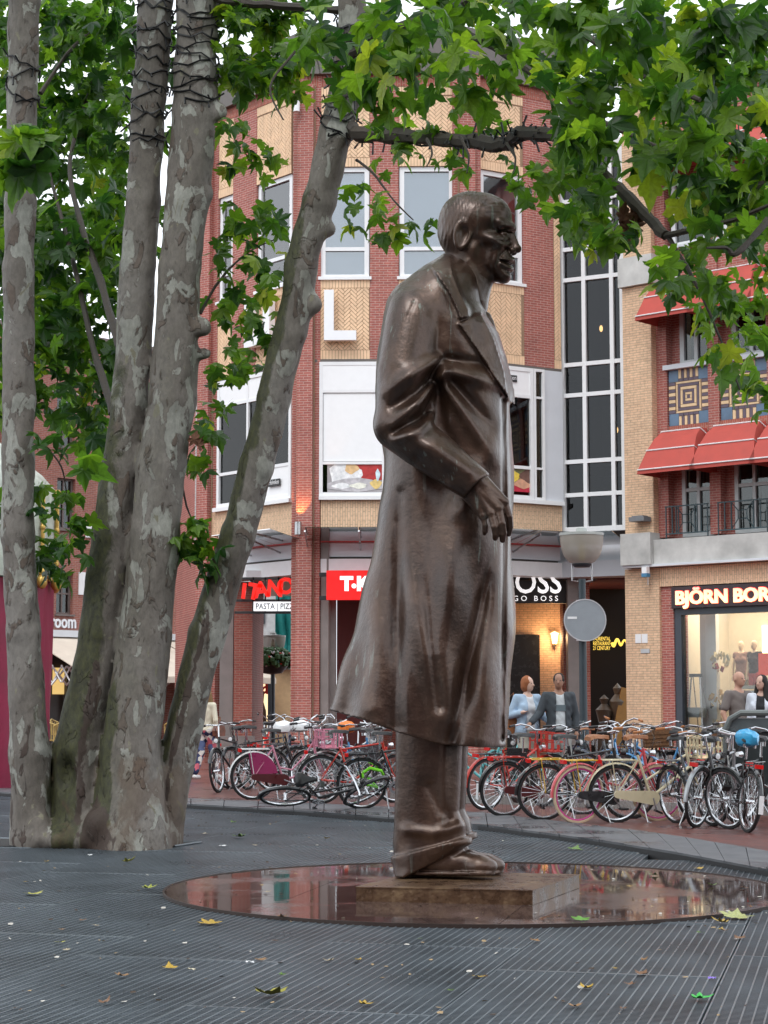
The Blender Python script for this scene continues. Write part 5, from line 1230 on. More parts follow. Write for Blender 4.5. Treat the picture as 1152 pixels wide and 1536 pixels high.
# ---- cable of little lights wound round the stems
m_cable = mat('black_cable', (.008,.008,.009), .5, bmp=0)
def wind(pts, turns, rng, label, spikes=True):
    """pts (px, py, wdepth, rpx) from bottom to top"""
    e = empty('string_lights', tw(pts[0][0], pts[0][1], pts[0][2]), 0, label, 'string lights', 'cables of lights wound round the stems'); O = e.location
    q = MB(); tot = len(pts)-1
    def samp(t):
        t = min(max(t, 0), .9999)*tot; i = int(t); f = t-i; a, b_ = pts[i], pts[i+1]; return [a[k]+(b_[k]-a[k])*f for k in range(4)]
    for run in range(2):
        path = []; Nn = int(turns*14)
        for j in range(Nn+1):
            t = j/Nn; c = samp(t + rnd.uniform(-.012, .012)); a_ = 2*math.pi*turns*t*(1 if run == 0 else -1.13) + run*2
            rr = c[3]*1.05+1.2; ax = Vector((samp(t+.01)[0]-samp(t-.01)[0], samp(t+.01)[1]-samp(t-.01)[1]))
            ax = ax.normalized() if ax.length > 0 else Vector((0, -1)); nx, ny = -ax.y, ax.x
            jz = rnd.uniform(-6, 6)
            p = tw(c[0] + nx*math.cos(a_)*rr + ax.x*jz, c[1] + ny*math.cos(a_)*rr + ax.y*jz, c[2] - math.sin(a_)*rr)
            path.append(p - O)
            if spikes and j % 2 == 0:
                out = (p - tw(c[0], c[1], c[2])).normalized(); tip = p + out*rnd.uniform(.0, .05) + Vector((rnd.uniform(-.05, .05), -.02, rnd.uniform(-.13, .10)))
                q.tube([p-O, tip-O], [.008, .011], 4)
        q.tube(path, .011, 4)
    q.build('cable', m_cable, e); return e
def sub(k, ya, yb, nn=6):
    P_ = stems[k]; ys = [p[1] for p in P_][::-1]; out = []
    for y in np.linspace(ya, yb, nn): out.append(tuple([float(np.interp(y, ys, [p[0] for p in P_][::-1])), float(y)] + [float(np.interp(y, ys, [p[q] for p in P_][::-1])) for q in (2, 3)]))
    return out
wind(sub('A', 158, 82, 4), 1.5, 1, 'black cable of little lights wound round the leftmost straight stem')
wind(sub('B', 212, -60), 7, 1, 'black cable of little lights wound round the second stem from the left')
wind(sub('C', 150, -60), 7, 1, 'black cable of little lights wound round the thick middle stem')
wind(sub('D', 205, 20), 6, 1, 'black cable of little lights wound round the top of the leaning stem')
bp_ = [(545,201,-40,11),(612,205,-135,10.5),(700,212,-260,10),(755,216,-330,9.5),(778,201,-375,9.5),(837,202,-460,9)]
wind([(p[0], p[1], p[2], p[3]) for p in bp_], 8, 1, 'black cable of little lights wound round the horizontal branch behind the statue head')
# pit round the trunk
pit = empty('tree_pit', (TO.x, TO.y, 0), 0, label='dark rectangular tree pit opening in the grating around the tree base', cat='tree pit')
a, b_, c_, d_ = [gnd(x, y) - Vector((TO.x, TO.y, 0)) for x, y in ((-60,1270),(262,1270),(302,1264),(-20,1258))]
MB().flat([(a.x,a.y),(b_.x,b_.y),(c_.x,c_.y),(d_.x,d_.y)], .002, .006).build('soil', m_under, pit)
ed = MB()
for p, q in ((c_,d_),(b_,c_)): ed.tube([(p.x,p.y,.006),(q.x,q.y,.006)], .012, 4)
ed.build('edge_bar', m_bar, pit)
# ================================================================== bronze statue
ANG = R(-12.0); SC = Vector((pxY(650, 15.1), 15.1, 0.115)); SPX = 185.0
ca, sa = math.cos(ANG), math.sin(ANG)
def s_world(x, y): return SC.x + x*ca - y*sa, SC.y + x*sa + y*ca
def s_uv(x, y, z):                       # statue-local metres -> photo pixel
    X, Y = s_world(x, y); return proj(X, Y, z + SC.z)
def s_loc(px, py, w=0.0):                # photo pixel on the plane y = w/SPX -> sagittal (u, v, w)
    y = w / SPX; r = ray(px, py); ox, oy = s_world(0, y); nx, ny = -sa, ca
    k = (ox*nx + oy*ny) / (r.x*nx + r.y*ny); X, Y, Z = r.x*k, r.y*k, CAM_H + r.z*k
    x = (X-ox)*ca + (Y-oy)*sa; u, v = s_uv(x, 0.0, Z - SC.z); return (u, v, w)
def field_grid(x0, x1, y0, y1, z0, z1, h):
    X, Y, Z = grid((x0, y0, z0), (x1, y1, z1), h)
    u, v = s_uv(X, 0*Y, Z); w_ = Y * SPX
    us, vs2 = s_uv(X, -np.abs(Y), Z)
    return (u.astype(np.float32), v.astype(np.float32), w_.astype(np.float32), us.astype(np.float32), vs2.astype(np.float32))
def ridge(u, v, pts, amp, wid):
    """soft ridge (amp>0) or groove along a polyline, amp and width may vary"""
    out = 0
    n = len(pts); A = amp if isinstance(amp, (list, tuple)) else [amp]*n; W = wid if isinstance(wid, (list, tuple)) else [wid]*n
    best = None
    for i in range(n-1):
        d, t = segd(u, v, pts[i], pts[i+1]); e = (A[i]+(A[i+1]-A[i])*t) * np.exp(-(d/(W[i]+(W[i+1]-W[i])*t))**2)
        best = e if best is None else (np.maximum(best, e) if sum(A) > 0 else np.minimum(best, e))
    return best

m_bronze, n, b = newmat('bronze'); tcn = N(n, 'TexCoord')
mp = N(n, 'Mapping'); mp.inputs['Scale'].default_value = (1.6, 1.6, 0.7); n.links.new(tcn.outputs['Object'], mp.inputs[0])
n1 = N(n, 'TexNoise', Scale=2.2, Detail=9.0, Roughness=0.62, Distortion=0.4); n.links.new(mp.outputs[0], n1.inputs['Vector'])
c = ramp(n, n1.outputs['Fac'], [(0.28, (0.028, 0.0145, 0.010)), (0.5, (0.066, 0.035, 0.023)), (0.72, (0.118, 0.068, 0.045))])
mp2 = N(n, 'Mapping'); mp2.inputs['Scale'].default_value = (9.0, 9.0, 0.45); n.links.new(tcn.outputs['Object'], mp2.inputs[0])
n2 = N(n, 'TexNoise', Scale=2.0, Detail=5.0, Roughness=0.6); n.links.new(mp2.outputs[0], n2.inputs['Vector'])
k = ramp(n, n2.outputs['Fac'], [(0.61, 0.0), (0.68, 0.6)])
nb = N(n, 'TexNoise', Scale=1.1, Detail=3.0); n.links.new(tcn.outputs['Object'], nb.inputs['Vector'])
k = math_(n, 'MULTIPLY', k, ramp(n, nb.outputs['Fac'], [(0.46, 0.0), (0.58, 1.0)]))
c = mixc(n, k, c, (0.20, 0.23, 0.20)); n.links.new(c, b.inputs['Base Color'])
b.inputs['Metallic'].default_value = 0.55; b.inputs['IOR'].default_value = 1.5
rr = ramp(n, n1.outputs['Fac'], [(0.25, 0.28), (0.75, 0.42)]); n.links.new(rr, b.inputs['Roughness'])
b.inputs['Coat Weight'].default_value = 0.55; b.inputs['Coat Roughness'].default_value = 0.22
n3 = N(n, 'TexNoise', Scale=9.0, Detail=7.0, Roughness=0.6); n.links.new(tcn.outputs['Object'], n3.inputs['Vector'])
n4 = N(n, 'TexNoise', Scale=45.0, Detail=3.0); n.links.new(tcn.outputs['Object'], n4.inputs['Vector'])
bp1 = bump(n, b, n3.outputs['Fac'], 0.38, 0.03); bp2 = N(n, 'Bump', Strength=0.25, Distance=0.006); n.links.new(n4.outputs['Fac'], bp2.inputs['Height'])
n.links.new(bp1.outputs[0], bp2.inputs['Normal']); n.links.new(bp2.outputs[0], b.inputs['Normal'])
m_patina = mat('bird_dropping_streak', (0.45, 0.47, 0.43), 0.8, vs_=20)

statue = empty('bronze_statue', SC, ANG, 'towering bronze statue of a man in a long overcoat, standing on a low slab', 'statue')

# ---- coat with arms
rows = [(384,664,700,20),(395,652,708,34),(408,636,714,58),(422,617,719,78),(440,599,722,92),(460,585,725,101),(478,579,732,104),(498,575,745,106),(530,571,755,106),(580,569,763,103),
        (640,570,766,100),(690,577,767,99),(740,578,768,100),(790,574,769,103),(850,563,769,107),(900,551,768,110),(950,537,767,113),(1000,521,765,116),(1040,508,763,118),(1080,494,761,120),(1140,474,758,122)]
rv = np.array([r[0] for r in rows], float)
def rowi(v, k): return np.interp(v, rv, np.array([r[k] for r in rows], float)).astype(np.float32)
def coat_field(g):
    u, v, w_, us, vs2 = g
    for _ in range(1):
        xl, xr, bb = rowi(v, 1), rowi(v, 2), rowi(v, 3)
    cx, a = (xl+xr)/2, (xr-xl)/2
    q = 2.35
    e = (np.abs((u-cx)/a)**q + np.abs(w_/bb)**q)**(1/q)
    d = (e-1)*np.minimum(a, bb)*0.93
    d = np.maximum(d, 384 - v)
    near = (w_ < 0)
    th = np.arctan2(w_/bb, (u-cx)/a)
    # hanging folds of the skirt, read on the side that faces the camera
    D = 0
    low = sstep((v-700)/180)
    D = D + ridge(us, vs2, [(612,800),(622,900),(640,985),(652,1090)], [0,7,9,3], [10,14,16,18])
    D = D + ridge(us, vs2, [(574,780),(566,900),(556,1060)], [0,5,6], [10,14,16])
    D = D + ridge(us, vs2, [(600,740),(598,880),(592,1090)], [-2,-8,-10], [8,10,13])
    D = D + ridge(us, vs2, [(690,770),(676,880),(668,980),(676,1080)], [2,10,11,5], [20,20,18,16])
    D = D + ridge(us, vs2, [(742,800),(722,900),(698,1010),(678,1112)], [-2,-8,-13,-15], [9,11,13,15])
    D = D + ridge(us, vs2, [(640,860),(646,960),(660,1060)], [0,-6,-7], [8,8,9])
    D = D + ridge(us, vs2, [(745,860),(735,980),(722,1110)], [2,7,9], [12,14,16])
    D = D + ridge(us, vs2, [(530,1000),(520,1066)], [0,-6], [10,12])
    D = D + ridge(us, vs2, [(690,765),(730,690),(752,640)], [6,5,2], [16,14,12])
    # drapery pulled towards the waist crease
    D = D + ridge(us, vs2, [(668,556),(712,566),(758,580)], [11,8,2], [9,11,12])
    D = D + ridge(us, vs2, [(672,538),(715,545),(750,560)], [-7,-5,0], [7,8,8])
    D = D + ridge(us, vs2, [(664,568),(690,610),(722,660),(745,690)], [12,10,7,2], [9,11,13,14])
    D = D + ridge(us, vs2, [(676,575),(712,612),(745,650)], [-9,-7,-1], [8,10,10])
    D = D + ridge(us, vs2, [(655,575),(662,640),(690,690)], [-10,-9,-3], [9,12,14])
    D = D + ridge(us, vs2, [(640,590),(668,556)], [9,9], [8,6])
    D = D + 2.5*np.sin(us*0.05 + v*0.021)*sstep((v-640)/100) + 1.6*np.sin(us*0.09 - v*0.033 + 1.0)
    # back folds
    D = D + 2.0*np.cos(th*7.0)*low*sstep((cx-a*0.45-u)/16)
    d = d - D
    # collar, lapel and front edge
    col = [(666,381),(648,398),(655,412),(672,436),(686,466),(690,478),(704,475),(703,464),(690,438),(680,410),(676,384)]
    lap = [(688,486),(706,477),(722,470),(741,506),(757,556),(764,600),(752,582),(716,526)]
    pc, pl_ = polyd(us, vs2, col), polyd(us, vs2, lap)
    d = d - 7.0*sstep(0.5 - pc/3.0) - 5.5*sstep(0.5 - pl_/3.0)
    d = d - 2.0*np.exp(-(pc/3.0)**2) - 1.5*np.exp(-(pl_/3.0)**2)
    d = d - ridge(us, vs2, [(755,600),(757,800),(753,1110)], -4.0, 3.0)
    # shoulder slopes
    nk = (700, 395)
    d = np.maximum(d, -((v-386) - (np.abs(w_)-26)*0.60)*0.86)
    # neck opening with shirt
    d = smax(d, -ell((u, v, w_), (716, 436, 0), (15, 26, 20)), 5)
    hem = np.interp(us, [480,498,545,600,660,720,758,775], [1061,1066,1079,1098,1114,1119,1121,1122]).astype(np.float32)
    inner = d + 7.0
    d = np.maximum(d, v - hem)
    d = np.maximum(d, -np.maximum(inner, 1010 - v))
    # sleeves (both sides)
    aw = -np.abs(w_); P = (u + 52*sstep((v-615)/100)*(w_ > 0), v, aw)
    sh, el, wr = s_loc(622, 490, -82), s_loc(603, 628, -112), s_loc(712, 727, -128)
    el2 = s_loc(597, 640, -112)
    up = chain(P, [(sh, 45), (s_loc(606, 560, -104), 40), (el, 38)])
    fo = chain(P, [(el2, 35), (s_loc(650, 680, -124), 33), (wr, 26)])
    arm = smin(up, fo, 8)
    A = 0
    A = A + ridge(us, vs2, [(578,586),(615,563),(664,534)], [4,12,9], [11,12,8])
    A = A + ridge(us, vs2, [(590,610),(625,590),(662,556)], [-6,-12,-9], [8,8,7])
    A = A + ridge(us, vs2, [(590,635),(625,606),(654,566)], [4,12,10], [9,10,7])
    A = A + ridge(us, vs2, [(592,648),(628,628),(652,596)], [-6,-11,-8], [6,7,6])
    A = A + ridge(us, vs2, [(592,660),(630,645),(660,612)], [5,8,6], [8,8,8])
    A = A + ridge(us, vs2, [(612,655),(650,672),(700,706)], [8,8,4], [12,14,12])
    A = A + ridge(us, vs2, [(628,690),(668,716)], [-5,-5], [10,10])
    arm = arm - A
    # hollow cuff
    cu = np.array(wr); dirv = np.array([0.72, 0.69, -0.08]); 
    cut = (P[0]-cu[0])*dirv[0] + (v-cu[1])*dirv[1]
    cutp = cut - 5.0
    arm = np.maximum(arm, cutp)
    arm = smax(arm, -cap(P, s_loc(704, 720, -128), s_loc(740, 755, -130), 20, 22), 2)
    # armpit/shoulder blend, then a crease where sleeve meets coat
    k = 3.0 + 22.0*sstep((520 - v)/60)
    d = smin(d, arm, k)
    # shoulder seam
    d = d - ridge(us, vs2, [(622,452),(612,474),(607,500)], [-1.2,-1.4,0], 2.5)
    return d
def head_field(g):
    u, v, w_, us, vs2 = g; aw = np.abs(w_); P = (u, v, aw); Q = (u, v, w_)
    d = ell(Q, (707, 337, 0), (48, 48, 40))
    d = smin(d, ell(Q, (733, 327, 0), (35, 34, 31)), 9)
    d = smin(d, ell(Q, (690, 355, 0), (30, 34, 35)), 10)
    d = smin(d, ell(Q, (739, 368, 0), (29, 42, 27)), 11)
    d = smin(d, cap(P, (718, 382, 22), (753, 411, 7), 11, 10.5), 18)
    d = smin(d, ell(Q, (755, 413, 0), (12, 12, 13)), 7)
    d = smin(d, ell(P, (745, 366, 20), (14, 10, 11)), 13)
    d = smin(d, ell(P, (722, 336, 30), (20, 18, 8)), 14)
    d = smin(d, cap(P, (767, 341, 5), (752, 340, 26), 6.5, 5), 6)
    # neck
    d = smin(d, cap(Q, (703, 385, 0), (697, 458, 0), 30, 33), 12)
    d = smin(d, cap(Q, (724, 416, 0), (702, 454, 0), 16, 26), 12)
    
    d = d - ridge(us, vs2, [(702,392),(716,425),(722,450)], 2.2, 5)
    # eye sockets and eyes
    d = smax(d, -ell(P, (766, 353, 21), (14, 7.4, 12)), 5)
    d = smin(d, ell(P, (756, 353.5, 15.5), (8.0, 5.4, 7.6)), 2.0)
    d = smin(d, cap(P, (765, 349.0, 12), (753, 349.5, 25), 2.0, 1.8), 2)
    d = smin(d, cap(P, (764, 358.5, 12), (751, 358.5, 25), 1.8, 1.6), 4.0)
    # nose
    d = smin(d, cap(Q, (767, 348, 0), (774, 371, 0), 4.0, 6.0), 5)
    d = smin(d, ell(Q, (775, 373.5, 0), (7.5, 6, 6.5)), 3)
    d = smin(d, ell(P, (768, 377, 7), (6.5, 4.8, 4.5)), 2.5)
    d = smax(d, -ell(P, (772, 382, 4), (3, 2.2, 2)), 1)
    # muzzle, lips, open smile with teeth
    d = smin(d, ell(Q, (755, 391, 0), (14, 12, 17)), 6)
    d = smin(d, chain(P, [((769.5,388.5,0),3.2), ((765,389,8),2.8), ((753,388,17),1.8)]), 2.5)
    d = smin(d, chain(P, [((766.5,402,0),3.6), ((762,401,9),3.2), ((751,395,17),2.0)]), 3)
    d = smax(d, -chain(P, [((771,395.5,0),3.0), ((765,395.5,9),2.9), ((750,391.5,18),1.6)]), 1.0)
    d = np.minimum(d, chain(P, [((765.5,393.5,0),2.6), ((761,393.5,8),2.4), ((753,392,13),1.6)]) + 0.35*np.abs(np.sin(w_*0.75)))
    d = smax(d, -cap(P, (770, 408.5, 0), (762, 408, 9), 1.6, 1.2), 3)
    d = smin(d, ell(P, (742, 388, 20), (9, 11, 7)), 9)
    d = smax(d, -ell(P, (733, 392, 35), (12, 14, 6)), 9)
    # crow's feet, forehead lines
    for q in range(3): d = d + 0.35*np.exp(-((v-(312+q*7)-0.06*(u-760)**2*0.1)/1.6)**2)*(u > 735)
    # side planes and creases, read from the side
    d = d - ridge(us, vs2, [(728,338),(741,347),(746,352)], [-1.5,-2.6,-1.5], [9,8,5])
    d = d - ridge(us, vs2, [(746,341),(758,338),(768,339)], [1.5,3.5,3], [4,4,4])
    d = d - ridge(us, vs2, [(748,348),(758,345.5),(769,346.5)], [-1.5,-3,-3.5], [2.2,2.4,2.6])
    d = d - ridge(us, vs2, [(748,361),(757,363.5),(764,361)], [-1.2,-1.8,-1.5], [2,2.2,2])
    d = d - ridge(us, vs2, [(722,354),(738,357),(749,366)], [2,3.5,2.5], [7,7,7])
    d = d - ridge(us, vs2, [(763,372),(755,378),(749,386),(745.5,397),(746,406)], [-1.8,-2.4,-2.2,-1.5,-.5], [2.6,2.8,2.8,2.6,2.4])
    d = d - ridge(us, vs2, [(741,376),(738,390),(740,404),(743,414)], [-.5,-1.4,-1.8,-1], [3,3.4,3.4,3])
    d = d - ridge(us, vs2, [(722,374),(726,392),(734,406)], [-2.5,-3.5,-2], [9,9,7])
    d = d - ridge(us, vs2, [(751,391),(760,393.5),(770,396.5)], [-1.6,-2.4,-2.4], [1.6,2.0,2.6])
    d = d - ridge(us, vs2, [(752,387.5),(761,389),(769,390)], [1.2,1.8,1.8], [2,2,2])
    d = d - ridge(us, vs2, [(752,395.5),(760,400),(767,402.5)], [1.6,2.4,2.4], [2.4,2.6,2.8])
    d = d - ridge(us, vs2, [(754,404),(760,408),(768,409)], [-.6,-1.4,-1.6], [2.6,3,3])
    d = d - ridge(us, vs2, [(738,310),(750,318),(757,330)], [1.2,1.6,1.2], [7,7,6])
    d = d - ridge(us, vs2, [(757,371),(764,376)], [-1.5,-2.2], [2,2])
    # ear
    er = ell((u, v, aw), (700, 363, 37), (12.5, 22, 6)); c_, s_ = math.cos(0.22), math.sin(0.22)
    uu, vv = (u-701)*c_ + (v-363)*s_, -(u-701)*s_ + (v-363)*c_
    uu = uu*(1.12 + .012*vv); er = np.sqrt((uu/12.5)**2 + (vv/21.5)**2); shell = np.maximum((er-1)*12, np.abs(aw - 38.5 + (u-701)*0.30) - 3.6)
    rim = np.sqrt(((er-0.88)*12)**2 + (aw - 42.0 + (u-701)*0.34)**2) - 2.4
    bowl = ell((uu, vv, aw - 44 + (u-701)*0.30), (2, -1, 0), (6.5, 13, 5.5))
    shell = smax(shell, -ell((uu, vv, aw - 45 + (u-701)*0.30), (1.5, -3, 0), (8.5, 15, 6.5)), 1.2); shell = smin(shell, rim, 1.5)
    shell = smin(shell, ell((uu, vv, aw), (3, 18, 38), (5, 5, 4)), 2)
    d = smin(d, shell, 2.0)
    # cropped hair, a little proud with combed strands
    hl = np.maximum(u - (742 - 0.55*(v-290)) , v - (384 - 0.5*np.maximum(0, 690-u)))
    hair = sstep(0.5 - hl/16.0)
    d = d - hair*(1.3 + 0.16*np.sin((u*0.8 + v*0.35)*0.9) + 0.14*np.sin(u*1.5 - aw*0.5))
    # shirt collar and tie knot
    sc_ = chain(P, [((683,430,24),6), ((702,446,25),6), ((718,460,14),5), ((726,470,5),4)])
    d = np.minimum(d, sc_)
    d = smin(d, ell(Q, (730, 479, 0), (8, 11, 11)), 1.5)
    d = smin(d, cap(Q, (733, 484, 0), (741, 515, 0), 8, 9), 2)
    return d
def leg_field(g):
    u, v, w_, us, vs2 = g
    d = None
    for side in (-1, 1):
        W = 30*side
        bx = np.interp(v, [1090,1180,1240,1262,1285,1312], [595,594,592,590,593,599]); fx = np.interp(v, [1090,1180,1215,1245,1262,1285,1312], [694,690,688,697,700,668,640])
        if side > 0: bx = bx + 12; fx = fx + 10
        uo = (s_loc(640, 1200, W)[0] - 640); bx, fx = bx + uo, fx + uo
        cx, a = (bx+fx)/2, (fx-bx)/2; bb = np.interp(v, [1090,1312], [34,30])
        e = (np.abs((u-cx)/a)**2.3 + np.abs((w_-W)/bb)**2.3)**(1/2.3); t = (e-1)*np.minimum(a, bb)
        fl = ridge(us - (uo if side > 0 else 0), vs2, [(610,1245),(650,1250),(690,1238)], 5, 8) + ridge(us, vs2, [(668,1120),(664,1225)], 3, 7) + ridge(us, vs2, [(645,1180),(672,1232)], -5, 10)
        # turn-up: a slanted band
        band = (v - 1279) + (u - 610)*0.26 - uo*0.26
        t = t - fl - 4.5*sstep((band + 4)/3.0)
        t = np.maximum(t, (v - 1311) + np.maximum(0, (u - uo - 612))*0.50)
        d = t if d is None else np.minimum(d, t)
        # shoe
        so = uo + (12 if side > 0 else 0); sv = 0 if side < 0 else s_loc(700, 1306, 30)[1] - 1312 + 0
        gl = s_loc(650, 1311, W)[1]
        s = cap((u, v*1.0, w_), (628+so, gl-17, W), (716+so, gl-14, W*1.15), 19, 17)
        s = smin(s, ell((u, v, w_), (722+so, gl-12, W*1.2), (24, 15, 20)), 8)
        s = smin(s, cap((u, v, w_), (655+so, gl-48, W), (700+so, gl-16, W*1.1), 22, 10), 14)
        s = np.minimum(s, np.maximum(np.abs(v-(gl-2.5))-3.0, smin(cap((u, gl+0*v, w_), (628+so, gl, W), (720+so, gl, W*1.2), 22, 23), 99, 1)))
        s = s - ridge(us, vs2, [(680,1284),(700,1276)], -2, 3)
        s = np.maximum(s, v - gl)
        d = smin(d, s, 2)
    return d
H1 = 0.0125
lo = (-1.35, -0.95, 0.70); g = field_grid(-1.35, 1.0, -0.95, 0.95, 0.70, 5.05, H1)
F = coat_field(g); me = sdf_mesh('overcoat', F, lo, H1, m_bronze); link('overcoat', me, statue); del F, g
lo = (-0.45, -0.6, -0.02); g = field_grid(-0.45, 0.95, -0.6, 0.6, -0.02, 1.35, 0.011)
F = leg_field(g); link('trousers_and_shoes', sdf_mesh('trousers_and_shoes', F, lo, 0.011, m_bronze), statue)
lo = (0.02, -0.32, 4.38); g = field_grid(0.02, 0.80, -0.32, 0.32, 4.38, 5.62, 0.0058)
F = head_field(g); link('head', sdf_mesh('head', F, lo, 0.0058, m_bronze), statue)
# ---- hands
def s_m(px, py, w_):                     # photo pixel at lateral offset w -> statue-local metres
    y = w_ / SPX; r = ray(px, py); ox, oy = s_world(0, y); k = (ox*-sa + oy*ca) / (r.x*-sa + r.y*ca)
    X, Y, Z = r.x*k, r.y*k, CAM_H + r.z*k
    return ((X-ox)*ca + (Y-oy)*sa, y, Z - SC.z)
def hand_field(X, Y, Z, sgn):
    P = (X + (0.27 if sgn < 0 else 0), Y*sgn, Z)
    W = -128
    wrist = s_m(707, 724, W); wr2 = s_m(716, 718, W); wr3 = s_m(701, 735, W)
    kn = [s_m(757, 753, W-1), s_m(748, 762, W-6), s_m(737, 770, W-7), s_m(725, 774, W-3)]
    mid = [s_m(764, 775, W-1), s_m(753, 785, W-8), s_m(742, 790, W-9), s_m(728, 788, W-3)]
    m3 = [s_m(765, 790, W+4), s_m(755, 799, W-2), s_m(744, 800, W-3), s_m(728, 796, W+1)]
    tip = [s_m(763, 801, W+9), s_m(754, 810, W+5), s_m(743, 807, W+4), s_m(727, 800, W+6)]
    rr_ = [0.027, 0.030, 0.029, 0.024]
    d = chain(P, [(wr2, 0.075), (kn[0], 0.036)])
    for a, kq in ((wr2, 1), (wrist, 1), (wrist, 2), (wr3, 3)): d = smin(d, chain(P, [(a, 0.07), (kn[kq], 0.034)]), 0.02)
    for i in range(4):
        f = chain(P, [(kn[i], rr_[i]+0.004), (mid[i], rr_[i]), (m3[i], rr_[i]-0.001), (tip[i], rr_[i]-0.006)], 0.004)
        f = smin(f, ell(P, kn[i], (0.036, 0.036, 0.036)), 0.01)
        d = smin(d, f, 0.010)
        t = cap(P, (wrist[0], wrist[1]-0.055, wrist[2]), (kn[i][0], kn[i][1]-0.03, kn[i][2]), 0.012, 0.008); d = smin(d, t, 0.012)
    th = chain(P, [(s_m(722, 738, W+16), 0.045), (s_m(741, 765, W+24), 0.036), (s_m(745, 785, W+22), 0.030), (s_m(744, 796, W+18), 0.024)], 0.01)
    return smin(d, th, 0.015)
a1 = np.array([s_m(695, 830, -128), s_m(780, 690, -128)]); x0, x1 = a1[:,0].min(), a1[:,0].max(); z0, z1 = a1[:,2].min(), a1[:,2].max()
x0_, x1_ = x0, x1
for sgn, y0, y1 in ((1, -0.95, -0.38), (-1, 0.38, 0.95)):
    x0, x1 = (x0_, x1_) if sgn > 0 else (x0_-.27, x1_-.27)
    X, Y, Z = grid((x0, y0, z0), (x1, y1, z1), 0.0075)
    link('hand', sdf_mesh('hand', hand_field(X, Y, Z, sgn), (x0, y0, z0), 0.0075, m_bronze), statue)
# ================================================================== bicycles
BM = {}
def cmesh(key, fn, m):
    k = (key, m.name)
    if k not in BM: BM[k] = fn().mesh(key[0] if isinstance(key, tuple) else key, m)
    return BM[k]
m_tyre = mat('tyre_rubber', (.018,.018,.019), .7); m_chrome = mat('wet_chrome', (.62,.63,.65), .18, 1.0, var=.1, bmp=0); m_alu = mat('dull_aluminium', (.42,.43,.45), .35, .9, bmp=0)
m_bblack = mat('bike_black', (.014,.014,.016), .28, bmp=0, coat=.5); m_tail = mat('red_reflector', (.50,.01,.008), .2, bmp=0, emit=(.6,.01,.01), es=.12); m_sadb = mat('black_saddle', (.015,.015,.016), .35, bmp=0)
def paint(nm, c): return mat('bike_'+nm, c, .3, bmp=0, var=.08, coat=.4)
PC = dict(black=m_bblack, red=paint('red', (.52,.035,.02)), pink=paint('pink', (.66,.26,.36)), coral=paint('coral', (.66,.10,.12)), cream=paint('cream', (.70,.62,.42)), teal=paint('teal', (.10,.42,.44)), blue=paint('blue', (.05,.22,.45)),
          silver=mat('bike_silver', (.42,.44,.46), .3, .6, bmp=0), white=paint('white', (.75,.75,.74)), maroon=paint('maroon', (.10,.018,.02)), purple=paint('purple', (.10,.04,.28)), green=paint('green', (.05,.20,.10)), magenta=paint('magenta', (.36,.035,.13)), grey=paint('grey', (.10,.11,.12)), yellow=paint('yellow', (.70,.42,.03)), navy=paint('navy', (.02,.04,.10)))
SC_ = dict(black=m_sadb, brown=mat('brown_leather', (.32,.12,.04), .4, bmp=0), orange=mat('orange_cover', (.85,.20,.02), .5, bmp=0), blue=mat('blue_plastic_bag', (.05,.40,.72), .25, bmp=.8, bs=12), white=mat('white_plastic', (.82,.83,.84), .3, bmp=.4, bs=10))
WR = .335
def tor(R_, r_, n_=28, m_=6):
    q = MB(); q.s = True; pts = [(R_*math.cos(2*math.pi*i/n_), 0, R_*math.sin(2*math.pi*i/n_)) for i in range(n_)]; return q.tube(pts, r_, m_, closed=True)
def f_spokes():
    q = MB()
    for i in range(26):
        a_ = 2*math.pi*i/26; s = 1 if i % 2 else -1; b_ = a_ + s*.28
        q.tube([(.022*math.cos(b_), s*.022, .022*math.sin(b_)), ((WR-.035)*math.cos(a_), 0, (WR-.035)*math.sin(a_))], .0022, 3, caps=False)
    q.tube([(0,-.05,0),(0,.05,0)], .022, 8); return q
def arc(R_, a0, a1, n_=14): return [(R_*math.cos(R(a0+(a1-a0)*i/n_)), 0, R_*math.sin(R(a0+(a1-a0)*i/n_))) for i in range(n_+1)]
def f_guard(a0, a1):
    q = MB(); q.s = True; P_ = arc(WR+.045, a0, a1); vs_ = []; w_ = .028
    for p in P_:
        n2 = Vector((p[0], 0, p[2])).normalized()
        vs_ += [(p[0]-n2.x*.016, -w_, p[2]-n2.z*.016), (p[0], -w_*.5, p[2]), (p[0], w_*.5, p[2]), (p[0]-n2.x*.016, w_, p[2]-n2.z*.016)]
    q.add(vs_, [(i*4+j, i*4+j+1, i*4+j+5, i*4+j+4) for i in range(len(P_)-1) for j in range(3)]); return q
def wheel(parent, loc, tyre, rim, name='wheel', rot=(0, 0, 0)):
    o = link(name, cmesh('rim', lambda: tor(WR-.028, .013, 28, 5), rim), parent, loc, rot)
    link('tyre', cmesh('tyre', lambda: tor(WR-.003, .021), tyre), o); link('spokes', cmesh('spokes', f_spokes, m_chrome), o); return o
RA, FA = Vector((-.53, 0, WR)), Vector((.58, 0, WR)); BB = Vector((-.08, 0, .29)); SEATP = Vector((-.26, 0, .80)); HT, HB = Vector((.36, 0, .88)), Vector((.41, 0, .66))
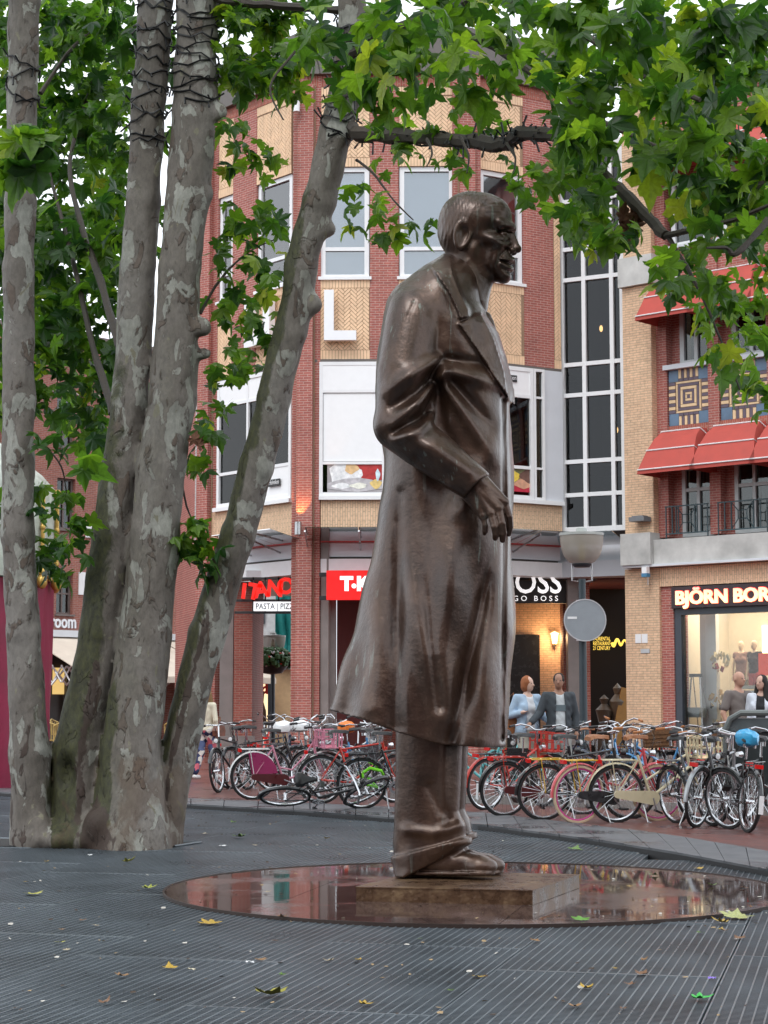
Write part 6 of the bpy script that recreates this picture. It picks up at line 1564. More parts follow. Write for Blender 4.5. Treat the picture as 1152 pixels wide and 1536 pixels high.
def f_frame(style):
    def fn():
        q = MB(); r_ = .016; q.tube([BB, SEATP], r_, 8)
        for s in (-1, 1):
            q.tube([RA+Vector((0, s*.06, 0)), BB+Vector((0, s*.03, 0))], .010, 6); q.tube([RA+Vector((0, s*.06, 0)), SEATP+Vector((0, s*.02, -.06))], .008, 6)
        q.tube([HT, HB], .02, 8)
        if style == 'diamond': q.tube([SEATP+Vector((0,0,-.04)), HT+Vector((0,0,-.03))], .014, 8); q.tube([BB, HB], .018, 8)
        elif style == 'oma': q.tube([BB, BB+Vector((.16,0,.03)), BB+Vector((.32,0,.16)), HB], .017, 8); q.tube([BB+(SEATP-BB)*.35, BB+Vector((.13,0,.14)), BB+Vector((.30,0,.32)), HT+Vector((-.005,0,-.06))], .014, 8)
        else: q.tube([BB, HB], .020, 8); q.tube([BB+(SEATP-BB)*.40, HT+Vector((0,0,-.08))], .016, 8)
        return q
    return fn
def f_fork():
    q = MB(); d_ = HB-HT
    for s in (-1, 1): q.tube([(0, s*.02, .02), (.01, s*.055, -.04), (.10, s*.055, -.24), (.17, s*.05, -.325)], .010, 6)
    q.tube([(0, 0, 0), (-.05, 0, .22)], .013, 6); return q
def f_bars(kind):
    def fn():
        q = MB(); q.tube([(-.05,0,.20), (-.075,0,.40)], .013, 6)
        if kind == 'sweep': pts = [(-.30,-.30,.36),(-.20,-.30,.37),(-.08,-.27,.39),(-.02,-.16,.37),(-.07,-.04,.33),(-.07,.04,.33),(-.02,.16,.37),(-.08,.27,.39),(-.20,.30,.37),(-.30,.30,.36)]
        elif kind == 'high': pts = [(-.30,-.30,.44),(-.22,-.30,.46),(-.12,-.27,.48),(-.05,-.16,.42),(-.075,-.04,.33),(-.075,.04,.33),(-.05,.16,.42),(-.12,.27,.48),(-.22,.30,.46),(-.30,.30,.44)]
        else: pts = [(-.16,-.31,.34),(-.09,-.20,.36),(-.07,-.04,.34),(-.07,.04,.34),(-.09,.20,.36),(-.16,.31,.34)]
        pts = [(x, y, z+.07) for x, y, z in pts]; q.tube(pts, .012, 6); return q
    return fn
def f_grip(kind, s):
    def fn():
        q = MB()
        if kind == 'sweep': a_, b_ = (-.31, s*.30, .36), (-.19, s*.30, .372)
        elif kind == 'high': a_, b_ = (-.31, s*.30, .44), (-.20, s*.30, .462)
        else: a_, b_ = (-.175, s*.325, .34), (-.11, s*.225, .357)
        a_, b_ = (a_[0], a_[1], a_[2]+.07), (b_[0], b_[1], b_[2]+.07); return q.tube([a_, b_], .018, 6)
    return fn
def f_saddle():
    q = MB(); q.s = True; prof = [(-.13,.085,.0),(-.10,.105,.022),(-.04,.10,.028),(.03,.055,.022),(.10,.03,.018),(.16,.022,.010)]; vs_ = []
    for x, w_, z in prof: vs_ += [(x,-w_,z-.035),(x,-w_*.75,z),(x,0,z+.008),(x,w_*.75,z),(x,w_,z-.035),(x,0,z-.045)]
    k = len(prof); fs = [(i*6+j, i*6+(j+1) % 6, (i+1)*6+(j+1) % 6, (i+1)*6+j) for i in range(k-1) for j in range(6)] + [(0,1,2,3,4,5)[::-1], tuple((k-1)*6+j for j in range(6))]
    return q.add(vs_, fs)
def f_saddle_big(): return f_saddle()
def f_springs():
    q = MB()
    for s in (-1, 1): q.tube([(-.09, s*.06, -.09), (-.09, s*.06, -.02)], .018, 6)
    q.tube([(.0, 0, -.22), (-.0, 0, -.03)], .013, 6); return q
def f_case():
    q = MB(); pts = []
    for a_ in range(90, 271, 20): pts.append((RA.x + .045*math.cos(R(a_)), RA.z + .045*math.sin(R(a_))))
    for a_ in range(-90, 91, 20): pts.append((BB.x + .085*math.cos(R(a_)), BB.z + .085*math.sin(R(a_))))
    return q.prism(pts, -.075, -.045)
def f_skirt():
    q = MB(); pts = [(RA.x+(WR+.03)*math.cos(R(a_)), RA.z+(WR+.03)*math.sin(R(a_))) for a_ in (8, 25, 45, 65, 85, 105)] + [(RA.x-.02, RA.z+.03)]
    q.prism(pts[::-1], -.045, -.040); q.prism(pts[::-1], .040, .045); return q
def f_rack():
    q = MB(); z = .745
    for s in (-1, 1): q.tube([(-.30, s*.055, z), (-.72, s*.055, z)], .008, 5); q.tube([(RA.x, s*.065, RA.z), (-.60, s*.06, z)], .007, 5)
    for x in (-.33, -.45, -.58, -.71): q.tube([(x, -.06, z), (x, .06, z)], .006, 4)
    return q
def f_crank():
    q = MB(); q.tube([(0,-.06,0),(0,.06,0)], .02, 8); q.tube([(0,-.075,0),(.10,-.08,-.13)], .011, 5); q.tube([(0,.075,0),(-.10,.08,.13)], .011, 5)
    c = MB(); return q
def f_chainring(): return MB().lathe([(.05,-.004),(.085,-.004),(.085,.004),(.05,.004),(.05,-.004)], 20, Matrix.Translation((0,-.06,0)) @ Matrix.Rotation(R(90),4,'X'))
def f_pedal(): return MB().box(-.045,.045,-.045,.045,-.012,.012)
def f_stand(): return MB().tube([(0,0,0),(.02,-.17,-.27)], .009, 5).tube([(.02,-.17,-.27),(.06,-.18,-.275)], .010, 5)
def f_light(): return MB().lathe([(0,-.03),(.03,-.03),(.045,.03),(.04,.04),(0,.042)], 10, Matrix.Rotation(R(90),4,'Y'))
def f_lightlens(): return MB().lathe([(.036,.043),(.0,.05)], 10, Matrix.Rotation(R(90),4,'Y'))
def f_crate(w_, d_, h_, wicker):
    def fn():
        q = MB()
        if wicker:
            n_ = 9
            for i in range(n_):
                z = h_*i/n_; e = .012*(i % 2)
                for (x0,x1,y0,y1) in ((-d_/2-e,d_/2+e,-w_/2-.012-e,-w_/2+.0), (-d_/2-e,d_/2+e,w_/2,w_/2+.012+e), (-d_/2-.012-e,-d_/2,-w_/2,w_/2), (d_/2,d_/2+.012+e,-w_/2,w_/2)): q.box(x0,x1,y0,y1,z,z+h_/n_*.88)
            q.box(-d_/2,d_/2,-w_/2,w_/2,0,.01)
        else:
            t = .018
            for z in (0, h_*.5, h_-t):
                q.box(-d_/2,d_/2,-w_/2,-w_/2+t,z,z+t); q.box(-d_/2,d_/2,w_/2-t,w_/2,z,z+t); q.box(-d_/2,-d_/2+t,-w_/2+t,w_/2-t,z,z+t); q.box(d_/2-t,d_/2,-w_/2+t,w_/2-t,z,z+t)
            for x in (-d_/2, -.01, d_/2-t):
                for y in (-w_/2, w_/2-t): q.box(x,x+t,y,y+t,t,h_-t)
            for y in (-w_/4, 0, w_/4):
                for x in (-d_/2, d_/2-t): q.box(x,x+t,y,y+t,t,h_-t)
            q.box(-d_/2,d_/2,-w_/2,w_/2,0,.008)
        return q
    return fn
def f_bag(): 
    q = MB()
    for s in (-1, 1): q.prism([(-.17,-.30),(.13,-.30),(.15,.0),(-.15,.0)], s*.09-.05, s*.09+.05)
    q.box(-.16,.15,-.14,.14,.001,.02); return q
def f_cover(): 
    q = MB(); q.s = True; q.ball((0,0,0), (.17,.13,.075), 12, 8); rq = random.Random(4); q.v = [(x+rq.uniform(-.012,.012), y+rq.uniform(-.012,.012), z+rq.uniform(-.014,.014)-(.05 if z < 0 else 0)) for x, y, z in q.v]; return q
def f_cable(): return MB().tube([(-.12,-.2,.40),(.05,-.1,.46),(.10,0,.36),(.04,.02,.2)], .004, 4).tube([(-.12,.2,.40),(.06,.1,.48),(.11,0,.34),(.03,.0,.1)], .004, 4)
def f_lock(): return MB().tube([(.0,-.05,.05),(.10,-.07,.12),(.26,-.06,.08),(.30,0,.0),(.24,.05,-.06),(.1,.06,-.04),(.2,-.06,-.14),(.02,-.06,-.10),(.0,-.05,.05)], .022, 6)
m_wick = mat('wicker', (.16,.075,.03), .7, var=.35, vs_=30)
def bike(px, py, head, style='oma', col='black', label='', saddle='black', tyre=None, rim=None, guard=None, bars='sweep', gripc=None, crate=None, cratec='black', rack='black', case=None, skirt=None, bag=None, lock=None, steer=None, lean=None, tail=True, whiteend=False, scale=1.0, seatcover=None, roll=None, z=None):
    fm = PC[col]; tm = tyre or m_tyre; rm = rim or m_chrome; gm = PC[guard] if guard else fm
    p = gnd(px, py, ZK if z is None else z); e = empty('bicycle', p, R(head), label, 'bicycle', 'parked bicycles')
    ln = R(rnd.uniform(3, 7)) if lean is None else R(lean)
    if roll is not None: e.rotation_euler = (R(roll), 0, R(head))
    else: e.rotation_euler = (ln, 0, R(head))
    e.scale = (scale,)*3
    fr = link('frame', cmesh(('frame', style), f_frame(style), fm), e)
    wheel(e, RA, tm, rm)
    sa_ = R(rnd.uniform(-30, 30)) if steer is None else R(steer)
    fk = link('fork', cmesh('fork', f_fork, fm), e, HB, (0, 0, sa_))
    # the front wheel turns with the fork
    off = Matrix.Rotation(sa_, 3, 'Z') @ Vector((.17, 0, WR-HB.z)); wl = HB + off; wheel(e, wl, tm, rm, rot=(0, 0, sa_))
    link('mudguard', cmesh(('mudguard', 1), lambda: f_guard(40, 185), gm), e, RA)
    link('mudguard', cmesh(('mudguard', 2), lambda: f_guard(20, 150), gm), e, wl, (0, 0, sa_))
    hb = link('handlebar', cmesh(('handlebar', bars), f_bars(bars), m_chrome), e, HB, (0, 0, sa_))
    gc = gripc or m_sadb
    for s in (-1, 1): link('grip', cmesh(('grip', bars, s), f_grip(bars, s), gc), hb)
    link('brake_cable', cmesh('brake_cable', f_cable, m_bblack), hb)
    lt = link('headlight', cmesh('headlight', f_light, m_chrome if col not in ('black', 'grey') else m_bblack), e, HB+Matrix.Rotation(sa_, 3, 'Z') @ Vector((.07,0,.16)), (0, 0, sa_)); link('lens', cmesh('lens', f_lightlens, m_white), lt)
    sd_ = link('saddle', cmesh('saddle', f_saddle, SC_[saddle]), e, SEATP+Vector((-.03,0,.22))); link('seat_post', cmesh('seat_post', f_springs, m_chrome), sd_)
    if seatcover: link('saddle_cover', cmesh('saddle_cover', f_cover, SC_[seatcover]), e, SEATP+Vector((-.03,0,.26)))
    if rack: rk = link('luggage_rack', cmesh('luggage_rack', f_rack, PC[rack]), e)
    if tail: link('tail_light', cmesh('tail_light', lambda: MB().box(-.025,.02,-.045,.045,-.02,.025), m_tail), e, (-.745,0,.725))
    if whiteend: link('reflector_strip', cmesh('reflector_strip', lambda: MB().box(-.006,.0,-.027,.027,-.14,.06), m_white), e, (RA.x-(WR+.05), 0, WR+.02))
    if case: link('chain_case', cmesh('chain_case', f_case, PC[case]), e)
    else: link('chainring', cmesh('chainring', f_chainring, m_alu), e, BB)
    ck = link('crank', cmesh('crank', f_crank, m_alu), e, BB, (0, R(rnd.uniform(-60, 60)), 0))
    for (x, y, zz) in ((.10,-.13,-.13), (-.10,.13,.13)): link('pedal', cmesh('pedal', f_pedal, m_sadb), ck, (x, y, zz))
    link('kickstand', cmesh('kickstand', f_stand, m_alu), e, BB+Vector((-.12,0,-.01)))
    if skirt: link('skirt_guard', cmesh('skirt_guard', f_skirt, PC[skirt]), e)
    if crate: link('front_crate' if crate != 'wicker' else 'wicker_basket', cmesh(('crate', crate), f_crate(.40, .30, .26, crate == 'wicker'), m_wick if crate == 'wicker' else PC[cratec]), e, HB+Matrix.Rotation(sa_, 3, 'Z') @ Vector((.20,0,.10)), (0, 0, sa_))
    if bag: link('pannier_bag', cmesh('pannier_bag', f_bag, PC[bag]), e, (-.53,0,.755))
    if lock: link('lock', cmesh('lock', f_lock, mat('lime_lock', (.22,.75,.03), .4, bmp=0)), e, RA+Vector((.0,0,.10)))
    return e
m_ctyre = mat('cream_tyre', (.66,.50,.34), .6); m_pinkrim = mat('magenta_rim', (.60,.06,.28), .3, bmp=0); m_brgrip = mat('brown_grip', (.38,.14,.04), .5, bmp=0)
B_ = bike
# --- left group
B_(350, 1186, -112, 'diamond', 'black', 'black bicycle seen front-on, the one furthest left in the parked row', bars='flat', steer=8)
B_(366, 1180, -104, 'oma', 'black', 'black bicycle with wide chrome handlebars, second from the left end of the row', bars='sweep', steer=-6)
B_(395, 1182, 12, 'diamond', 'black', 'black bicycle side-on behind the pink one, near the left end', bars='flat', steer=20, rack=None)
B_(432, 1198, 14, 'oma', 'pink', 'pink bicycle with white mudguards and magenta skirt guard facing right', guard='white', skirt='magenta', bars='sweep', case='maroon', rack='white', crate='metal', cratec='pink', steer=10)
B_(452, 1186, -25, 'oma', 'black', 'black bicycle wearing a puffy white saddle cover, behind the pink one', seatcover='white', bars='high')
B_(470, 1180, 24, 'sport', 'silver', 'silver bicycle behind the pink one with chrome bars', bars='high', seatcover='white')
B_(535, 1204, 10, 'diamond', 'red', 'bright red bicycle with straight frame left of the statue legs', bars='sweep', steer=14, saddle='black', rack=None, guard='black')
B_(508, 1192, 160, 'oma', 'black', 'black bicycle with black pannier bags behind the red one', bag='black', bars='sweep')
B_(541, 1188, -60, 'sport', 'blue', 'light blue bicycle with an orange saddle, left of the coat hem', saddle='orange', seatcover='orange', bars='sweep')
B_(500, 1182, -70, 'oma', 'white', 'white bicycle half hidden in the middle of the left cluster', bars='sweep', rack='black')
B_(562, 1184, -80, 'oma', 'black', 'black bicycle seen front-on just left of the statue coat', bars='sweep')
B_(575, 1196, 35, 'sport', 'grey', 'dark grey bicycle behind the one with the lime lock', bars='flat')
B_(600, 1212, 8, 'diamond', 'black', 'black bicycle with a lime green lock, partly behind the statue legs', lock=True, bars='flat', steer=5, lean=5)
B_(485, 1207, 5, 'sport', 'black', 'black bicycle lying fallen on its side in front of the red one', roll=68, bars='flat', rack=None, tail=False, steer=25, z=ZK+.05)
B_(420, 1180, 75, 'oma', 'navy', 'navy bicycle facing away behind the pink one', bars='high')
B_(522, 1184, 30, 'sport', 'white', 'white bicycle with high chrome bars behind the orange-saddled one', bars='high')
B_(588, 1192, -50, 'oma', 'black', 'black bicycle turned three-quarters, closest to the statue coat on its left side', bars='high')
B_(466, 1176, -95, 'oma', 'grey', 'grey bicycle front-on at the back of the left cluster', bars='high')
# --- right group, behind
B_(722, 1204, 170, 'sport', 'teal', 'pale teal bicycle directly right of the statue trousers', bars='sweep', rack='black', bag='black')
B_(758, 1192, 60, 'oma', 'teal', 'pale teal bicycle with a yellow light pointing away, below the walking woman', bars='sweep', steer=-20)
B_(786, 1194, -110, 'oma', 'black', 'black bicycle front-on below the walking couple', bars='high')
B_(822, 1196, 28, 'diamond', 'black', 'black bicycle with a long crossbar in front of the man in the cardigan', bars='flat', steer=-25)
B_(858, 1190, -70, 'sport', 'navy', 'navy bicycle front-on left of the lamp post', bars='sweep', saddle='brown')
B_(902, 1188, 15, 'oma', 'black', 'black bicycle with brown saddle immediately right of the lamp post', saddle='brown', bars='sweep')
B_(932, 1196, 105, 'oma', 'blue', 'bright blue bicycle facing away with high chrome bars', bars='high', steer=10, saddle='brown', gripc=m_brgrip)
B_(968, 1192, -65, 'oma', 'black', 'black bicycle with a wicker basket under the yellow pier', crate='wicker', bars='sweep', gripc=m_brgrip)
B_(1003, 1192, -100, 'sport', 'silver', 'silver bicycle front-on with chrome bars under the ladder window', bars='sweep')
B_(1046, 1196, -60, 'oma', 'black', 'black bicycle with a wicker basket behind the grey one', crate='wicker', bars='sweep', gripc=m_brgrip)
B_(1080, 1202, 40, 'sport', 'silver', 'silver and pink bicycle leaning in front of the bin', bars='sweep', guard='pink')
B_(1120, 1206, -75, 'oma', 'black', 'black bicycle front-on in front of the litter bin', bars='sweep')
B_(880, 1202, -40, 'oma', 'grey', 'grey bicycle tucked between the maroon-guard and coral bicycles', bars='sweep')
B_(990, 1205, 150, 'sport', 'blue', 'dull blue bicycle behind the cream one', bars='flat')
# --- right group, front row
B_(812, 1222, 22, 'oma', 'black', 'black bicycle with a maroon chain case, first of the front row right of the statue', case='maroon', bars='sweep', whiteend=True, steer=-12, rack='red', rim=m_chrome)
B_(772, 1212, 38, 'sport', 'red', 'red bicycle with a tilted red front box beside the statue coat', crate='metal', cratec='red', bars='sweep', steer=15)
B_(876, 1228, 14, 'diamond', 'black', 'black bicycle with a yellow luggage rack in the front row', rack='yellow', bars='sweep', whiteend=False, steer=-10, saddle='black')
B_(924, 1232, 24, 'oma', 'coral', 'coral red bicycle with cream tyres, magenta rims and a brown saddle', tyre=m_ctyre, rim=m_pinkrim, saddle='brown', bars='sweep', gripc=m_brgrip, case='black', rack='yellow', steer=-8)
B_(986, 1232, 12, 'sport', 'cream', 'cream bicycle with a cream front crate and brown saddle', guard='cream', saddle='brown', case='cream', crate='metal', cratec='cream', rack='cream', bars='sweep', gripc=m_brgrip, steer=6, whiteend=True)
B_(1050, 1238, -68, 'sport', 'black', 'black bicycle seen from the front with a white light, right of the cream one', bars='sweep', steer=10)
B_(1072, 1236, 56, 'diamond', 'silver', 'grey aluminium bicycle with flat bars and a black saddle in the front row', bars='flat', steer=-18)
B_(1098, 1243, 98, 'oma', 'black', 'black bicycle with a bright blue plastic bag over its saddle', seatcover='blue', bars='flat', whiteend=True, steer=15, saddle='black')
B_(1148, 1236, 62, 'oma', 'black', 'black bicycle with a red tail light cut by the right edge', whiteend=True, bars='sweep', steer=0)
B_(1118, 1222, 30, 'sport', 'grey', 'dark grey bicycle between the blue-bagged one and the right edge', bars='sweep')
B_(397, 1160, 90, 'oma', 'red', 'small distant red bicycle parked behind the arcade pier', bars='high', z=ZK)
# ================================================================== people
m_skin = lambda nm, c: mat('skin_'+nm, c, .5, bmp=0, var=.05)
def person(label, loc, rz, h=1.75, skin=(.55,.32,.24), hair='short', hairc=(.03,.02,.015), top=(.5,.5,.5), jacket=None, trousers=(.3,.3,.3), shoes=(.05,.04,.04),
           arms=None, legs=None, female=False, name='person', cat='person', group=None, sleeve=.55, vox=.0145, belly=0.0, printm=None, top_mat=None, trouser_mat=None, turn=0.0, parent=None, clip_z=-1):
    S_ = h/1.75; fw = .90 if female else 1.0; e = empty(name, loc, rz, label, cat, group) if parent is None else parent; e.scale = (S_,)*3
    arms = arms or [((-.25*fw, .02, 1.13), (-.24*fw, -.05, .88)), ((.25*fw, .02, 1.13), (.24*fw, -.05, .88))]
    legs = legs or [((-.10, -.01, .50), (-.11, .02, .09)), ((.10, -.01, .50), (.11, .02, .09))]
    lo = (-.56, -.42, -.02); X, Y, Z = grid(lo, (.56, .36, 1.82), vox); P_ = (X, Y, Z)
    hy = -.02; ct, st_ = math.cos(turn), math.sin(turn); hx2, hy2 = X*ct + (Y-hy)*st_, -X*st_ + (Y-hy)*ct; Q = (hx2, hy2, Z)
    head = ell(Q, (0, .005, 1.655), (.074, .093, .098)); head = smin(head, ell(Q, (0, -.025, 1.60), (.058, .066, .075)), .02); head = smin(head, ell(Q, (0, -.055, 1.555), (.026, .024, .022)), .02)
    head = smin(head, cap(Q, (0, -.088, 1.645), (0, -.108, 1.612), .008, .012), .008)
    for s in (-1, 1): head = smax(head, -ell(Q, (s*.03, -.098, 1.648), (.017, .014, .010)), .006); head = smin(head, ell(Q, (s*.075, .01, 1.63), (.010, .02, .03)), .006)
    head = smax(head, -ell(Q, (0, -.098, 1.582), (.024, .012, .004)), .003)
    neck = cap(P_, (0, .01, 1.42), (0, .0, 1.58), .056*fw, .05*fw)
    tor_ = ell(P_, (0, .0, 1.27), (.165*fw, .108, .21)); tor_ = smin(tor_, ell(P_, (0, -.01-belly*.5, 1.06), (.145*fw, .105+belly, .17)), .06); tor_ = smin(tor_, ell(P_, (0, .01, .93), (.165, .12, .13)), .05)
    if female:
        for s in (-1, 1): tor_ = smin(tor_, ell(P_, (s*.07, -.085, 1.27), (.06, .05, .06)), .04)
    tor_ = smin(tor_, cap(P_, (-.15*fw, .01, 1.42), (.15*fw, .01, 1.42), .05, .05), .06)
    A_ = None; hand = None; sl = None
    for s, (el, ha) in zip((-1, 1), arms):
        sh = (s*.185*fw, .01, 1.415); a_ = chain(P_, [(sh, .052*fw), (el, .040*fw), (ha, .028*fw)], .01); A_ = a_ if A_ is None else np.minimum(A_, a_)
        dv = np.array(ha)-np.array(el); dv /= np.linalg.norm(dv); hc = np.array(ha)+dv*.05; sd = np.cross(dv, (0, 0, 1)); sd = sd/np.linalg.norm(sd) if np.linalg.norm(sd) > .1 else np.array((0, 1., 0))
        hd = cap(P_, tuple(ha), tuple(hc), .026, .030)
        for q, L in ((-1.5, .062), (-.5, .074), (.5, .070), (1.5, .055)):
            b0 = hc + sd*q*.017; hd = smin(hd, chain(P_, [(tuple(b0), .0105), (tuple(b0+dv*L*.6), .0095), (tuple(b0+dv*L + np.array((0, -.012, 0))), .008)]), .004)
        hd = smin(hd, cap(P_, tuple(np.array(ha)+dv*.015-sd*.02), tuple(hc-sd*.052+dv*.01), .013, .010), .006)
        hand = hd if hand is None else np.minimum(hand, hd)
        mid = tuple(np.array(el)*(1-0) if sleeve > .5 else (np.array(sh)*(1-sleeve*2)+np.array(el)*sleeve*2))
        pts = [(sh, .066*fw)] + ([(el, .056*fw), (tuple(np.array(el)+(np.array(ha)-np.array(el))*min(1, (sleeve-.5)*2)*.95), .043*fw)] if sleeve > .5 else [(mid, .064*fw)])
        x_ = chain(P_, pts, .01); sl = x_ if sl is None else np.minimum(sl, x_)
    Lg = None; Tr = None; Sh = None
    for s, (kn, an) in zip((-1, 1), legs):
        hp = (s*.085, .01, .93); l_ = chain(P_, [(hp, .085), (kn, .055), (an, .038)], .02); Lg = l_ if Lg is None else smin(Lg, l_, .01)
        t_ = chain(P_, [(hp, .102), (kn, .078), ((an[0], an[1], an[2]+.0), .066)], .02); Tr = t_ if Tr is None else smin(Tr, t_, .012)
        f_ = smin(cap(P_, (an[0], an[1]+.02, .045), (an[0]+s*.02, an[1]-.15, .035), .045, .036), ell(P_, (an[0]+s*.02, an[1]-.12, .035), (.045, .075, .035)), .02); f_ = np.maximum(f_, -Z+.002); Sh = (Sh or []) + [f_]
    body = smin(smin(head, neck, .02), tor_, .05); body = smin(body, A_, .02); body = np.minimum(body, hand); body = smin(body, Lg, .02)
    if clip_z > 0: body = np.maximum(body, clip_z - Z)
    sk = m_skin('%.2f_%.2f' % (skin[0], skin[1]), skin)
    link('body', sdf_mesh('body', body, lo, vox, sk), e)
    fold = .004*np.sin(Z*46+X*22)*np.sin(X*31+Y*20)
    nm = lambda pre, c: mat('%s_%.2f_%.2f_%.2f' % (pre, *c), c, .8, bmp=.3, bs=60, var=.1)
    shirt = smin(tor_-.016+fold, sl, .03); shirt = np.maximum(shirt, .93 - Z); shirt = np.maximum(shirt, -(np.sqrt(X**2+(Y+.02)**2+((Z-1.515)*.8)**2)-.085)); shirt = np.maximum(shirt, Z-1.475)
    link('shirt', sdf_mesh('shirt', shirt, lo, vox, top_mat or nm('cloth', top)), e)
    if jacket:
        s2 = None
        for s, (el, ha) in zip((-1, 1), arms): x_ = chain(P_, [((s*.185*fw, .01, 1.42), .074*fw), (el, .062*fw), (tuple(np.array(el)+(np.array(ha)-np.array(el))*.85), .050)], .01); s2 = x_ if s2 is None else np.minimum(s2, x_)
        jk = smin(tor_-.036+fold*1.5, s2, .03); jk = np.maximum(jk, .84-Z); jk = np.maximum(jk, Z-1.485); jk = np.maximum(jk, -np.maximum(np.abs(X)-(.062+.03*(1.4-Z)), Y-0.0)); jk = np.maximum(jk, -(np.sqrt(X**2+(Y+.03)**2+((Z-1.52)*.8)**2)-.09))
        link('jacket', sdf_mesh('jacket', jk, lo, vox, nm('jacket', jacket)), e)
    if trousers:
        tr = smin(Tr, ell(P_, (0, .01, .93), (.178, .132, .12)), .03) + fold; tr = np.maximum(tr, Z-1.0); tr = np.maximum(tr, .07-Z)
        if clip_z > 0: tr = np.maximum(tr, clip_z - Z)
        link('trousers', sdf_mesh('trousers', tr, lo, vox, trouser_mat or nm('trouser', trousers)), e)
    for f_ in (Sh if shoes else []): link('shoe', sdf_mesh('shoe', f_, lo, vox, nm('shoe', shoes)), e)
    if hair:
        hb = ell(Q, (0, .014, 1.668), (.084, .100, .100)); cutf = -( (hy2+.045) + (1.70-Z)*.55 )
        hb = np.maximum(hb, np.maximum(cutf, -(Z-1.60) - .0)) if hair == 'short' else np.maximum(hb, cutf)
        if hair == 'bob': hb = smin(hb, np.maximum(ell(Q, (0, .035, 1.61), (.092, .075, .10)), cutf), .02)
        if hair == 'long':
            hb = smin(hb, np.maximum(smin(cap(Q, (-.07, .03, 1.62), (-.10, -.01, 1.36), .05, .055), cap(Q, (.07, .03, 1.62), (.10, -.01, 1.36), .05, .055), .03), cutf*.6 - .012), .02); hb = smin(hb, ell(Q, (0, .06, 1.52), (.10, .05, .16)), .03)
        if hair == 'updo': hb = smin(np.maximum(hb, -(Z-1.59)), ell(Q, (0, .085, 1.67), (.05, .05, .05)), .02)
        hb = hb + .003*np.sin(hx2*160+Z*60)
        link('hair', sdf_mesh('hair', hb, lo, vox, nm('hair', hairc)), e)
    # eyes and lips
    if name == 'person':
        for s in (-1, 1):
            x, y = s*.030, -.083; o = MB().ball((0, 0, 0), (.011, .008, .006), 8, 5).build('eye', m_bblack, e); o.location = (x*ct - y*st_, hy + x*st_ + y*ct, 1.648)
    if printm:
        o = MB().box(-.085, .085, -.002, .002, -.04, .05).build('print', printm, e); o.location = (0, -.128-belly, 1.24)
    return e
def on(px, Y, zz): return (pxY(px, Y), Y, zz)
ZP = ZK+.10
w1 = person('red-haired woman in a pale blue denim shirt walking with a brown shoulder bag', on(791, 28.2, ZP), R(22), 1.72, (.62,.40,.31), 'bob', (.30,.10,.035), (.72,.74,.78), (.36,.48,.62), (.42,.40,.34), female=True,
       arms=[((-.27, .05, 1.16), (-.17, -.12, 1.20)), ((.25, -.02, 1.15), (.33, -.18, 1.03))], legs=[((-.09, -.08, .5), (-.09, -.10, .09)), ((.09, .03, .5), (.09, .16, .10))], turn=R(35))
bg_ = empty('shoulder_bag', (w1.location.x-.30, w1.location.y+.02, ZP+.86), R(20), 'brown shoulder bag carried by the red-haired woman', 'bag')
MB().prism([(-.17,0),(.17,0),(.14,.24),(-.12,.24)], -.05, .06).build('bag_body', SC_['brown'], bg_); MB().tube([(-.1,0,.23),(-.02,0,.50),(.10,.0,.62),(.12,0,.23)], .010, 5).build('strap', SC_['brown'], bg_)
m_moust = mat('moustache_print', (.12,.16,.18), .7)
person('dark-haired man in a grey cardigan over a light T-shirt with a dark print', on(838, 28.0, ZP), R(8), 1.76, (.33,.17,.11), 'short', (.015,.012,.01), (.50,.54,.56), (.045,.055,.065), (.30,.30,.28),
       arms=[((-.29, .0, 1.17), (-.46, -.12, 1.02)), ((.26, .03, 1.13), (.25, -.03, .90))], legs=[((-.10, .0, .5), (-.10, .10, .10)), ((.10, -.08, .5), (.10, -.10, .09))], printm=m_moust, turn=R(-18))
person('bald man in a brown-grey polo shirt at the lingerie window', on(1108, 28.6, ZP), R(30), 1.80, (.50,.28,.20), None, (.1,.1,.1), (.165,.14,.13), None, (.10,.11,.13), sleeve=.36, belly=.03, turn=R(10), arms=[((-.28, .02, 1.14), (-.25, -.06, .90)), ((.27, .03, 1.13), (.26, -.05, .90))])
person('woman with long black curly hair in a white jacket at the right edge', on(1143, 28.4, ZP), R(-22), 1.74, (.58,.36,.28), 'long', (.008,.007,.008), (.012,.012,.016), (.62,.66,.74), (.03,.03,.04), female=True, turn=R(-24), printm=mat('pale_print', (.5,.52,.54), .6))
# floral trousers
m_flor, n, b = newmat('floral_cloth'); tcn = N(n, 'TexCoord'); vo = N(n, 'TexVoronoi', Scale=11.0); n.links.new(tcn.outputs['Object'], vo.inputs['Vector']); sc2 = N(n, 'SeparateColor'); n.links.new(vo.outputs['Color'], sc2.inputs[0])
n.links.new(ramp(n, sc2.outputs[0], [(0, (.02,.03,.09)), (.33, (.65,.62,.58)), (.62, (.55,.12,.16)), (.8, (.10,.14,.28))], 'CONSTANT'), b.inputs['Base Color']); b.inputs['Roughness'].default_value = .8
p = gnd(309, 1168, ZK)
person('woman in floral trousers and pale blouse walking right of the leaning stem', (p.x, p.y, ZK), R(150), 1.70, (.60,.38,.30), 'long', (.20,.12,.05), (.70,.66,.52), None, (.5,.5,.5), (.75,.75,.74), female=True, sleeve=.9, trouser_mat=m_flor,
       legs=[((-.09, -.10, .5), (-.10, -.14, .09)), ((.09, .06, .5), (.10, .22, .14))])
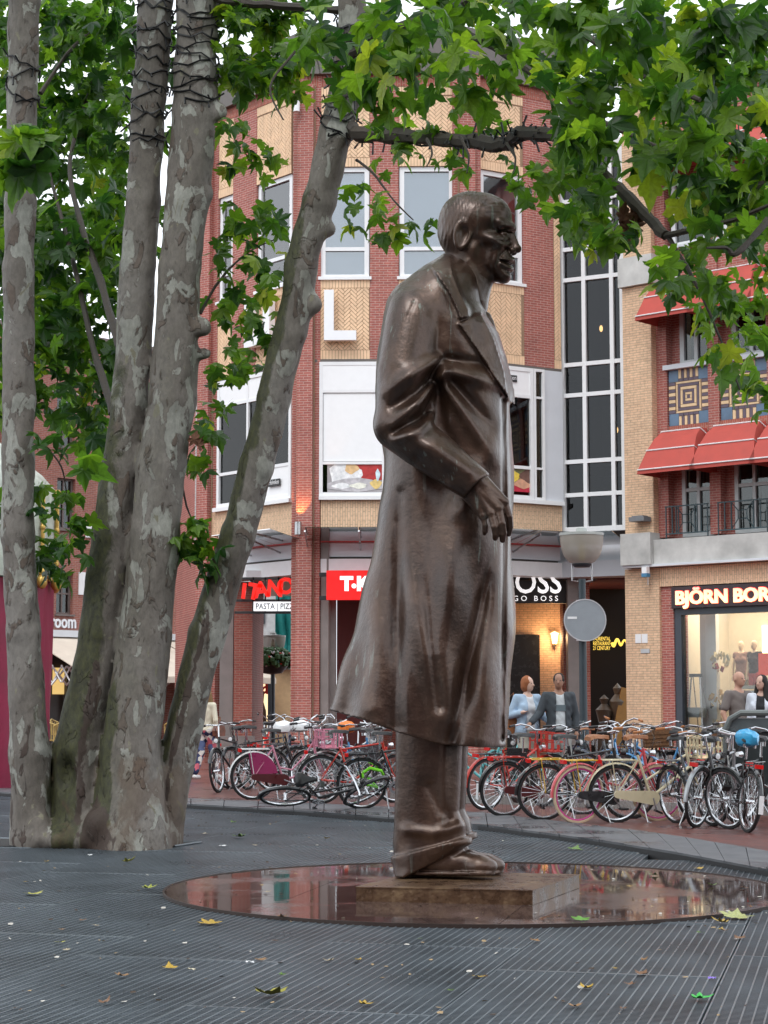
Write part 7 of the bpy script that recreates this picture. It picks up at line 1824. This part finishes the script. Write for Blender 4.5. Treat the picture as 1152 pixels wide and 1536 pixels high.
hb_ = empty('handbag', (p.x+.24, p.y-.05, ZK+.80), R(70), 'brown patterned handbag hanging beside the floral trousers', 'bag'); MB().prism([(-.15,0),(.15,0),(.17,.10),(.11,.19),(-.11,.19),(-.17,.10)], -.06, .06).build('bag_body', mat('patterned_leather', (.16,.06,.04), .4, var=.6, vs_=14), hb_); MB().tube([(-.08,0,.18),(-.04,0,.36),(.04,0,.36),(.08,0,.18)], .010, 5).build('handle', SC_['brown'], hb_)
person('person in blue jeans walking half hidden behind the floral trousers', (p.x-.42, p.y+.7, ZK), R(168), 1.74, (.58,.36,.28), 'short', (.10,.06,.03), (.25,.27,.30), (.12,.14,.18), (.10,.17,.30), (.22,.10,.05), legs=[((-.09, .05, .5), (-.09, .2, .12)), ((.09, -.08, .5), (.09, -.12, .09))])
# mannequins in the shop window
zpl = ZR(1028, 1110)
for i, (px, dd, top_, tr_, lab) in enumerate(((1112, -1.35, (.30,.17,.14), (.25,.20,.10), 'shop mannequin in a dusty brown top on the display shelf'), (1132, -1.15, (.035,.02,.02), (.35,.05,.05), 'shop mannequin in a black lace top beside the brown-topped one'))):
    s_, z_ = RB.hit(px, 980, dd); person(lab, RB.world(s_, zpl-.62, dd), RB.rz+R(12-20*i), 1.72, (.78,.62,.45), None, (0,0,0), top_, None, tr_, None, female=True, name='mannequin', cat='mannequin', group='mannequins in the lingerie window', sleeve=.10, vox=.017, clip_z=.62/(1.72/1.75)+.01)
for i, (px, py, c1, c2) in enumerate(((1079, 1008, (.70,.62,.45), (.35,.06,.06)), (1077, 1066, (.55,.36,.12), (.08,.06,.06)), (1079, 1110, (.78,.70,.58), (.06,.04,.05)))):
    s_, z_ = RB.hit(px, py, -.8); e = empty('hanging_garments', RB.world(s_, z_, -.8), RB.rz, ('cluster of cream and red underwear hanging highest in the shop window', 'cluster of gold and dark underwear hanging in the middle of the window column', 'cluster of cream and black underwear hanging lowest in the window column')[i], 'clothes', 'clusters of underwear in the window')
    for q in range(26):
        a_, zz = rnd.uniform(0, 6.3), rnd.uniform(.05, .50); rr = (.26*math.sin(min(1, zz/.52)*math.pi*.85)+.03)*rnd.uniform(.5, 1); x, y = rr*math.cos(a_), rr*math.sin(a_)*.6
        MBq = MB().box(-.045, .045, -.01, .01, -.07, .07, Matrix.Translation((x, y, zz)) @ Euler((rnd.uniform(-.5,.5), rnd.uniform(-.6,.6), a_)).to_matrix().to_4x4()); MBq.build('garment', mat('garment_%d_%d' % (i, zz < .17), c2 if zz < .17 else c1, .8, var=.35, vs_=20), e)
s_, z_ = RB.hit(1147, 1010, -.7); e = empty('price_card', RB.world(s_, z_, -.7), RB.rz, 'small red price card standing by the mannequins', 'sign'); MB().box(-.16, .3, -.01, .01, -.05, .48).build('card', mat('red_card', (.70,.05,.02), .5, emit=(.8,.06,.02), es=.3), e)
s_, z_ = RB.hit(1112, 1064, -.6); e = empty('window_banner', RB.world(s_, z_, -.6), RB.rz, 'white and pink slanted banner low in the shop window behind the bald man', 'banner'); MB().prism([(-.1,.45),(.9,.45),(.9,-.1),(.7,-.1)], -.01, .01).build('banner_cloth', m_white, e); MB().prism([(.25,.0),(.6,.0),(.42,.36)], -.03, -.011).build('pink_print', mat('hot_pink', (.75,.03,.18), .5), e)
# ================================================================== street lamps, sign
m_post = mat('dark_grey_paint', (0.030, 0.045, 0.055), .4)
def street_lamp(px, Y, ztop, label, basket=False):
    e = empty('street_lamp', (pxY(px, Y), Y, ZK+.1), 0, label, 'street lamp', 'street lamps'); h = ztop - ZK - .1
    MB().tube([(0,0,0),(0,0,1.0),(0,0,1.02),(0,0,h-.75)], [.09,.09,.07,.062], 12).build('pole', m_post, e)
    MB().lathe([(.13, h-.50), (.22, h-.46), (.30, h-.37), (.35, h-.24), (.375, h-.08), (.375, h)], 24).build('shade', SHADE, e)
    MB().lathe([(.385, h-.01), (.385, h+.035), (.10, h+.06), (.09, h+.12), (0, h+.15)], 24).build('cap', mat('pale_lamp_cap', (.40,.42,.40), .5), e)
    MB().lathe([(0, h-.45), (.05, h-.44), (.06, h-.2), (.03, h-.1), (0, h-.08)], 10).build('bulb', mat('lamp_bulb', (.75,.68,.4), .4, bmp=0), e)
    MB().lathe([(0, h-.55), (.13, h-.55), (.17, h-.50), (.16, h-.49), (0, h-.49)], 16).build('collar', m_post, e)
    for sx in (-1, 1): MB().tube([(sx*.06, 0, h-.80), (sx*.17, 0, h-.78), (sx*.17, 0, h-.50)], .014, 6).build('bracket', m_metal, e)
    return e, h
SHADE, n, b = newmat('frosted_plastic'); b.inputs['Base Color'].default_value = (.46, .42, .36, 1); b.inputs['Roughness'].default_value = .35; b.inputs['Alpha'].default_value = .62
l1, h1 = street_lamp(875, 32.0, at(875, 803, 32).z, 'street lamp with bowl shade, carrying the round road sign, right of the statue')
zs_ = at(879, 930, 31.8).z
s_e = empty('road_sign', (pxY(879, 31.85), 31.86, zs_), 0, 'grey back of a round road sign clamped to the street lamp pole', 'sign')
r_ = .345
MB().lathe([(0, -.012), (r_, -.012), (r_, .012), (0, .012)], 32, Matrix.Rotation(R(90), 4, 'X')).build('sign_plate', mat('grey_sign_back', (.30,.33,.36), .5, .3, var=.06), s_e)
MB().lathe([(r_, -.02), (r_+.018, -.02), (r_+.018, .02), (r_, .02)], 32, Matrix.Rotation(R(90), 4, 'X')).build('sign_rim', mat('sign_rim', (.5,.5,.52), .4), s_e)
for zz in (.33, -.33): MB().lathe([(.075, -.02), (.095, -.02), (.095, .02), (.075, .02)], 16, Matrix.Translation((-.045, .15, zz))).build('clamp', m_metal, s_e)
for zz in (.33, -.33): MB().box(-.09, 0.0, .0, .10, zz-.02, zz+.02).build('clamp_arm', m_metal, s_e)
MB().box(-.30, -.14, -.017, -.0135, .02, .06).build('sticker', m_white, s_e)
l2, h2 = street_lamp(409, 56.0, at(409, 955, 56).z, 'distant street lamp with a hanging flower basket, seen through the arcade')
fb = empty('flower_basket', (pxY(409, 56)-0, 55.6, at(409, 995, 56).z), 0, 'hanging basket of white and red flowers on the distant lamp', 'flowers')
MB().lathe([(0, -.35), (.3, -.3), (.5, -.05), (.52, 0)], 14).build('basket', m_black, fb)
fl = MB(); rq = random.Random(3)
def flowers(nm, m_, n_, s_):
    q = MB()
    for i in range(n_):
        a_, b_ = rq.uniform(0, 6.3), rq.uniform(-.4, 1.2); rr = .62; c = (rr*math.cos(a_)*math.cos(b_), rr*math.sin(a_)*math.cos(b_), .05+.38*math.sin(b_))
        q.ball(c, s_*rq.uniform(.7, 1.2), 5, 3)
    o = q.build(nm, m_, fb); o['kind'] = 'stuff'
flowers('leaves', mat('basket_leaf', (.03,.10,.02), .6), 160, .09); flowers('white_flowers', m_white, 70, .045); flowers('red_flowers', mat('red_flower', (.6,.04,.02), .6), 30, .05)
# litter bin
bn = empty('litter_bin', gnd(1140, 1208, ZK+.1), R(-14), 'dark grey street litter bin with a rounded hood among the bicycles at the right edge', 'bin')
MB().box(-.38, .38, -.3, .3, 0, .95).build('body', mat('dark_bin', (.02,.028,.030), .45), bn)
MB().prism([(-.42,.96),(.42,.96),(.42,1.03),(.30,1.13),(-.30,1.13),(-.42,1.03)], -.34, .34).build('hood', mat('bin_hood', (.09,.11,.12), .4), bn)
MB().tube([(-.42,-.36,.45),(-.42,-.36,.95),(-.34,-.36,1.12),(-.2,-.36,1.2),(.2,-.36,1.2),(.34,-.36,1.12),(.42,-.36,.95),(.42,-.36,.45)], .04, 8).build('frame', mat('grey_bin_frame', (.13,.15,.15), .4), bn)
# buildings on the other side of the square, behind the viewer (seen only in reflections)
for i, (x, wd, h_) in enumerate(((-34, 15, 13), (-18, 14, 16), (-3, 13, 12), (11, 15, 15), (27, 14, 13))):
    e = empty('town_house', (x, -24 - (i % 2)*1.5, -.05), 0, f'{("wide","tall","low","broad","plain")[i]} brick town house across the square, {("far left","left of centre","centre","right of centre","far right")[i]} of its row', 'building', 'town houses across the square')
    MB().box(0, wd, -8, 0, 0, h_).build('wall', m_redL if i % 2 else m_bpier, e)
    MB().prism([(-.3, h_+.002), (wd+.3, h_+.002), (wd/2, h_+4)], -8.3, .3).build('roof', m_roof, e)
    fq = MB(); 
    for a_ in range(4):
        for b_ in range(3): fq.box(1.2+a_*(wd-2)/4, 2.6+a_*(wd-2)/4, .002, .06, 1.5+b_*3.6, 3.7+b_*3.6)
    fq.build('windows', m_navy, e)
# ================================================================== fallen leaves and litter
def leafground(px, py, size, col, label, group=None, seed=0, z=0.012, cat='leaf', rzz=None):
    rq = random.Random(seed*7+3); p = gnd(px, py, z); T_ = TEMPL[seed % 4]
    V_ = T_[0].copy(); V_[:, 2] = np.abs(V_[:, 2])*.6 + .25*np.maximum(0, V_[:, 0]*math.cos(seed)+V_[:, 1]*math.sin(seed)-.25) ; V_[:, 2] -= V_[:, 2].min()
    m_ = mat('fallen_leaf_%.2f_%.2f' % (col[0], col[1]), col, .45, var=.35, vs_=14)
    k = ('fallen_leaf', seed % 8, m_.name)
    if k not in BM: BM[k] = npmesh('fallen_leaf', V_, T_[1], m_, False)
    o = link('fallen_leaf', BM[k], None, p, (rq.uniform(-.1, .1), rq.uniform(-.1, .1), rq.uniform(0, 6.3) if rzz is None else rzz), (size,)*3)
    return props(o, label, cat, group)
Yl, Gr, Br, Lg = (.42,.27,.03), (.10,.20,.02), (.16,.075,.03), (.34,.36,.12)
for i, (px, py, sz, c_, lab) in enumerate([(322,1383,.15,Yl,'curled yellow-brown leaf on the grating just outside the disc edge'), (401,1491,.15,(.26,.24,.03),'olive-yellow curled leaf on the front grating, left of centre'), (1104,1377,.20,Lg,'large pale green leaf on the grating right of the disc'), (1088,1384,.10,Yl,'small yellow leaf beside the large pale green one'),
        (874,1377,.12,(.09,.26,.02),'fresh green leaf lying on the wet disc right of the slab'), (1042,1498,.10,(.04,.40,.06),'bright green crumpled scrap on the front grating'), (52,1341,.14,(.36,.34,.04),'yellow-green leaf near the tree base at left'), (187,1293,.11,(.40,.38,.05),'yellow leaf in front of the tree base'),
        (862,1274,.14,Gr,'green leaf on the grating between statue and kerb'), (365,1255,.13,Gr,'green leaf behind the disc, right of the tree'), (1045,1302,.09,Yl,'yellow leaf on the grating near the right end of the kerb'), (217,1332,.11,(.30,.33,.04),'lime leaf left of the disc'), (85,1413,.06,(.4,.38,.04),'tiny yellow leaf at the left foreground')]):
    leafground(px, py, sz, c_, lab, seed=i, z=.028 if px == 874 else .012)
rf = np.random.RandomState(5); i = 0
while i < 48:
    px, py = rf.uniform(0, 1152), 1215 + 300*rf.rand()**1.7; q = gnd(px, py, 0)
    if q.y > np.interp(q.x, bendx, bendy) - .25: continue
    on_disc = (Vector((q.x, q.y, 0)) - DC).length < DR
    if 500 < px < 880 and 1290 < py < 1365: continue
    if px < 270 and 1225 < py < 1280: continue
    ci = rf.randint(6); where = 'on the wet stone disc' if on_disc else ('on the grating in front of the disc' if py > 1390 else ('on the grating left of the disc' if px < 420 else ('on the grating behind the disc' if py < 1300 else 'on the grating beside the disc')))
    cn = ['yellow', 'brown', 'dark brown', 'green', 'tan', 'pale dry'][ci]
    c_ = [Yl, Br, Br, Gr, (.24,.13,.05), (.36,.30,.20)][ci]
    leafground(px, py, rf.uniform(.03, .075), c_, f'small {cn} fallen leaf {where}', 'small fallen leaves', seed=i+20, z=.022 if on_disc else .008); i += 1
fl = MB(); 
for k in range(520):
    px, py = rf.uniform(-20, 1170), 1205 + 325*rf.rand()**1.5; q = gnd(px, py, 0)
    if q.y > np.interp(q.x, bendx, bendy) - .1: continue
    s_ = rf.uniform(.005, .016); a_ = rf.uniform(0, 6.3); z = .018 if (Vector((q.x, q.y, 0)) - DC).length < DR else .004; fl.m = rf.randint(3)
    M_ = Matrix.Translation((q.x, q.y, z)) @ Matrix.Rotation(a_, 4, 'Z') @ Matrix.Rotation(rf.uniform(-.5, .5), 4, 'X')
    fl.add([(-s_, -s_*.5, 0), (s_, -s_*.6, 0), (s_*1.3, s_*.4, .004), (0, s_*.9, .002), (-s_*1.1, s_*.4, 0)], [(0,1,2,3,4)], M_)
o = fl.build('leaf_litter', [mat('crumbs_tan', (.34,.24,.13), .8), mat('crumbs_pale', (.5,.47,.42), .8), mat('crumbs_dark', (.06,.035,.02), .8)]); props(o, 'fine crumbs of leaf and bark scattered over the grating and disc', 'leaf litter', kind='stuff')
def scrap(px, py, sx, sy, m_, label, seed=0):
    rq = random.Random(seed); q = MB(); n_ = 5; vs_ = [(sx*(i/n_-.5), sy*(j/n_-.5), rq.uniform(0, .012)) for i in range(n_+1) for j in range(n_+1)]
    q.add(vs_, [(i*(n_+1)+j, (i+1)*(n_+1)+j, (i+1)*(n_+1)+j+1, i*(n_+1)+j+1) for i in range(n_) for j in range(n_)]); o = q.build('paper_scrap', m_, None, gnd(px, py, .006), (0, 0, rq.uniform(0, 3))); props(o, label, 'litter')
scrap(334, 1269, .08, .07, m_white, 'crumpled white paper scrap right of the tree base', 1)
scrap(1068, 1468, .04, .025, mat('violet_wrapper', (.25,.16,.62), .3, bmp=0), 'violet sweet wrapper on the front grating at right', 2)
scrap(287, 1455, .05, .02, mat('cream_paper', (.6,.55,.42), .6, bmp=0), 'cream paper sliver on the front grating', 3)
scrap(375, 1444, .05, .015, m_white, 'thin white paper strip on the front grating', 4)
scrap(135, 1283, .05, .03, m_white, 'white paper bit right in front of the tree base', 5)
# raised marks on the statue slab
q = MB(); rq = random.Random(9)
for r_i in range(4):
    x = .72
    while x < 1.22:
        w_l = rq.uniform(.02, .05); y0 = .18 + r_i*.13; q.box(x, x+w_l, y0, y0+.07*rq.uniform(.6, 1), .101, .109); x += w_l + .014
    x = .9
ml = q.build('raised_marks', m_slab, slab); ml['kind'] = 'stuff'
